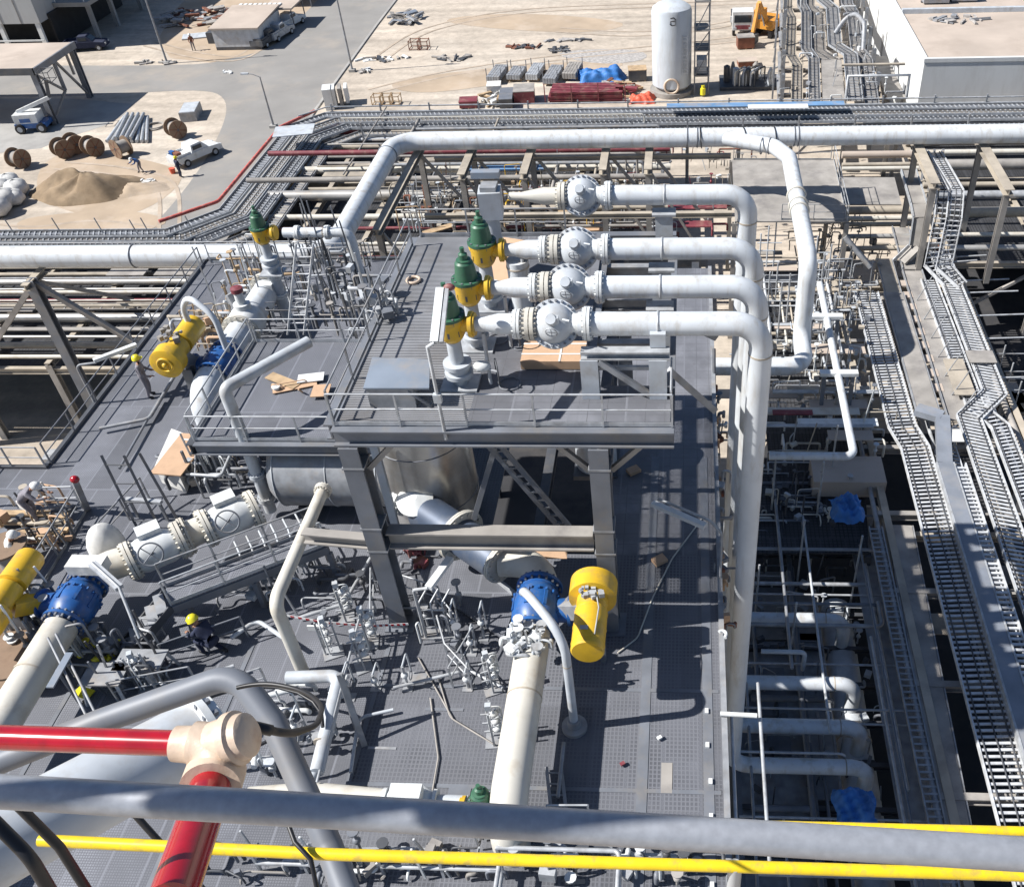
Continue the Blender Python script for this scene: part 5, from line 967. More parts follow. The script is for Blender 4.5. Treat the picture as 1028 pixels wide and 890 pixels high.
for x in (C1, C2):
    MB().ibeam((x, PY0-.05, .02), (x, PY0-.05, T-.55), .52, .62, .06, (0, 1, 0)).build('column', 'steel', up_)
    for z in (.05,): MB().box(x-.45, x+.45, PY0-.5, PY0+.4, .004, .06).build('base_plate', 'steel', up_)
    MB().ibeam((x, PY1-.1, .02), (x, PY1-.1, T-.55), .52, .62, .06, (0, 1, 0)).build('column', 'steel', up_)
    for z in (4.35, 3.45, 6.6):
        MB().box(x-.3, x+.3, PY0-.37, PY0+.27, z-.03, z+.03).build('stiffener', 'galvd', up_)
bz = up((-5, PY0), 531)
MB().ibeam((C1+.33, PY0-.05, bz-.3), (C2-.33, PY0-.05, bz-.3), .42, .62, .06).build('tie_beam', 'dustgrey', up_)
MB().ibeam((C1-2.3, PY0+.2, bz-.55), (C1-.33, PY0, bz-.55), .3, .4, .05).build('tie_beam', 'dustgrey', up_)
for s, x in ((1, C1), (-1, C2), (1, C2)): MB().bar((x+s*.3, PY0, T-1.5), (x+s*1.2, PY0, T-.55), .14).build('knee_brace', 'dustgrey', up_)
k = MB(); a, b = AY(497, 448, 21.2), AY(566, 528, 21.2)   # laced brace
for o in (-.18, .18): k.bar(a+V((o, 0, 0)), b+V((o, 0, 0)), .09, .14)
for i in range(10): p = a.lerp(b, (i+.5)/10); k.bar(p+V((-.18, 0, 0)), p+V((.18, 0, 0)), .08, .05)
k.build('laced_brace', 'steel', up_); MB().bar(a, AY(476, 520, 21.2), .16).build('brace', 'steel', up_)
MB().ibeam((C1, PY0+.3, T-.95), (C1, PY1-.3, T-.95), .3, .4, .05).build('longitudinal_beam', 'steel', up_); MB().ibeam((C2, PY0+.3, T-.95), (C2, PY1-.3, T-.95), .3, .4, .05).build('longitudinal_beam', 'steel', up_)
MB().bar((C2, PY0+.4, 4.0), (C2, PY1-.4, T-1.2), .2).build('brace', 'steel', up_)
# ------------------------------------------------------------------ side platform (z = T2)
SX0, SX1 = A(194, 444, T2).x, -9.0; SY0, SY1 = A(260, 442, T2).y, A(275, 343, T2).y
sp_ = thing('side_platform', 'lower side platform left of the upper platform with worn patterned plate', 'platform', (-11.5, 22, 0))
MB().box(SX0, SX1, SY0, SY1, T2-.06, T2).build('floor_plate', 'deckl', sp_)
MB().ibeam((SX0, SY0-.12, T2-.25), (SX1, SY0-.12, T2-.25), .24, .42, .04).build('edge_beam', 'steel', sp_); MB().ibeam((SX0-.13, SY0-.2, T2-.25), (SX0-.13, SY1, T2-.25), .24, .42, .04).build('edge_beam', 'steeld', sp_)
MB().ibeam((SX0, SY1+.13, T2-.25), (SX1, SY1+.13, T2-.25), .24, .42, .04).build('edge_beam', 'steeld', sp_)
for x in (SX0+.2,):
    for y in (SY0+3.4, SY1-.2): MB().ibeam((x, y, .02), (x, y, T2-.47), .35, .35, .05).build('column', 'steel', sp_)
# ------------------------------------------------------------------ rails on the platforms
guardrail('front guardrail along the near edge of the upper platform', [(PX0, PY0-.05, T), (PX1, PY0-.05, T)], 'galv', 1.0, 1.9)
guardrail('left guardrail of the upper platform above the side platform', [(PX0-.05, PY0+.1, T), (PX0-.05, 28.6, T)], 'galvd', 1.0, 1.8)
guardrail('back guardrail of the upper platform in front of the rack', [(PX0+.1, PY1-.05, T), (-4.0, PY1-.05, T)], 'galvd', 1.0, 1.6)
guardrail('short right guardrail at the front corner of the upper platform', [(PX1-.03, PY0+.1, T), (PX1-.03, 20.6, T)], 'galv', 1.0, 1.4)
guardrail('front guardrail of the side platform', [(SX0, SY0-.02, T2), (SX1+.1, SY0-.02, T2)], 'galv', 1.0, 1.6)
guardrail('left guardrail of the side platform over the blue valve', [(SX0-.02, SY0+.1, T2), (SX0-.02, SY1, T2)], 'galv', 1.0, 1.5)
guardrail('back guardrail of the side platform beside the ladder', [(SX0+.1, SY1-.03, T2), (SX1-.3, SY1-.03, T2)], 'galv', 1.0, 1.5)
# deck rails
guardrail('long guardrail on the left edge of the deck', [(XL+.02, yc+.3, 0), (XL+.02, 41.5, 0)], 'steel', 1.02, 2.0)
guardrail('guardrail on the small sideways jog of the deck edge', [(XL-.05, yc+.05, 0), (XL-2.7, yc+.05, 0)], 'galvd', 1.02, 1.4)
guardrail('guardrail at the far left where two workers stand', [(XL-2.7, yc-.05, 0), (XL-2.7, yc-6, 0)], 'galvd', 1.02, 1.6)
guardrail('guardrail across the back of the deck by the left white pipe', [(XL+.3, 41.8, 0), (-15.5, 41.8, 0)], 'galv', 1.02, 1.7)
iA, iB = A(90, 520), A(40, 612)
guardrail('inner guardrail beside the lower left yellow actuator', [A(88, 512), A(60, 560), A(36, 600)], 'galvd', 1.1, 1.3)
guardrail('short rail crossing beside the red topped post', [A(50, 512), A(84, 511)], 'galv', 1.1, 1.2, toe=False)
# ------------------------------------------------------------------ discharge lines
YS = [20.82, 22.64, 24.76, 28.25]; ZA = 9.74; XDN = 1.97
VX = [AY(px, py, y).x for (px, py), y in zip(((557, 328), (571, 292), (579, 256), (584, 198)), YS)]
lab = ['nearest', 'second nearest', 'third', 'farthest']
for i, y in enumerate(YS):
    pipe('discharge_pipe', f'{lab[i]} of the four white discharge pipes bending down at the platform side', [(VX[i]+.62, y, ZA), (XDN, y, ZA), (XDN, y, -10.6), (7.3, y, -10.6), (7.3, y, -12.4)], .31, 'white', .72, 'white discharge pipes of the upper platform', flanges=[((VX[i]+.85, y, ZA), (1, 0, 0))], seams=[((XDN, y, ZA-.9), (0, 0, 1)), ((6.4, y, -10.6), (1, 0, 0))], seg=24)
def gate_valve(label):
    t = thing('block_valve', label, 'valve', (0, 0, 0), 'white block valves on the discharge lines')
    MB().cyl((-.62, 0, 0), (.62, 0, 0), .28, None, 20).build('body', 'whitepaint', t)
    flange(MB(), (-.62, 0, 0), (1, 0, 0), .30, .1, 18).build('inlet_flange', 'cream', t)
    ax = V((0, -.75, .66)).normalized()
    b = MB().lathe((0, 0, 0), ax, [(-.12, .64), (.08, .64), (.09, .52), (.2, .5), (.32, .43), (.42, .3), (.47, .14), (.66, .11), (.7, .15), (.78, .13)], 28).build('bonnet', 'ltgrey', t)
    MB().bolts(ax*.1, ax, .585, 22, .026, .12).build('bonnet_bolts', 'steel', b)
    MB().lathe((0, 0, 0), -ax, [(.1, .62), (.3, .5), (.42, .25)], 20).build('back_cover', 'ltgrey', t)
    k = MB().obox(ax*.66+V((.06, 0, 0)), (.26, .16, .18)); k.cyl(ax*.7+V((.3, 0, 0)), ax*.7+V((.48, -.1, .02)), .03, None, 8); k.build('gearbox', 'ltgrey', t)
    k = MB().ring(ax*.72+V((.0, -.1, -.32)), (.15, 1, .3), .15, .018, 20, 6); k.bar(ax*.72+V((-.15, -.1, -.32)), ax*.72+V((.15, -.1, -.32)), .02); k.bar(ax*.72+V((0, -.04, -.46)), ax*.72+V((0, -.16, -.18)), .02); k.build('handwheel', 'galv', t)
    return t
gv = gate_valve('block valve nearest the camera, above the wooden crate on the platform')
GL = ['', 'second block valve from the camera, its bonnet overlapping the nearest one', 'third block valve from the camera, beside a plywood board', 'farthest block valve, next to the tall grey upright valve']
for i in (1, 2, 3): dup(gv, (VX[i], YS[i], ZA), 0, GL[i])
gv.location = (VX[0], YS[0], ZA)
def relief_valve(label):   # origin at its foot; outlet axis +X at height 1.9
    t = thing('relief_valve', label, 'relief valve', (0, 0, 0), 'green and yellow relief valves'); h = 1.9
    MB().box(-.5, .5, -.4, .4, .0, .06).build('base_plate', 'galv', t)
    k = MB().lathe((0, 0, .06), (0, 0, 1), [(0, .2), (.25, .2), (.26, .38), (.38, .38), (.39, .3), (.55, .3), (.56, .38), (.68, .38), (.69, .2), (1.35, .19)], 22); k.build('inlet_pipe', 'ltgrey', t)
    k = MB().lathe((0, 0, 1.45), (0, 0, 1), [(0, .24), (.08, .30), (.2, .36), (.45, .36), (.55, .40), (.68, .40)], 24); k.cyl((0, 0, h), (.5, 0, h), .22, .2, 18); k.build('body', 'yellow', t)
    MB().lathe((.5, 0, h), (1, 0, 0), [(0, .34), (.1, .34), (.11, .3), (.16, .3)], 22).build('outlet_flange', 'yellow', t)
    b = MB().lathe((0, 0, 2.13), (0, 0, 1), [(0, .42), (.08, .42), (.09, .31), (.55, .25), (.6, .2), (.64, .2), (.65, .12), (.8, .12), (.84, .06), (.98, .06)], 22).build('bonnet', 'green', t)
    MB().bolts((0, 0, 2.14), (0, 0, 1), .37, 10, .025, .2).build('bonnet_bolts', 'steel', b)
    k = MB().bolts((0, 0, 1.75), (0, 0, 1), .33, 8, .03, .16); k.build('body_bolts', 'steeld', t)
    return t
rv = relief_valve('green and yellow relief valve nearest the front rail of the upper platform')
RX = [-6.05, AY(470, 290, YS[1]).x, AY(485, 252, YS[2]).x]
for i in (1, 2): dup(rv, (RX[i], YS[i], T), 0, ['', 'middle green and yellow relief valve of the row on the upper platform', 'farthest green and yellow relief valve of the platform row, by a plywood board'][i])
rv.location = (RX[0], YS[0], T)
rl_ = dup(rv, (0, 0, 0), 0, 'lone green and yellow relief valve above the deck near the left white pipe'); rs_ = dup(rv, (0, 0, 0), 0, 'small relief valve half hidden by the grey foreground rail')
for i in (0, 1, 2):
    xs = RX[i]+.66
    pipe('relief_outlet_pipe', f'{["nearest", "middle", "farthest"][i]} white relief outlet pipe widening towards its block valve', [(xs, YS[i], ZA), (xs+.25, YS[i], ZA), (xs+.6, YS[i], ZA), (VX[i]-.7, YS[i], ZA)], [.19, .19, .275, .275], 'white', 0.001, 'relief outlet pipes', flanges=[((VX[i]-.95, YS[i], ZA), (1, 0, 0))], seg=22)
# farthest line: inlet with reducer and tall grey valve
x4v = VX[3]
pipe('reducer_pipe', 'cream reducer leading into the farthest block valve', [(x4v-.72, YS[3], ZA), (x4v-1.2, YS[3], ZA), (x4v-1.9, YS[3], ZA), (x4v-2.3, YS[3], ZA)], [.27, .27, .13, .13], 'cream', .001)
tb = AY(496, 238, YS[3]-.1); t = thing('tall_valve', 'tall grey upright valve with square head at the platform back', 'valve', V((tb.x, tb.y, T)))
MB().lathe((tb.x, tb.y, T), (0, 0, 1), [(0, .42), (.14, .42), (.15, .27), (1.3, .25)], 22).build('stem_pipe', 'ltgrey', t); MB().obox((tb.x+.05, tb.y, T+1.75), (.7, .7, .9), Quaternion((0, 0, 1), .1)).build('head', 'ltgrey', t); MB().obox((tb.x+.05, tb.y, T+2.28), (.5, .5, .14)).build('cap', 'galvd', t); MB().obox((tb.x-.1, tb.y+.45, T+2.5), (.9, .3, .2)).build('bracket', 'bluelt', t)
MB().bolts((tb.x, tb.y, T+.07), (0, 0, 1), .36, 12, .03, .24).build('flange_bolts', 'steel', t)
# elbow stub on third line
p = V((VX[2]-1.75, YS[2]+.02, ZA)); pipe('elbow_stub', 'white downward stub with collar under the third relief outlet pipe', [(p.x, p.y-.05, ZA-.3), (p.x, p.y-.05, T+.02)], [.33, .30], 'white', .01, seams=[((p.x, p.y-.05, ZA-.5), (0, 0, 1))])
# support frames of the lines
t = thing('pipe_support', 'grey goal post frame at the platform front right under the nearest line', 'pipe support', (-1.5, 20.3, T))
xa, xb_ = AY(594, 395, 20.3).x, AY(661, 395, 20.3).x
zf = up((xb_, 20.3), 352)
for x in (xa, xb_): MB().ibeam((x, 20.3, T+.005), (x, 20.3, zf-.2), .46, .34, .05, (0, 1, 0)).build('post', 'ltgrey', t)
MB().ibeam((xa-.2, 20.3, zf-.08), (xb_+.3, 20.3, zf-.08), .3, .24, .04).build('beam', 'galv', t); MB().bar((xa+.25, 20.2, zf-.25), (xb_-.2, 20.2, T+.1), .14).build('brace', 'galvd', t); MB().bar((xa+.2, 20.45, T+.8), (xb_-.2, 20.45, T+.8), .1).build('tie', 'galv', t)
for i in range(1, 4):
    t = thing('pipe_support', ['', 'grey stool with clamp under the second discharge pipe', 'grey stool with clamp under the third discharge pipe', 'grey stool with clamp under the farthest discharge pipe'][i], 'pipe support', (-.65, YS[i], T-.3)); y = YS[i]-.15
    MB().box(-.95, -.4, y-.2, y+.2, T-.1, T+1.35).build('pedestal', 'ltgrey', t); MB().ring((-.66, YS[i], ZA), (1, 0, 0), .3, .04, 20, 6).build('clamp', 'galv', t); MB().box(-1.05, -.3, y-.25, y+.25, T+1.352, T+1.42).build('cap_plate', 'galv', t)
t = thing('pipe_support', 'grey saddle clamp standing on the goal post frame', 'pipe support', (xb_, YS[0], zf)); MB().box(xb_-.2, xb_+.2, 20.35, 20.75, zf+.06, zf+.45).build('saddle', 'ltgrey', t); MB().ring((xb_, YS[0], ZA), (1, 0, 0), .3, .04, 20, 6).build('clamp', 'galv', t)
for i, (a, b) in enumerate((((AY(672, 372, 20.6)), V((.85, 21.5, T-1.4))), (V((-.5, 22.9, T+.9)), V((.9, 23.4, T-.2))))):
    solo('strut', MB().bar(a, b, .18), 'galvd', ['grey strut leaning out at the platform front right corner', 'grey strut under the second discharge pipe'][i], 'strut')
# platform furniture
c = A(556, 352, T+.3); t = thing('wooden_crate', 'flat wooden crate with white straps under the nearest block valve', 'crate', V((c.x, c.y, T)))
MB().obox((c.x, c.y, T+.16), (1.75, 1.0, .26)).build('box', 'ply', t)
for dy in (-.15, .35): MB().obox((c.x, c.y+dy, T+.297), (1.77, .05, .012)).build('strap', 'bldwhite', t)
MB().obox((c.x+.2, c.y, T+.30), (.05, 1.02, .01)).build('strap', 'bldwhite', t)
c = A(506, 262, T+.7); solo('plywood_board', MB().obox(c+V((0, 0, -.1)), (.75, 1.9, .04), Quaternion((0, 0, 1), -.3) @ Quaternion((1, 0, 0), .45)), 'ply', 'plywood board leaning between the farthest relief valve and its outlet', 'board')
q = [A(365, 391, T+.62), A(431, 391, T+.62), A(432, 362, T+.72), A(374, 360, T+.72)]
t = thing('deck_hatch', 'flat grey box with open side on the upper platform floor', 'hatch', V((q[0].x, q[0].y, T))); k = MB()
k.add([*q, *[V((p.x, p.y, p.z+.05)) for p in q]], [(3, 2, 1, 0), (4, 5, 6, 7), (0, 1, 5, 4), (1, 2, 6, 5), (2, 3, 7, 6), (3, 0, 4, 7)]); k.build('lid', 'bluelt', t)
MB().hexa([(q[0].x+.05, q[0].y+.03), (q[1].x-.45, q[1].y+.03), (q[2].x-.45, q[2].y-.05), (q[3].x+.05, q[3].y-.05)], T+.003, T+.6).build('box', 'galvd', t); MB().bar((q[1].x-.05, q[1].y+.05, T+.02), (q[1].x-.6, q[1].y+.02, T+.55), .06).build('stay', 'steel', t)
# lamp standard on the platform front
pb = A(446, 430, T-.3); pb = V((AY(444, 420, PY0-.2).x, PY0-.22, T-.3)); zt = up((pb.x-.2, pb.y), 345)
t = thing('floodlight_standard', 'white fluorescent floodlight on a bent pole at the platform front rail', 'lamp', pb)
top = AY(440, 288, PY0+1.0)
MB().tube([pb, (pb.x, pb.y, zt-.1), AY(436, 344, pb.y+.05)], .05, 8).build('pole', 'galv', t); l0 = AY(436, 344, pb.y+.05); l1 = AY(442, 290, pb.y+1.5)
MB().bar(l0, l1, .2, .14).build('lamp_housing', 'whitepaint', t); MB().bar(l0+V((.17, 0, 0)), l1+V((.17, 0, 0)), .09).build('support_arm', 'galv', t); MB().box(pb.x-.1, pb.x+.1, pb.y-.08, pb.y+.05, T+.9, T+1.15).build('junction_box', 'ltgrey', t); MB().ball(l1+V((.22, .05, .02)), (.15, .09, .09), 10, 6).build('red_valve', 'redpipe', t)
for i, (px, py) in enumerate(((524, 345), (512, 385), (500, 340))): c = A(px, py, T+.03); solo('cable_coil', MB().ring(c, (0, 0, 1), [.32, .3, .28][i], .018, 24, 5), 'steel', ['thin cable coil on the platform behind the crate', 'thin cable coil near the front rail of the upper platform', 'thin cable coil beside the nearest relief outlet'][i], 'cable')
for i, (x, y) in enumerate(((-5.2, 20.9), (-4.9, 22.7), (-4.7, 24.8))):
    t = thing('drain_valve', ['small drain valve with handwheel below the nearest outlet pipe', 'small drain valve with handwheel below the middle outlet pipe', 'small drain valve with handwheel below the farthest outlet pipe'][i], 'valve', (x, y-.2, T), 'drain valves on the upper platform')
    MB().cyl((x, y-.2, T+.1), (x, y-.2, ZA-.2), .05, None, 10).build('stem', 'galv', t); MB().ball((x-.15, y-.25, T+.7), (.24, .16, .16), 12, 8).build('body', 'whitepaint', t); MB().ring((x+.25, y-.35, T+.6), (1, .3, 0), .34, .025, 22, 6).build('handwheel', 'steeld', t); MB().cyl((x-.3, y-.25, T+.7), (x+.25, y-.35, T+.6), .035, None, 8).build('spindle', 'galv', t)
c = A(415, 281, T+.05); solo('rope_coil', MB().ring(c, (0, 0, 1), .2, .05, 18, 6), 'tan', 'small yellow rope coil on the upper platform left side', 'rope')
clutter('post_clamps', 'clamps and fittings on the bent pipe at the left platform rail', [(360, 325), (395, 330), (392, 296), (362, 292)], 16, T, ['galv', 'steel', 'ltgrey'], 81, (.3, 1.2), spread=.4)
# ------------------------------------------------------------------ vessels beneath the platform
c = V((A(420, 480, 2.6).x, A(420, 480, 2.6).y+1.2, 0)); t = thing('clad_vessel', 'upright stainless clad vessel under the upper platform', 'vessel', c)
MB().lathe((c.x, c.y, .3), (0, 0, 1), [(0, 1.55), (5.2, 1.55), (5.6, 1.35), (5.9, .9), (6.0, .1)], 36).build('shell', 'stainless', t)
for z in (1.2, 3.6): MB().ring((c.x, c.y, z), (0, 0, 1), 1.555, .02, 40, 5).build('band', 'steel', t)
MB().cyl((c.x, c.y, 0), (c.x, c.y, .3), 1.4, None, 30).build('skirt', 'steeld', t); MB().box(c.x-1.1, c.x-.85, c.y-1.75, c.y-1.6, .8, 4.6).build('insulation_strip', 'bluelt', t)
a, b = A(258, 500, 1.9), A(396, 470, 1.9); yv_ = SY0+.9; t = thing('clad_drum', 'horizontal grey drum on the deck under the side platform', 'vessel', (-12, yv_, 0))
MB().lathe((a.x-.2, yv_, 1.7), (1, 0, 0), [(0, .05), (.08, .6), (.3, 1.1), (.6, 1.35), (5.6, 1.35), (5.9, 1.1), (6.1, .2)], 32).build('shell', 'galvd', t)
for x in (a.x+1, a.x+4): MB().box(x-.2, x+.2, yv_-1, yv_+1, .004, .7).build('saddle', 'steeld', t)
for x in (a.x+.4, a.x+2.2, a.x+3.9): MB().ring((x, yv_, 1.7), (1, 0, 0), 1.36, .02, 36, 5).build('band', 'ltgrey', t)
MB().lathe((a.x+.9, yv_-.3, 3.0), (0, 0, 1), [(0, .4), (.3, .4), (.31, .52), (.42, .52)], 20).build('nozzle', 'stainless', t)
c = A(566, 480, .0); t = thing('storage_drum', 'pale vertical drum in the gloom under the platform', 'vessel', V((-3.1, 26.8, 0))); MB().lathe((-3.2, 26.6, .1), (0, 0, 1), [(0, .75), (3.2, .75), (3.5, .5), (3.6, .1)], 24).build('shell', 'ltgrey', t); MB().box(-4, -2.4, 25.8, 27.4, -.1, .09).build('base_frame', 'steeld', t)
# ------------------------------------------------------------------ right actuated valve and its pipe (along Y)
zP = 1.5; xp = A(528, 690, zP).x
def actuated(loc, dirx=1, label='', cat='actuated valve', sc=1.0, ball=.72):
    """pipe along Y through the origin; actuator beyond the ball on side dirx, its cylinders along Y"""
    t = thing('actuated_valve', label, cat, loc, 'blue valves with yellow actuators'); L = V(loc)
    q = sc; k = MB().lathe(L+V((0, -.8*q, 0)), (0, 1, 0), [(x*q, y*q) for x, y in [(0, .58), (.1, .58), (.12, .54), (.35, ball-.04), (.8, ball), (1.25, ball-.04), (1.48, .54), (1.5, .58), (1.6, .58)]], 30); k.bolts(L+V((0, .28*q, 0)), (0, 1, 0), (ball+.01)*q, 20, .028*q, .1*q); k.build('ball_body', 'blue', t)
    for a in range(8):
        e = V((math.cos(a*.785+.3), 0, math.sin(a*.785+.3))); MB().bar(L+e*(ball-.02)*q+V((0, -.3*q, 0)), L+e*(ball-.02)*q+V((0, .3*q, 0)), .1*q, .07*q, e).build('cast_rib', 'blue', t)
    for y in (-.86*q, .86*q):
        f = MB().disc(L+V((0, y, 0)), (0, 1, 0), .7*q, .1, 28).build('flange', 'blue', t); MB().bolts(L+V((0, y, 0)), (0, 1, 0), .63*q, 18, .03, .28).build('flange_bolts', 'steel', f)
    k = MB().lathe(L+V((0, 0, 0)), (dirx, 0, 0), [(.6, .36), (.95, .36), (.96, .46), (1.05, .46)], 20); k.build('neck', 'blue', t); MB().bar(L+V((dirx*1.05, 0, 0)), L+V((dirx*1.4, 0, .25)), .5, .5).build('yoke', 'galvd', t)
    return t
av = actuated((xp-.05, A(540, 612, zP).y, zP), 1, 'right blue valve with upright yellow actuator under the platform front')
L = V(av.location); ax_, az_ = A(594, 610, 2.55).x, 2.55; ya, yb2 = A(590, 652, az_).y, A(596, 580, az_).y
act = MB().lathe((ax_, ya-.1, az_), (0, 1, 0), [(0, .05), (.01, .42), (.06, .46), (1.42, .46), (1.45, .25)], 28).build('spring_cylinder', 'yellow', av)
MB().lathe((ax_, ya+1.35, az_), (0, 1, 0), [(0, .3), (.15, .44), (.55, .44), (.6, .3)], 24).build('scotch_yoke', 'yellow', av)
MB().lathe((ax_, ya+1.75, az_), (0, 1, 0), [(0, .45), (.05, .68), (.66, .68), (.72, .6), (.74, .05)], 32).build('piston_cylinder', 'yellow', av)
clf = MB(); rnd = random.Random(9)
for i in range(16): clf.obox((ax_+rnd.uniform(-.3, .3), ya+1.6+rnd.uniform(-.15, .25), az_+.5+rnd.uniform(-.1, .12)), (rnd.uniform(.05, .16),)*3, Quaternion((0, 0, 1), rnd.random()))
clf.build('control_fittings', 'galv', av)
MB().bar((L.x+.9, L.y, 1.6), (ax_, ya+1.6, az_-.2), .5, .5).build('mounting', 'galvd', av)
MB().bar((ax_+.2, ya+1.6, 0), (ax_+.2, ya+1.6, az_-.4), .16).build('prop', 'steel', av)
y0 = L.y
e0 = A(515, 572, zP)
pipe('process_pipe', 'large cream pipe running to the camera from the right blue valve', [(xp, y0-.9, zP), (xp, A(508, 822, zP).y, zP), (xp, A(508, 822, zP).y, -.5)], .475, 'cream', .9, seams=[((xp, A(515, 700, zP).y, zP), (0, 1, 0))], flanges=[], seg=28)
pe_ = A(512, 570, zP); pd = A(425, 512, zP)
pipe('process_pipe', 'cream elbow curving from the right blue valve to the diagonal pipe', [(xp, y0+.9, zP), (xp, pe_.y+.25, zP), pe_+V((-.35, .28, 0))], .475, 'cream', 1.3, flanges=[(pe_+V((-.3, .22, 0)), (pd-pe_).normalized())], seg=28, fm='cream')
pipe('process_pipe', 'blue grey diagonal pipe passing under the tie beam', [pe_+V((-.4, .3, 0)), pd], .62, 'slate', seg=28, flanges=[(pe_.lerp(pd, .55), (pd-pe_))], fm='cream')
t = thing('block_valve', 'white block valve with round cap behind the tie beam', 'valve', pd); d = (pd-pe_).normalized()
MB().cyl(pd-d*.5, pd+d*1.0, .42, None, 20).build('body', 'whitepaint', t); MB().lathe(pd+d*.2, (0, -.4, 1), [(0, .45), (.5, .45), (.51, .6), (.62, .6), (.7, .4), (.8, .1)], 24).build('bonnet', 'whitepaint', t); flange(MB(), pd+d*.9, d, .42, .1).build('flange', 'whitepaint', t)
solo('plywood_board', MB().obox(A(540, 545, 1.4), (1.9, 1.0, .05), Quaternion((1, 0, 0), .5)), 'ply', 'orange plywood board under the tie beam beside the column', 'board'); solo('cover_sheet', MB().obox(A(505, 545, 2.2), (1.3, .5, .05), Quaternion((0, 0, 1), -.1)), 'cloth', 'white sheet draped on the blue grey diagonal pipe', 'sheet')
# small curved white vent pipe
vb = A(577, 730); zt = up((vb.x, vb.y), 640)
pipe('vent_pipe', 'curved white vent pipe rising from the deck to the right blue valve', [vb+V((0, 0, .1)), V((vb.x, vb.y, zt)), V((xp+.1, vb.y+1.3, zt+.35)), V((xp, vb.y+1.6, zt-.1))], .12, 'ltgrey', .9, seams=[((vb.x, vb.y, zt*.72), (0, 0, 1))]); solo('pedestal', MB().lathe(vb, (0, 0, 1), [(0, .36), (.12, .36), (.14, .2), (.4, .18)], 20), 'galvd', 'round grey pedestal of the curved white vent pipe', 'pedestal')
clutter('valve_trim', 'silver tubing and fittings on top of the right cream pipe', [(510, 660), (545, 660), (548, 632), (515, 632)], 40, 1.9, ['galv', 'whitepaint', 'galv', 'ltgrey'], 91, (.15, .6), spread=.3)
# ------------------------------------------------------------------ left rear valve run (along Y)
xr = A(215, 375, 1.5).x
av2 = actuated((xr, A(219, 366, 1.5).y, 1.5), -1, 'left rear blue valve with yellow actuator lying by the deck rail', sc=.92); L = V(av2.location)
za = 2.6; ca, cb = A(170, 362, za), A(186, 337, za); xx = (ca.x+cb.x)/2
MB().lathe((xx, ca.y-.3, za), (0, 1, 0), [(0, .05), (.01, .5), (.05, .62), (.6, .62), (.66, .4)], 30).build('piston_cylinder', 'yellow', av2); k = MB().ring((xx, ca.y-.31, za), (0, 1, 0), .28, .05, 24); k.ball((xx, ca.y-.3, za), .12, 10, 6); k.build('end_ring', 'yellow', av2)
MB().lathe((xx, ca.y+.36, za), (0, 1, 0), [(0, .3), (.1, .42), (.7, .42), (.75, .3)], 22).build('scotch_yoke', 'yellow', av2); MB().lathe((xx, ca.y+1.15, za), (0, 1, 0), [(0, .3), (.04, .45), (1.4, .45), (1.46, .3)], 26).build('spring_cylinder', 'yellow', av2)
MB().bar((xx, ca.y+.7, za-.2), (L.x-1.0, L.y, 1.6), .5, .45).build('mounting', 'galvd', av2); MB().ibeam((xx+.4, ca.y+.4, 0), (xx+.4, ca.y+.4, za-.6), .4, .4, .05, (0, 1, 0)).build('prop', 'steel', av2)
clf = MB()
for i in range(14): clf.obox((xx+rnd.uniform(-.5, .4), ca.y+.95+rnd.uniform(-.3, .3), za+.4+rnd.uniform(0, .3)), (rnd.uniform(.08, .25),)*3, Quaternion((0, 0, 1), rnd.random()))
clf.build('control_fittings', 'dustgrey', av2)
yf = A(272, 288, 1.5).y
pipe('process_pipe', 'white pipe from the left rear blue valve to the far flange', [(xr, L.y+.9, 1.5), (xr, yf, 1.5)], .56, 'white', flanges=[((xr, yf-.2, 1.5), (0, 1, 0)), ((xr, L.y+2.4, 1.5), (0, 1, 0))], seg=26, fm='cream')
pipe('process_pipe', 'white elbow dropping through the deck below the left rear valve', [(xr, L.y-.9, 1.5), (xr, L.y-2.0, 1.5), (xr, L.y-2.0, -1)], .56, 'white', .9, seg=26)
t = thing('block_valve', 'white block valve with red topped lever on the left rear run', 'valve', (xr, L.y+3.2, 1.5)); MB().lathe((xr, L.y+2.7, 1.5), (0, 1, 0), [(0, .6), (.25, .74), (.7, .74), (.95, .6)], 24).build('body', 'whitepaint', t); MB().lathe((xr, L.y+3.2, 2.1), (0, 0, 1), [(0, .35), (.3, .35), (.31, .2), (.8, .18)], 16).build('bonnet', 'whitepaint', t); MB().lathe((xr, L.y+3.2, 2.95), (0, 0, 1), [(0, .25), (.18, .25), (.24, .1)], 14).build('indicator', 'redpipe', t)
pv = [A(207, 330, 2), A(200, 303, 4.0)]
hb = A(228, 352, 2.0); pipe('vent_pipe', 'white hooped vent pipe beside the left rear yellow actuator', [V((hb.x, hb.y, 1.5)), V((hb.x, hb.y, 3.6)), V((hb.x-1.0, hb.y+.4, 4.3)), V((hb.x-1.5, hb.y+.6, 3.6)), V((hb.x-1.5, hb.y+.6, 2.6))], .12, 'white', .8)
t = thing('lever_stand', 'grey inclined channel stand right of the left rear run', 'stand', A(265, 345)); a = A(263, 352); MB().bar(a+V((0, 0, .02)), (a.x-.8, a.y+.4, 2.6), .34, .2).build('channel', 'galvd', t); MB().box(a.x-.4, a.x+.4, a.y-.4, a.y+.3, .004, .05).build('foot', 'steel', t)
clutter('valve_cluster', 'fittings and small valves around the left rear valve run', [(200, 345), (262, 345), (300, 262), (240, 262)], 80, .2, ['whitepaint', 'galv', 'ltgrey', 'steel', 'wood', 'galvd'], 92, (.4, 2.4), spread=.6)
clutter('timber_heap', 'planks and boxes heaped behind the left rear yellow actuator', [(195, 355), (225, 350), (232, 322), (205, 322)], 26, .3, ['wood', 'ply', 'dusty'], 93, (.6, 2.0))
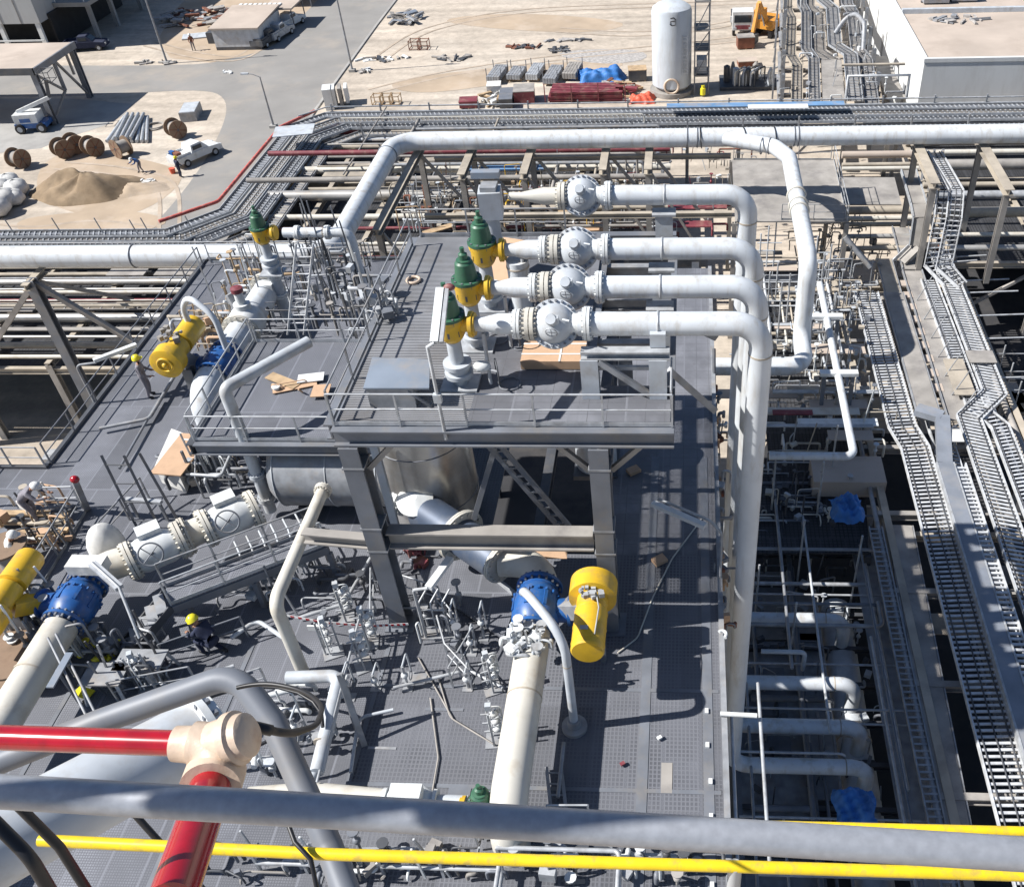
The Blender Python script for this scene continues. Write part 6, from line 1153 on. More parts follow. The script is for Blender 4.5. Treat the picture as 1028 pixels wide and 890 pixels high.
clutter('valve_cluster', 'dark pump and pipe jumble behind the side platform ladder', [(300, 345), (372, 345), (372, 268), (310, 268)], 80, 1.5, ['steel', 'galvd', 'steeld', 'ltgrey', 'dustgrey'], 94, (.6, 3.0), spread=.8)
# lone relief valve and its outlet pipe
fb = V((AY(351, 233, 36.4).x, 36.4, 0)); zo = up((fb.x, fb.y), 233); fb.z = up((fb.x, fb.y), 312); po = AY(285, 234, fb.y); 
pipe('relief_outlet_pipe', 'white outlet pipe from the lone relief valve bending down at the platform rail', [V((po.x, fb.y, zo)), V((fb.x, fb.y, zo)), fb+V((0, 0, -3))], .21, 'white', .4, 'relief outlet pipes', flanges=[((po.x+.6, fb.y, zo), (1, 0, 0)), ((po.x+1.9, fb.y, zo), (1, 0, 0))], seams=[((AY(325, 233, fb.y).x, fb.y, zo), (1, 0, 0))])
rl_.location = (AY(262, 234, fb.y).x, fb.y, zo-1.9)
t = thing('standpipe', 'grey standpipe and flanges carrying the lone relief valve', 'pipe', V((rl_.location.x, fb.y, 0))); k = MB().cyl((rl_.location.x, fb.y, 0.1), (rl_.location.x, fb.y, zo-1.9), .24, None, 16); k.build('pipe_run', 'ltgrey', t)
for z in (zo-2.05, zo-3.0): flange(MB(), (rl_.location.x, fb.y, z), (0, 0, 1), .22, .08, 10).build('flange', 'whitepaint', t)
MB().obox((rl_.location.x-.3, fb.y-.2, zo-2.5), (.4, .35, .35)).build('gearbox', 'whitepaint', t)
# ladder up from the side platform
lb = A(297, 336, T2); lt = AY(306, 245, lb.y+.7)
ladder('access_ladder', 'galvanised ladder leaning at the back of the side platform', lb, V((AY(306, 245, lb.y+.5).x, lb.y+.5, up((lb.x, lb.y+.5), 245))), .62, (1, 0, 0), 'galvb')
clutter('board_heap', 'plywood offcuts and paper on the side platform floor', [(268, 396), (322, 396), (318, 376), (280, 374)], 4, T2+.02, ['ply', 'bldwhite'], 95, (.1, .2))
for i, (px, w, d, rz, m) in enumerate((((296, 388), 1.5, .35, .35, 'ply'), ((284, 382), 1.4, .4, -.5, 'wood'), ((312, 379), .9, .5, .2, 'bldwhite'), ((322, 392), .6, .7, .1, 'ply'))): solo('loose_board', MB().obox(A(*px, T2+.06+.03*i), (w, d, .03), Quaternion((0, 0, 1), rz)), m, ['long plywood strip on the side platform floor', 'brown wooden strip crossing the plywood strip', 'white paper sheet among the plywood strips', 'plywood piece nearest the upper platform rail'][i], 'board', 'boards on the side platform')
# ------------------------------------------------------------------ bent pipe A (left) and B (middle)
fa = A(272, 512, .3); zt = up((fa.x, fa.y), 390); q = A(310, 343, zt)
pipe('bent_pipe', 'pale bent pipe rising beside the drum and reaching over the side platform', [fa, V((fa.x, fa.y, zt)), q], .2, 'ltgrey', .22, flanges=[((fa.x, fa.y, 2.0), (0, 0, 1)), ((fa.x, fa.y, .9), (0, 0, 1))], fm='ltgrey')
fb2 = A(305, 676); zt2 = up((fb2.x, fb2.y), 605); q = A(325, 490, zt2)
pipe('bent_pipe', 'pale cream bent pipe with open flanged end in the deck middle', [fb2+V((0, 0, .02)), V((fb2.x, fb2.y, zt2)), V((q.x, q.y, zt2))], .19, 'cream', .4, flanges=[((q.x, q.y-.1, zt2), (0, 1, 0))], fm='cream')
# ------------------------------------------------------------------ lower left big run
zL = 1.5; xl = A(60, 650, zL).x
av3 = actuated((A(76, 606, zL).x, A(76, 606, zL).y, zL), -1, 'lower left blue valve with yellow actuator at the picture edge', sc=.88); L = V(av3.location); L3 = L
za = 2.3; ca = A(22, 572, za); xx = ca.x
MB().lathe((xx, ca.y-.6, za), (0, 1, 0), [(0, .3), (.04, .41), (1.1, .41), (1.2, .36), (1.23, .05)], 28).build('spring_cylinder', 'yellow', av3); MB().lathe((xx, ca.y-1.6, za), (0, 1, 0), [(0, .3), (.2, .4), (.9, .4), (1.0, .25)], 24).build('scotch_yoke', 'yellow', av3); MB().lathe((xx, ca.y-2.6, za), (0, 1, 0), [(0, .05), (.01, .45), (.06, .54), (1.0, .54), (1.1, .3)], 28).build('piston_cylinder', 'yellow', av3)
MB().bar((xx+.2, ca.y-1.2, za-.3), (L.x-1.0, L.y, 1.6), .5, .45).build('mounting', 'yellow', av3); MB().ibeam((xx+.1, ca.y-1.1, 0), (xx+.1, ca.y-1.1, za-.5), .35, .35, .05).build('prop', 'steel', av3)
MB().box(L.x-.1, L.x+1.0, L.y+.45, L.y+.95, zL+.78, zL+1.15).build('indicator_box', 'cloth', av3)
pipe('process_pipe', 'thick pale pipe running to the camera at the lower left', [(L.x, L.y-.9, zL), (L.x+.1, 8, zL)], .48, 'cream', seg=26, seams=[((L.x, L.y-2.6, zL), (0, 1, 0))])
pm = A(118, 568, zL); pq = A(268, 505, zL); dd = (pq-pm).normalized()
pipe('process_pipe', 'cream elbow joining the lower left blue valve to the diagonal run', [(L.x, L.y+.9, zL), (L.x+.05, pm.y-.1, zL), A(140, 559, zL)], [.48, .48, .42], 'cream', 1.0, seg=26)
pA, pB, pC, pD = A(148, 556, zL), A(187, 538, zL), A(205, 530, zL), A(258, 510, zL)
pipe('process_pipe', 'short cream pipe between the two white ball valves', [pB, pC], .45, 'cream', .1, seg=24, flanges=[(pB, dd), (pC, dd)], fm='cream')
def ballv(label, c):
    t = thing('ball_valve', label, 'valve', c, 'white ball valves on the diagonal run'); c = V(c)
    MB().lathe(c-dd*.72, dd, [(0, .46), (.3, .56), (1.1, .56), (1.4, .46)], 26).build('body', 'whitepaint', t); flange(MB(), c-dd*.78, dd, .45, .1, 20).build('flange', 'cream', t); flange(MB(), c+dd*.76, dd, .45, .1, 20).build('flange', 'cream', t)
    MB().obox(c+V((-.15, .25, .6)), (.7, .5, .3), V((1, 0, 0)).rotation_difference(dd)).build('gearbox', 'whitepaint', t); n = V((.3, -.75, .55)).normalized(); hc = c+n*.8
    k = MB().ring(hc, n, .36, .028, 28, 6); u = n.orthogonal().normalized(); w = n.cross(u)
    for s in (u, w): k.bar(hc-s*.36, hc+s*.36, .025)
    k.cyl(c+n*.5, hc, .05, None, 8); k.build('handwheel', 'steel', t)
ballv('white ball valve with dark handwheel nearer the lower left blue valve', A(157, 552, zL+.1)); ballv('white ball valve with dark handwheel at the upper end of the diagonal run', A(232, 520, zL+.1))
solo('pipe_cover', MB().ball(A(105, 557, 1.3)+V((-.1, .4, 0)), (.55, .6, .9), 18, 10), 'cloth', 'domed white cover behind the cream elbow at lower left', 'cover')
t = thing('gutter_rail', 'slanting galvanised channel and rail over the lower left blue valve', 'rail', A(95, 610)); a, b = A(93, 566, 2.9), A(120, 590, 2.9); MB().bar(a, b, .24, .12).build('channel', 'galv', t); MB().tube([a+V((0, 0, .05)), b+V((0, 0, .05)), A(140, 640, 1.6)], .045, 8).build('rail', 'galv', t)
# drum tops at left edge
for i, (px, r) in enumerate((((14, 655), 1.0), ((4, 548), .7))): c = A(*px, 1.0); t = thing('wooden_reel', ['flat wooden reel lying at the left edge below the yellow actuator', 'small pale reel at the left edge above the yellow actuator'][i], 'reel', V((c.x, c.y, 0))); MB().disc((c.x, c.y, 1.0), (0, 0, 1), r, .08, 26).build('top_flange', 'drum', t); MB().disc((c.x, c.y, .1), (0, 0, 1), r, .08, 26).build('bottom_flange', 'drum', t); MB().cyl((c.x, c.y, .14), (c.x, c.y, .96), r*.6, None, 20).build('core', 'dustgrey', t)
clutter('valve_cluster', 'dense instrument tubing below the lower left yellow actuator', [(0, 665), (95, 660), (80, 610), (25, 620)], 90, .4, ['galv', 'ltgrey', 'steel', 'galvd', 'whitepaint'], 96, (.3, 1.6), spread=.5)
clutter('valve_cluster', 'small fittings around the feet of the ramp walkway', [(95, 700), (175, 690), (160, 640), (100, 650)], 60, .1, ['galv', 'steel', 'galvd', 'steeld'], 97, (.2, 1.2), spread=.6)
k = MB(); rnd = random.Random(77); c = A(100, 652, .3)
for i in range(16): k.ball(c+V((rnd.uniform(-.6, .6), rnd.uniform(-.35, .35), rnd.uniform(-.2, .15))), (rnd.uniform(.06, .16), rnd.uniform(.05, .14), .07), 8, 5)
solo('rag_bundle', k, 'hiyel', 'dull yellow rags or gloves beside the lower left pipe', 'rags')
solo('yellow_sheet', MB().obox(A(84, 695, .12), (.55, .34, .04), Quaternion((0, 0, 1), -.3)), 'hiyel', 'bright yellow sheet lying on the deck at the lower left', 'sheet')
t = thing('valve_handle_stand', 'slim stand with blue white striped plate over the lower left pipe', 'stand', A(62, 690)); a, b = A(50, 690, 2.3), A(70, 655, 2.3); MB().bar(a, b, .2, .05).build('plate', 'bluelt', t); MB().tube([A(48, 640, 2.2), A(90, 725, 2.2)], .035, 6).build('rail', 'galvd', t); MB().tube([A(56, 636, 2.2), A(98, 720, 2.2)], .035, 6).build('rail', 'galvd', t); MB().bar(A(80, 706), A(80, 706)+V((0, 0, 1.6)), .06).build('post', 'steel', t)
# ------------------------------------------------------------------ ramp walkway
zw = 1.5; w0, w1 = A(172, 607, zw), A(328, 547, zw); wd = (w1-w0).normalized(); wn = V((-wd.y, wd.x, 0))*.85
t = thing('ramp_walkway', 'raised grey walkway with rails running diagonally beside the ball valves', 'walkway', V((w0.x, w0.y, 0))); P4 = [w0, w1, w1+wn, w0+wn]
MB().hexa([(p.x, p.y) for p in P4], zw-.06, zw).build('floor', 'deckl', t)
for a, b in ((w0, w1), (w0+wn, w1+wn), (w0, w0+wn)): MB().bar(a+V((0, 0, -.2)), b+V((0, 0, -.2)), .1, .3).build('edge_channel', 'steel', t)
for p in (w0+wd*.3, w0+wn+wd*.3, w0.lerp(w1, .5), w0.lerp(w1, .5)+wn, w1, w1+wn): MB().bar((p.x, p.y, .003), (p.x, p.y, zw-.35), .16).build('leg', 'steel', t)
s0 = w0-wd*1.7; 
for i in range(5):
    f = (i+.5)/5; p = w0.lerp(s0, f); zz = zw*(1-f); MB().add([(p+wn*0+V((0, 0, zz-zw))), p+wn+V((0, 0, zz-zw)), p+wn-wd*.3+V((0, 0, zz-zw)), p-wd*.3+V((0, 0, zz-zw))]+[q_+V((0, 0, -.05)) for q_ in (p+V((0, 0, zz-zw)), p+wn+V((0, 0, zz-zw)), p+wn-wd*.3+V((0, 0, zz-zw)), p-wd*.3+V((0, 0, zz-zw)))], [(0, 1, 2, 3), (7, 6, 5, 4), (0, 4, 5, 1), (1, 5, 6, 2), (2, 6, 7, 3), (3, 7, 4, 0)]).build('step', 'galvd', t)
for o in (V((0, 0, 0)), wn): MB().bar(w0+o+V((0, 0, -.1)), V((s0.x+o.x, s0.y+o.y, .05)), .06, .25).build('stringer', 'steeld', t)
def fl(p): return V((p.x, p.y, 0))
guardrail('near guardrail of the diagonal ramp walkway', [w0, w1], 'galv', 1.0, 1.4); guardrail('far guardrail of the diagonal ramp walkway beside the ball valves', [w0+wn, w1+wn], 'galvd', 1.0, 1.4)
for i in range(6):
    a = A(258+i*12, 600-i*6, .05); k = MB().tube([a, a+V((-.1, .1, 1.2)), a+V((-.35, .6, 1.45)), a+V((-.7, 1.1, 1.45))], .035, 7, .2, n=3); k.disc(a+V((0, 0, .5)), (0, 0, 1), .11, .08, 10); solo('instrument_tube', k, 'ltgrey', f'bent pale instrument tube beside the walkway end, {ORD[i]} from the left', 'tube', 'bent instrument tubes beside the walkway')
# ------------------------------------------------------------------ deck details (middle/bottom)
def zpipe(name, label, pxs, z, r, m, fil=.3, **kw): return pipe(name, label, [A(x, y, z) for x, y in pxs], r, m, fil, **kw)
zpipe('drain_pipe', 'pale drain pipe turning towards the camera in the lower middle', [(288, 680), (341, 678), (318, 775)], .9, .19, 'ltgrey', .3, seams=[(A(322, 745, .9), (0, 1, 0))])
zpipe('drain_pipe', 'small pale pipe leading into the lower middle drain', [(318, 772), (308, 790), (330, 800)], .8, .13, 'ltgrey', .2)
for s in (0, 1): solo('frame_leg', MB().bar(A(341, 676, 2.3), A(366-6*s, 748-14*s), .16, .1), 'galvd', ['grey channel leg of the A frame by the drain pipe', 'second channel leg leaning behind the first one by the drain pipe'][s], 'leg')
zpipe('cream_header', 'cream header pipe with white valve just above the grey foreground rail', [(250, 800), (312, 795), (395, 803)], .7, .27, 'cream', .3)
t = thing('block_valve', 'small white block valve beside the half hidden relief valve', 'valve', A(412, 803)); c = A(412, 803, .8); MB().lathe(c+V((-.7, 0, 0)), (1, 0, 0), [(0, .3), (.1, .3), (.11, .22), (.35, .4), (1.0, .4), (1.3, .22), (1.31, .3), (1.4, .3)], 22).build('body', 'whitepaint', t); MB().obox(c+V((0, -.1, .5)), (.8, .4, .3)).build('gearbox', 'whitepaint', t); MB().cyl(c+V((.7, 0, 0)), c+V((1.5, 0, 0)), .17, None, 14).build('outlet', 'ltgrey', t)
rs_.location = A(484, 803, .0)+V((0, 0, -1.0)); rs_.scale = (-.9, .9, .9); p = A(484, 806, 1.0); rs_.location = V((p.x, p.y, -.95))
k = MB(); c = A(262, 728, 1.2)
solo('hose_loop', MB().tube([c+V((1.7*math.cos(a)-.1*a, 1.15*math.sin(a), .1*a)) for a in [i*.35 for i in range(17)]], .05, 8), 'black', 'black hose looping over the lower left of the deck', 'hose')
solo('thin_pole', MB().tube([A(362, 615, 1.0), A(318, 785, 1.0)], .035, 6), 'galv', 'long thin galvanised pole lying across the deck middle', 'pole')
def instrument(label, px, rz, h=1.5):
    t = thing('instrument_stand', label, 'stand', (0, 0, 0), 'instrument stands on the grating'); k = MB()
    for y in (-.22, .22): k.bar((0, y, 0), (0, y, h), .05)
    for z in (.4, .8, 1.2): k.bar((-.25, 0, z), (.25, 0, z), .04); k.bar((0, -.24, z), (0, .24, z), .04)
    k.build('frame', 'galv', t); k = MB()
    for z in (.5, .85, 1.2): k.ball((.12, 0, z), (.12, .1, .1), 8, 6); k.disc((.2, .1, z), (0, 1, 0), .1, .05, 12)
    k.tube([(-.1, .1, .1), (-.1, .1, 1.4), (.3, .1, 1.4), (.3, .1, .5)], .025, 6, .1, n=3); k.build('gauges', 'whitepaint', t); MB().obox((0, 0, h+.05), (.16, .14, .2)).build('transmitter', 'ltgrey', t); MB().box(-.25, .25, -.3, .3, .003, .04).build('foot_plate', 'galvd', t)
    t.location = A(*px); t.rotation_euler = (0, 0, rz); return t
i0 = instrument('instrument stand with clustered gauges beside the left platform column', (372, 645), .2)
for px, rz, l in (((365, 668), .5, 'instrument stand next to the white nameplate post'), ((494, 690), .4, 'brown legged instrument stand left of the right cream pipe'), ((497, 742), .1, 'instrument stand nearest the camera beside the right cream pipe'), ((335, 655), 2, 'instrument stand between bent cream pipe and nameplate post'), ((150, 690), 2.0, 'instrument stand at the foot of the ramp walkway'), ((348, 620), .3, 'instrument stand under the side platform edge')): dup(i0, A(*px), rz, l)
t = thing('nameplate_post', 'low post with blank white plate beside the red white tape', 'sign', A(318, 650)); c = A(318, 630, 1.0); MB().obox(c, (.55, .05, .2)).build('plate', 'bldwhite', t); MB().bar(V((c.x, c.y+.06, .003)), c+V((0, .06, .1)), .05).build('post', 'galv', t)
k = MB(); tp = [A(284, 617, .9), A(330, 625, .9), A(375, 628, .8), A(410, 626, .9)]
for i, (a, b) in enumerate(zip(tp, tp[1:])): k.bar(a, b, .008, .09)
tpo = solo('barrier_tape', k, 'bldwhite', 'red and white barrier tape strung from the platform column', 'tape'); k = MB()
for a, b in zip(tp, tp[1:]):
    for j in range(6): p, q = a.lerp(b, j/6), a.lerp(b, (j+.5)/6); k.bar(p, q, .014, .085)
k.build('red_stripes', 'red', tpo)
# lamp gate (middle)
t = thing('lamp_gate', 'floodlight on a bent gate frame in the centre of the deck', 'lamp', A(430, 640)); a, b = A(430, 590, 2.6), A(452, 560, 2.6)
MB().bar(a, b, .22, .14).build('lamp_housing', 'whitepaint', t); g = A(428, 640); MB().tube([g, V((g.x, g.y, 2.2)), a], .05, 8, .2).build('pole', 'galv', t)
k = MB(); 
for x in (0, .35, .7): k.tube([g+V((x, .1, 0)), g+V((x, .1, 1.5)), g+V((x+.2, .5, 1.7))], .03, 6, .12, n=3)
for z in (.4, .8, 1.2): k.tube([g+V((0, .1, z)), g+V((.75, .1, z))], .03, 6)
k.build('gate_frame', 'galv', t); MB().box(g.x-.2, g.x+.9, g.y-.1, g.y+.3, .003, .05).build('foot_plate', 'galvd', t)
guardrail('short sloping guardrail beside the lamp gate', [A(408, 600), A(445, 612)], 'galv', 1.1, .9, toe=False)
guardrail('guardrail left of the lamp gate towards the column', [A(402, 578), A(405, 598)], 'galv', 1.0, 1.0, toe=False)
q = [A(x, y, .3) for x, y in ((405, 545), (445, 538), (520, 600), (505, 640), (430, 590))]
t = thing('raised_floor', 'raised grating floor below the blue grey diagonal pipe', 'platform', q[0]); MB().hexa([(p.x, p.y) for p in q], .2, .28).build('floor', 'deckl', t); MB().bar(q[1]+V((0, 0, .02)), q[2]+V((0, 0, .02)), .1, .3).build('toe_plate', 'galv', t)
clutter('rusty_chain', 'rusty chain and scrap heaped behind the lamp gate', [(405, 568), (432, 570), (425, 552), (405, 550)], 22, .3, ['rust', 'redpipe', 'steel'], 98, (.1, .3), spread=.3)
k = MB(); 
for pts in ([(432, 700), (440, 760), (428, 830)], [(440, 680), (452, 720), (498, 748)], [(420, 660), (437, 690), (455, 722)]): k.tube([A(x, y, .06) for x, y in pts], .025, 6, .5)
solo('deck_cable', k, 'dustgrey', 'thin cables trailing across the grating to the right cream pipe', 'cable')
k = MB().tube([A(x, y, .05) for x, y in ((705, 520), (675, 560), (655, 600), (640, 640), (620, 655))], .025, 6, .6); solo('deck_cable', k, 'cream', 'pale cable snaking over the shaded grating right of the column', 'cable')
t = thing('floodlight', 'white floodlight on a bent arm over the right deck edge', 'lamp', (XE, A(720, 540).y, 0)); a, b = A(655, 505, 2.2), A(708, 528, 2.2); MB().bar(a, b, .2, .14).build('lamp_housing', 'whitepaint', t); MB().tube([a+V((.2, .15, .05)), b+V((.15, .2, .05)), V((XE+.1, b.y, 1.9)), V((XE+.1, b.y-.2, .1))], .045, 8, .25).build('arm', 'galv', t)
for i, (px, m, l) in enumerate((((636, 472), 'ply', 'small wooden block in the shade under the platform'), ((662, 562), 'ply', 'orange offcuts on the shaded grating'), ((662, 740), 'bldwhite', 'crumpled white paper on the right grating'), ((625, 766), 'redpipe', 'small red cap on the right grating'))): solo('offcut', MB().obox(A(*px, .1), (.45 if i < 2 else .13, .35 if i < 2 else .1, .12 if i < 2 else .06), Quaternion((0, 0, 1), .6)), m, l, 'offcut')
# edge pipes on the right deck side
k = MB()
pipe('edge_conduit', 'thin grey conduit hooked around the right deck edge', [(XE+.3, 16, -.1), (XE+.3, 11.5, -.1), (XE+1.1, 11.3, -.1), (XE+1.1, 17, -.1)], .05, 'galv', .2, cat='conduit'); pipe('edge_conduit', 'white bracket conduit at the right deck edge by the downcomer', [A(722, 634, .3), A(733, 624, .3), A(728, 640, .3)], .05, 'whitepaint', .2, cat='conduit')
pipe('edge_conduit', 'white double tube bridging deck edge and downcomer', [A(723, 716, .2), A(760, 718, .2)], .07, 'whitepaint', .2, cat='conduit')
for i in range(5): solo('edge_ladder', MB().tube([(XE+.25, 39-i*.1, -1-i*1.2), (XE+.75, 39-i*.1, -1-i*1.2)], .04, 6), 'rust', f'rusty rung on the deck side above the sandy gap, {ORD[i]} from the top', 'rung', 'rusty rungs on the deck side') if False else None
clutter('edge_fittings', 'brown tubes and clamps along the right deck side', [(718, 640), (730, 640), (722, 400), (714, 400)], 70, -.8, ['rust', 'steel', 'galvd', 'ply', 'galv'], 99, (.2, .9), spread=.25)
pipe('edge_pipe', 'dark tall scaffold tube standing at the sandy gap', [A(717, 440, -1), A(716, 380, -1)+V((0, 0, 1.5))], .07, 'steeld', cat='tube')
# left deck objects
t = thing('covered_trough', 'white trough with plywood cover on the deck below the side platform', 'trough', A(175, 470)); q = [A(x, y, .9) for x, y in ((155, 468), (180, 478), (193, 438), (172, 430))]
k = MB().hexa([(p.x, p.y) for p in q], .1, .9); k.build('trough', 'cloth', t); cc = sum(q, V())/4; MB().obox(cc+V((.35, -.2, .04)), (1.2, 2.3, .05), Quaternion((0, 0, 1), -.1)).build('cover', 'ply', t)
ladder('leaning_ladder', 'dark ladder frame leaning over the left deck', A(150, 532, .1), A(113, 457, 2.4)+V((0, 0, 0)), .8, (1, 0, 0), 'steeld', .6)
solo('leaning_pole', MB().bar(A(183, 530, .1), A(140, 455, 2.4), .09), 'steeld', 'dark pole leaning beside the dark ladder frame', 'pole'); 
t = thing('bench_channel', 'galvanised channel bench beside the dark ladder frame', 'bench', A(145, 510)); MB().bar(A(126, 501, .9), A(162, 504, .9), .16, .12).build('channel', 'galv', t); MB().bar(A(130, 502, .85)-V((0, 0, .8)), A(130, 502, .85), .08).build('leg', 'galvd', t); MB().bar(A(160, 505, .85)-V((0, 0, .8)), A(160, 505, .85), .08).build('leg', 'galvd', t)
t = thing('pipe_trolley', 'low pipe frame with fittings right of the covered trough', 'frame', A(210, 490)); 
for z, w in (((1.0), 0), (1.5, 1)): MB().tube([A(192, 476, z), A(222, 478, z), A(232, 455, z)], .06, 8, .15).build('rail', 'galv', t)
for x, y in ((196, 484), (224, 484), (232, 462)): MB().bar(A(x, y), A(x, y)+V((0, 0, 1.5)), .08).build('post', 'steel', t)
clutter('valve_cluster', 'small valves and bottles in the pipe frame by the trough', [(188, 490), (250, 490), (245, 450), (192, 450)], 44, .3, ['steel', 'galv', 'whitepaint', 'dusty', 'steeld'], 100, (.3, 1.5), spread=.5)
t = thing('red_top_post', 'galvanised channel post with red cap at the inner left rail', 'post', A(88, 512)); MB().bar(A(88, 512), A(75, 482, 2.0)+V((0, 0, -.0)), .2, .12).build('channel', 'galvd', t); MB().ball(A(75, 481, 2.05), (.16, .14, .14), 12, 8).build('red_cap', 'red', t)
for i in range(4): solo('timber_plank', MB().obox(A(28+i*3, 515+i*9, .12), (2.4, .24, .08), Quaternion((0, 0, 1), .03*i)), ['wood', 'dusty', 'wood', 'ply'][i], f'{["back", "second", "third", "front"][i]} timber plank on the deck where the left worker stands', 'plank', 'timber planks at the left workers')
clutter('scrap_pile', 'boxes and offcuts around the two workers at far left', [(0, 560), (85, 550), (75, 505), (5, 505)], 40, .1, ['wood', 'steel', 'dusty', 'cloth', 'ply', 'steeld'], 101, (.2, .9), spread=.6)
for i, (px, py, rz, m, w) in enumerate(((57, 459, .1, 'galv', .6), (69, 459, -.2, 'bldwhite', .8))): solo('ground_box', MB().obox(A(px, py, G+.3), (w*2.2, 1.0, .6), Quaternion((0, 0, 1), rz)), m, ['small grey case on the sand below the deck edge', 'white sheet on the sand below the deck edge'][i], 'box')
# dark wash on bottom: lower level frames at the bottom edge
for i, (x, y, w) in enumerate(((560, 852, 5), (300, 858, 4), (440, 862, 5))):
    c = A(x, y, .9); t = thing('low_barrier', ['pale low barrier frame at the bottom beside the right cream pipe', 'low grey barrier at the bottom left behind the yellow rail', 'low grey barrier frame under the yellow rail in the middle'][i], 'barrier', V((c.x, c.y, 0))); k = MB()
    for z in (.45, .9): k.tube([(c.x-w*.3, c.y, z), (c.x+w*.3, c.y, z), (c.x+w*.3, c.y-1.6, z), (c.x-w*.3, c.y-1.6, z)], .06, 8, .15)
    k.build('rails', 'galv', t)
    for dx in (-.3, 0, .3): MB().bar((c.x+w*dx, c.y, 0.003), (c.x+w*dx, c.y, .9), .07).build('post', 'galv', t)
guardrail('small pale rail on the grating near the hidden relief valve', [A(552, 826), A(592, 826)], 'galv', .9, 1, toe=False)
k = MB().tube([A(549, 770, .4), A(560, 812, .4)], .05, 6)
ladder('short_ladder', 'short dark ladder lying beside the right cream pipe foot', A(556, 770, .15), A(561, 815, .15), .4, (1, 0, 0), 'galvd', .3)
clutter('valve_cluster', 'dense small fittings along the bottom picture edge', [(220, 888), (700, 888), (700, 850), (240, 850)], 90, .1, ['galv', 'steel', 'steeld', 'whitepaint', 'dustgrey'], 102, (.2, 1.0), spread=.6)
clutter('valve_cluster', 'fittings scattered between the bent cream pipe and the A frame', [(255, 780), (330, 780), (350, 690), (280, 690)], 26, .1, ['galv', 'ltgrey', 'whitepaint', 'steel'], 103, (.2, 1.1), spread=.5)
clutter('valve_cluster', 'pipework under the side platform around the drum foot', [(225, 600), (330, 640), (400, 600), (330, 560)], 24, .1, ['steel', 'galv', 'galvd', 'steeld', 'ltgrey'], 104, (.3, 1.3), spread=.6)
clutter('valve_cluster', 'tubing bundled at the foot of the left platform column', [(385, 660), (470, 660), (465, 610), (400, 610)], 9, .1, ['galv', 'steel', 'whitepaint', 'galvd'], 105, (.3, 1.3), spread=.4)
for i, (x, w, l) in enumerate(((155, 1.4, 'grey platform stool below the ramp walkway start'), (120, 1.2, 'small grey step frame at the lower left'))):
    c = A(x-4, 680+i*14, .0); t = thing('step_stool', l, 'step', c); MB().box(c.x-w/2, c.x+w/2, c.y-.4, c.y+.4, .8, .86).build('tread', 'galvd', t)
    for dx in (-1, 1):
        for dy in (-1, 1): MB().bar((c.x+dx*w*.5, c.y+dy*.5, .003), (c.x+dx*w*.42, c.y+dy*.35, .8), .09).build('leg', 'galv', t)

t = thing('floodlight', 'white floodlight on a bent arm at the left deck edge', 'lamp', (XL, A(95, 400).y, 0)); a, b = A(94, 362, 2.0), A(137, 346, 2.0); MB().bar(a, b, .2, .14).build('lamp_housing', 'whitepaint', t); MB().tube([(XL-.1, A(105, 405).y, .05), (XL-.1, A(105, 405).y, 1.9), a+V((.05, 0, -.1))], .05, 8, .2).build('arm', 'galvd', t)

for o, (x, y, z, r) in ((av, (ax_, ya+.5, az_, .465)), (av2, (xx if False else L.x, 0, 0, 0)), ):
    if r:
        for dy in (-.35, .2, .75): MB().ring((x, y+dy, z), (0, 1, 0), r-.006, .012, 30, 5).build('seam_band', 'yellow', o)
        MB().obox((x-.1, y-.1, z+r*.985), (.22, .14, .012)).build('nameplate', 'galv', o)
        MB().tube([(x+.2, y-.3, z+r*.9), (x+.25, y+.6, z+r*.98), (x+.1, y+1.3, z+.5)], .02, 6, .1).build('air_tube', 'galv', o)
for i in range(12):
    y = [10.2, 11.6, 13.1, 14.5, 10.9, 12.4, 15.8, 9.6, 13.8, 16.9, 11.2, 14.9][i]; x = [-6.4, -7.6, -5.9, -8.3, -2.6, -1.6, -6.8, -.3, -.4, -7.9, -9.9, -10.6][i]
    solo('deck_stain' if False else 'floor_patch', MB().obox((x, y, .012), ([.9, 1.2, .6, .8, .5, .4, 1.1, .35, .3, .7, .9, 1.3][i], [.12, .1, .5, .08, .12, .5, .1, .6, .9, .4, .3, .12][i], .012), Quaternion((0, 0, 1), [0, .05, 0, 0, .1, 0, 0, 0, 0, 0, .2, 0][i])), ['dustgrey', 'galvd', 'steel', 'galvd'][i % 4], f'flat metal strip lying on the grating, {ORD[i]} of the scattered ones', 'strip', 'metal strips on the grating')
pole_pts = [(458, 640), (474, 655), (486, 640), (470, 690), (352, 700), (378, 690), (300, 740), (410, 690)]
for i, (px, py) in enumerate(pole_pts):
    b = A(px, py); t = thing('drain_post', f'{["slender", "short", "thin", "low", "slim", "stubby", "small", "bare"][i]} grey drain post with hand valve {["behind the blue valve", "left of the curved vent pipe", "left of the right blue valve", "beside the trailing deck cable", "right of the drain pipe", "beside the A frame leg", "at the lower end of the drain pipe", "below the lamp gate"][i]}', 'post', b, 'drain posts on the grating'); h = [1.3, .8, 1.2, .7, 1.1, .6, .9, 1.0][i]
    MB().cyl(b, b+V((0, 0, h)), .045, None, 8).build('stem', 'galv', t); MB().ball(b+V((0, 0, h*.6)), .11, 10, 6).build('valve_body', 'whitepaint', t); MB().ring(b+V((.18, 0, h*.6)), (1, 0, 0), .13, .015, 16, 5).build('handwheel', 'steel', t); MB().tube([b+V((0, 0, h)), b+V((0, .5, h)), b+V((0, .5, .1))], .03, 6, .1, n=3).build('drain_tube', 'ltgrey', t); MB().box(b.x-.15, b.x+.15, b.y-.15, b.y+.15, .003, .03).build('foot_plate', 'galvd', t)
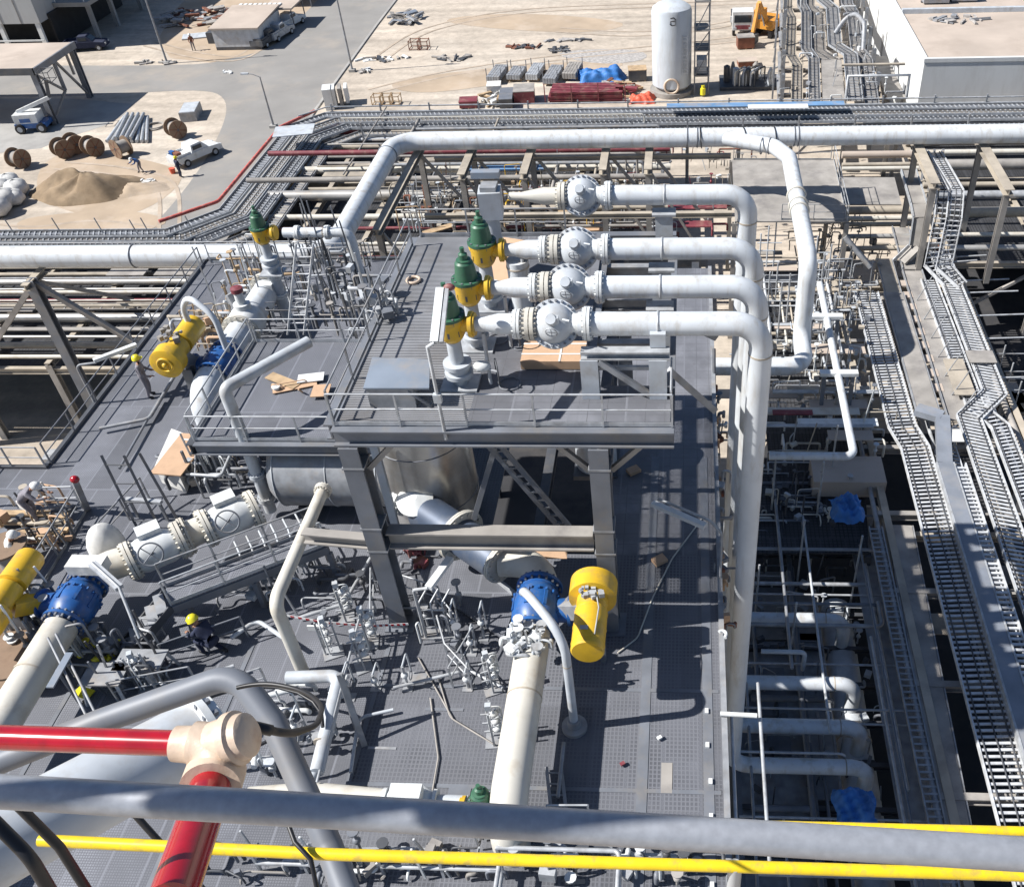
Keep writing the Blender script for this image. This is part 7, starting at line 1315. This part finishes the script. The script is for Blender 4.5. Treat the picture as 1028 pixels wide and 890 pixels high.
guardrail('low guardrail at the left end of the middle deck by the ramp stairs', [A(120, 705), A(200, 690)], 'galvd', 1.0, 1.2, toe=False)
guardrail('guardrail behind the drum along the deck cross line', [A(205, 470), A(250, 468)], 'galv', 1.0, 1.0, toe=False)
guardrail('guardrail round the trough on the left deck', [A(205, 500), A(205, 450)], 'galvd', 1.0, 1.2, toe=False)
# extra tube runs and rails that crowd the decks
for i, (pts, z, r, m) in enumerate((([(300, 620), (345, 606), (372, 560)], .35, .06, 'galv'), ([(232, 640), (258, 622), (300, 650)], .3, .07, 'ltgrey'), ([(395, 690), (470, 672), (505, 690)], .25, .05, 'galv'), ([(352, 775), (360, 720), (395, 712)], .2, .05, 'ltgrey'), ([(560, 800), (566, 745)], .4, .05, 'galvd'), ([(255, 770), (262, 700), (300, 690)], .5, .08, 'whitepaint'), ([(120, 660), (170, 690), (235, 668)], .4, .06, 'galv'), ([(100, 430), (150, 420), (190, 352)], .25, .07, 'galvd'), ([(120, 470), (160, 400)], .2, .05, 'steel'))):
    zpipe('floor_tube', f'{["thin bright", "pale", "slim", "short pale", "dull", "white", "slanting", "dusty", "dark straight"][i]} tube laid over the deck {["under the side platform edge", "beside the crouching worker", "left of the right cream pipe", "right of the drain pipe", "by the right cream pipe foot", "left of the lower middle drain", "at the ramp stair foot", "along the left deck", "on the left deck plating"][i]}', pts, z, r, m, .3, group='tubes laid over the deck')
for i, (a, b) in enumerate((((378, 590), (378, 640)), ((455, 690), (478, 650)), ((240, 700), (270, 690)), ((530, 560), (560, 552)))):
    guardrail(['small guardrail beside the column foot in the deck middle', 'small guardrail left of the right cream pipe', 'small guardrail at the left of the lower middle drain', 'short guardrail behind the right blue valve'][i], [A(*a), A(*b)], 'galv', .95, .9, toe=False)

guardrail('stepped gate rail running towards the camera from the lamp gate', [A(444, 640), A(452, 668), A(474, 692)], 'galv', 1.05, .7, toe=False)
guardrail('second rail behind the stepped gate rail', [A(440, 612), A(462, 640)], 'galv', 1.05, .7, toe=False)
guardrail('guardrail under the ramp walkway beside the crouching worker', [A(170, 668), A(250, 640)], 'steel', 1.0, 1.2, toe=False)
guardrail('long cross guardrail on the left deck in front of the trough', [A(110, 545), A(150, 500)], 'galvd', 1.0, 1.2, toe=False)
# ================================================================== PEOPLE
def person(label, loc, rz, pose, top, legs, helmet, sc=1.0):
    J = {}
    if pose == 'stand':
        P = dict(pel=(0, 0, .95), chest=(0, .02, 1.28), neck=(0, .03, 1.47), head=(0, .06, 1.60), crown=(0, .05, 1.72), hl=(-.1, 0, .9), kl=(-.12, .06, .5), al=(-.13, -.02, .08), tl=(-.14, .16, .04), hr=(.1, 0, .9), kr=(.12, .02, .5), ar=(.14, -.06, .08), tr=(.16, .12, .04), sl=(-.19, .02, 1.40), el=(-.27, .08, 1.12), wl=(-.2, .30, 1.0), fl=(-.17, .38, 1.0), sr=(.19, .02, 1.40), er=(.27, .06, 1.12), wr=(.22, .28, .98), fr=(.19, .36, .97))
    elif pose == 'bend':
        P = dict(pel=(0, -.1, .92), chest=(0, .16, 1.15), neck=(0, .32, 1.26), head=(0, .43, 1.30), crown=(0, .52, 1.37), hl=(-.1, -.1, .88), kl=(-.14, .02, .48), al=(-.16, -.12, .08), tl=(-.17, .06, .04), hr=(.1, -.1, .88), kr=(.13, .05, .5), ar=(.14, .08, .08), tr=(.15, .26, .04), sl=(-.19, .24, 1.2), el=(-.24, .44, .98), wl=(-.16, .64, .95), fl=(-.14, .72, .94), sr=(.19, .24, 1.2), er=(.26, .46, 1.0), wr=(.2, .68, 1.0), fr=(.18, .76, 1.0))
    else:
        P = dict(pel=(0, -.05, .46), chest=(0, .12, .80), neck=(0, .24, .96), head=(0, .33, 1.04), crown=(0, .38, 1.15), hl=(-.1, -.04, .44), kl=(-.17, .40, .48), al=(-.16, .26, .08), tl=(-.17, .44, .04), hr=(.1, -.04, .44), kr=(.15, .34, .1), ar=(.13, -.12, .09), tr=(.13, -.26, .05), sl=(-.19, .18, .90), el=(-.25, .40, .70), wl=(-.15, .60, .62), fl=(-.12, .68, .60), sr=(.19, .18, .90), er=(.27, .38, .68), wr=(.17, .60, .58), fr=(.14, .68, .56))
    E_ = [('pel', 'chest'), ('chest', 'neck'), ('neck', 'head'), ('head', 'crown'), ('pel', 'hl'), ('hl', 'kl'), ('kl', 'al'), ('al', 'tl'), ('pel', 'hr'), ('hr', 'kr'), ('kr', 'ar'), ('ar', 'tr'), ('chest', 'sl'), ('sl', 'el'), ('el', 'wl'), ('wl', 'fl'), ('chest', 'sr'), ('sr', 'er'), ('er', 'wr'), ('wr', 'fr')]
    rad = dict(pel=.155, chest=.165, neck=.065, head=.10, crown=.085, hl=.105, kl=.075, al=.055, tl=.05, hr=.105, kr=.075, ar=.055, tr=.05, sl=.085, el=.058, wl=.042, fl=.045, sr=.085, er=.058, wr=.042, fr=.045)
    names_ = list(P); me = bpy.data.meshes.new('person'); me.from_pydata([V(P[n]) for n in names_], [(names_.index(a), names_.index(b)) for a, b in E_], [])
    ob = bpy.data.objects.new('person', me); COL.objects.link(ob); md = ob.modifiers.new('s', 'SKIN'); 
    for i, n in enumerate(names_): me.skin_vertices[0].data[i].radius = (rad[n],)*2; me.skin_vertices[0].data[i].use_root = (n == 'pel')
    sd = ob.modifiers.new('u', 'SUBSURF'); sd.levels = 2; sd.render_levels = 2
    dg = bpy.context.evaluated_depsgraph_get(); dg.update(); m2 = bpy.data.meshes.new_from_object(ob.evaluated_get(dg)); ob.modifiers.clear(); ob.data = m2; bpy.data.meshes.remove(me)
    m2.materials.clear()
    for m in (top, legs, 'skin', 'black'): m2.materials.append(M[m])
    def near(c):
        best = None
        for a, b in E_:
            A_, B_ = V(P[a]), V(P[b]); d = B_-A_; f = max(0, min(1, (c-A_).dot(d)/d.length_squared)); q = (c-A_-d*f).length
            if best is None or q < best[0]: best = (q, a, b)
        return best[1:]
    for f in m2.polygons:
        a, b = near(f.center); f.use_smooth = True
        f.material_index = 2 if (b in ('head', 'crown') or b in ('fl', 'fr')) else 3 if b in ('tl', 'tr') else 1 if a in ('pel', 'hl', 'hr', 'kl', 'kr') and b != 'chest' else 0
    tag(ob, label, 'person'); ob.location = loc; ob.rotation_euler = (0, 0, rz); ob.scale = (sc,)*3
    h = V(P['crown']); d = (V(P['crown'])-V(P['head'])).normalized(); k = MB().lathe(h-d*.06, d, [(0, .155), (.02, .15), (.08, .14), (.14, .10), (.17, .03)], 18); k.lathe(h-d*.05+V((0, .1, 0)), d, [(0, .12), (.015, .11)], 14)
    hm = k.build('helmet', helmet, ob, None) if False else None
    me2 = bpy.data.meshes.new('helmet'); me2.from_pydata([tuple(v) for v in k.v], [], k.f); me2.polygons.foreach_set('use_smooth', k.sm); me2.materials.append(M[helmet]); o2 = bpy.data.objects.new('helmet', me2); COL.objects.link(o2); o2.parent = ob
    # face: eyes, nose, mouth, ears
    hd = V(P['head']); fwd = V((0, 1, 0)); fwd = (fwd-d*fwd.dot(d)).normalized(); k = MB()
    c = hd+d*.0; k.ball(c+fwd*.105-d*.005, (.018, .025, .022), 8, 6)
    for s in (-1, 1): k.ball(c+V((s*.105, 0, 0)), (.018, .03, .035), 8, 6)
    f1 = bpy.data.meshes.new('nose_and_ears'); f1.from_pydata([tuple(v) for v in k.v], [], k.f); f1.materials.append(M['skin']); o3 = bpy.data.objects.new('nose_and_ears', f1); COL.objects.link(o3); o3.parent = ob
    k = MB()
    for s in (-1, 1): k.ball(c+fwd*.098+V((s*.036, 0, 0))+d*.025, (.014, .01, .01), 8, 6)
    k.ball(c+fwd*.095-d*.045, (.03, .01, .007), 8, 6)
    f1 = bpy.data.meshes.new('eyes_and_mouth'); f1.from_pydata([tuple(v) for v in k.v], [], k.f); f1.materials.append(M['dark']); o3 = bpy.data.objects.new('eyes_and_mouth', f1); COL.objects.link(o3); o3.parent = ob
    for s, w, f in (('l', 'wl', 'fl'), ('r', 'wr', 'fr')):      # fingers
        a, b = V(P[w]), V(P[f]); dd_ = (b-a).normalized(); sd_ = dd_.cross(V((0, 0, 1))).normalized(); k = MB()
        for i, L in enumerate((.07, .085, .08, .06)): st = b+sd_*(i-1.5)*.022; k.tube([st, st+dd_*L*.6, st+dd_*L*.95+V((0, 0, -.03))], [.011, .010, .008], 6)
        st = a+dd_*.03+sd_*(.045 if s == 'l' else -.045); k.tube([st, st+dd_*.05+sd_*(.02 if s == 'l' else -.02)], [.012, .009], 6)
        f1 = bpy.data.meshes.new('fingers'); f1.from_pydata([tuple(v) for v in k.v], [], k.f); f1.materials.append(M['skin']); o3 = bpy.data.objects.new('fingers', f1); COL.objects.link(o3); o3.parent = ob
    return ob
person('worker in grey coverall and yellow helmet standing by the left rear yellow actuator', A(152, 398), R_(-70), 'stand', 'coverall', 'coverall', 'hiyel', 1.12)
person('worker in grey coverall and white helmet reaching out at the far left', A(38, 522), R_(-80), 'bend', 'coverall', 'coverall', 'hiwhite', 1.15)
person('worker in grey and white with bowed head behind the lower left actuator', A(16, 568), R_(-60), 'kneel', 'cloth', 'coverall', 'hiwhite', 1.15)
person('worker in navy coverall and yellow helmet crouching under the ramp walkway', A(218, 655), R_(65), 'kneel', 'navy', 'navy', 'hiyel', 1.2)
person('person in dark clothes standing at the rear of the white pickup', A(182, 178, G), R_(-30), 'stand', 'navy', 'navy', 'hiyel', 1.15)
person('person in blue and grey bending beside the brown sand heap', A(142, 173, G), R_(150), 'bend', 'blue', 'coverall', 'hiwhite', 1.15)
person('person standing on the sand beside the site cabin', A(195, 51, G), R_(200), 'stand', 'rust', 'coverall', 'hiwhite', 1.15)
# ================================================================== FOREGROUND
def fpipe(name, label, pts, r, m, fil=0, cat='pipe', **kw): return pipe(name, label, [AD(x, y, d) for x, y, d in pts], r, m, fil or .001, cat=cat, seg=24, **kw)
fpipe('handrail_pipe', 'thick grey galvanised handrail crossing the bottom of the picture', [(-260, 783, 1.27), (0, 794, 1.27), (500, 824, 1.27), (1028, 857, 1.27), (1300, 872, 1.27)], .0225, 'galvrail', cat='handrail')
yr = thing('yellow_rail', 'lower yellow rail passing below the grey foreground handrail', 'rail', AD(500, 862, 3.2)); MB().tube([AD(40, 843, 3.3), AD(330, 857, 3.25), AD(1028, 878, 3.2), AD(1300, 885, 3.2)], .0205, 20).build('rail', 'yellowrail', yr); MB().tube([AD(738, 868, 3.22), AD(738, 868, 3.22)+V((0, 0, -1.2))], .024, 14).build('post', 'galv', yr)
fpipe('yellow_rail', 'upper yellow rail emerging above the grey handrail at right', [(380, 816, 3.7), (640, 825, 3.7), (1028, 834, 3.7), (1400, 842, 3.7)], .0185, 'yellowrail', cat='rail')
rp = thing('red_pipe', 'glossy red pipe with tan elbow in the lower left foreground', 'pipe', AD(215, 770, 1.9)); d1 = 1.95
MB().tube([AD(-120, 736, d1+.08), AD(185, 746, d1)], .0262, 28).build('horizontal_run', 'red', rp)
el = AD(218, 748, d1); lg = AD(214, 782, d1-.03); le = AD(172, 905, d1-.35)
MB().tube([AD(176, 746, d1), AD(196, 747, d1), AD(199, 747, d1)], [.036, .038, .040], 26).build('socket_collar', 'tan', rp)
MB().tube([AD(196, 747, d1), el+V((.02, 0, 0)), lg], .047, 26, .045, n=8).build('elbow', 'tan', rp)
dl = (le-lg).normalized(); MB().tube([lg-dl*.035, lg+dl*.03], .058, 26).build('socket_collar', 'tan', rp); MB().lathe(el+V((-.01, 0, 0)), (.93, .12, .3), [(0, .047), (.04, .049), (.045, .056), (.062, .056), (.067, .048), (.082, .046), (.09, .036), (.093, .01)], 30).build('side_boss', 'tan', rp)
MB().tube([lg+dl*.02, le], .040, 28).build('inclined_leg', 'red', rp)

fpipe('arched_pipe', 'grey painted pipe arching over the lower left deck', [(-90, 800, 7.4), (100, 724, 7.4), (236, 676, 7.4), (275, 726, 7.3), (330, 848, 7.0), (372, 960, 6.6)], .098, 'steel', .28, flanges=[])
bl = [AD(-110, 905, 10.5), AD(205, 735, 13.0)]; bp_ = thing('large_end_pipe', 'big pale pipe end with flange in the lower left foreground', 'pipe', bl[0]); dv = (bl[1]-bl[0]).normalized()
MB().tube(bl, .5, 32).build('pipe_run', 'ltgrey', bp_); MB().lathe(bl[1]-dv*.1, dv, [(0, .51), (.02, .64), (.12, .64), (.14, .56), (.25, .56), (.3, .45), (.36, .05)], 32).build('end_flange', 'whitepaint', bp_); MB().bolts(bl[1], dv, .59, 18, .03, .2).build('flange_bolts', 'steel', bp_)
fpipe('black_hose', 'black hose curling out from behind the tan elbow', [(228, 722, 2.02), (255, 729, 2.0), (290, 737, 2.05), (318, 728, 2.2), (325, 708, 2.35), (305, 692, 2.45), (262, 684, 2.5), (238, 690, 2.5)], [.013, .012, .009, .007, .006, .006, .006, .006], 'black', .25, cat='hose')
for i, pts in enumerate(([(-30, 770, 1.5), (10, 800, 1.5), (60, 850, 1.55), (95, 905, 1.6)], [(-30, 800, 1.4), (30, 860, 1.4), (60, 910, 1.45)], [(120, 800, 3.4), (165, 850, 3.4), (215, 905, 3.3)])): fpipe('black_hose', ['black hose hanging over the lower left corner', 'second black hose nearest the lower left corner', 'black hose beside the arched grey pipe foot'][i], pts, [.008, .010, .012][i], 'black', .05, cat='hose')
k = MB()
solo('cable_tie_line', MB().tube([AD(285, 815, 3.3), AD(296, 845, 3.22), AD(312, 862, 3.2), AD(320, 900, 3.2)], .008, 8), 'black', 'thin black cable looped on the yellow rail at left', 'cable')
for i, (px, t_, hh) in enumerate(((118, 1.1, 1.6), (395, 1.3, 1.8), (655, 1.5, 2.0))):
    p = AD(px, 800, 1.27)-V((.96, .16, -1.0))*t_; solo('shadow_post', MB().tube([p-V((0, .0, .28)), p+V((0, .05, hh))], [.02, .034, .034][i], 10), 'galv', f'unseen galvanised tower post added to shadow the grey handrail, {ORD[i]} from the left', 'post', 'unseen posts shading the handrail')  # unseen posts added up-sun to cast shadow bands on the handrail
# ================================================================== CAMERA, LIGHT, WORLD
cam = bpy.data.cameras.new('camera'); co = bpy.data.objects.new('camera', cam); COL.objects.link(co)
mw = Matrix.Identity(4)
for i in range(3): mw[i][0] = R2[i]; mw[i][1] = -D2[i]; mw[i][2] = -FW[i]; mw[i][3] = EYE[i]
co.matrix_world = mw
cam.sensor_fit = 'HORIZONTAL'; cam.sensor_width = 36; cam.lens = F/W*36; cam.shift_x = (W/2-CX)/W; cam.shift_y = (CY-H_/2)/W
cam.clip_start = .05; cam.clip_end = 5000; SC.camera = co
sd = V((.96, .16, -1.0)).normalized()
sl = bpy.data.lights.new('sun', 'SUN'); so = bpy.data.objects.new('sun', sl); COL.objects.link(so); sl.energy = 5.0; sl.angle = R_(.5); sl.color = (1, .97, .93); so.rotation_euler = sd.to_track_quat('-Z', 'Y').to_euler(); so.location = (0, 0, 80)
w = bpy.data.worlds.new('World'); SC.world = w; w.use_nodes = True; nt = w.node_tree; sky = nt.nodes.new('ShaderNodeTexSky'); sky.sky_type = 'NISHITA'; sky.sun_disc = False
sky.sun_elevation = math.asin(-sd.z); sky.sun_rotation = math.atan2(-sd.x, -sd.y); bg = nt.nodes['Background']; bg.inputs['Strength'].default_value = .062; nt.links.new(sky.outputs[0], bg.inputs[0])
SC.view_settings.view_transform = 'Standard'; SC.view_settings.look = 'None'; SC.view_settings.exposure = .62; SC.view_settings.gamma = 1; SC.view_settings.use_curve_mapping = False
SC.cycles.max_bounces = 5; SC.cycles.diffuse_bounces = 2; sky.ozone_density = 5
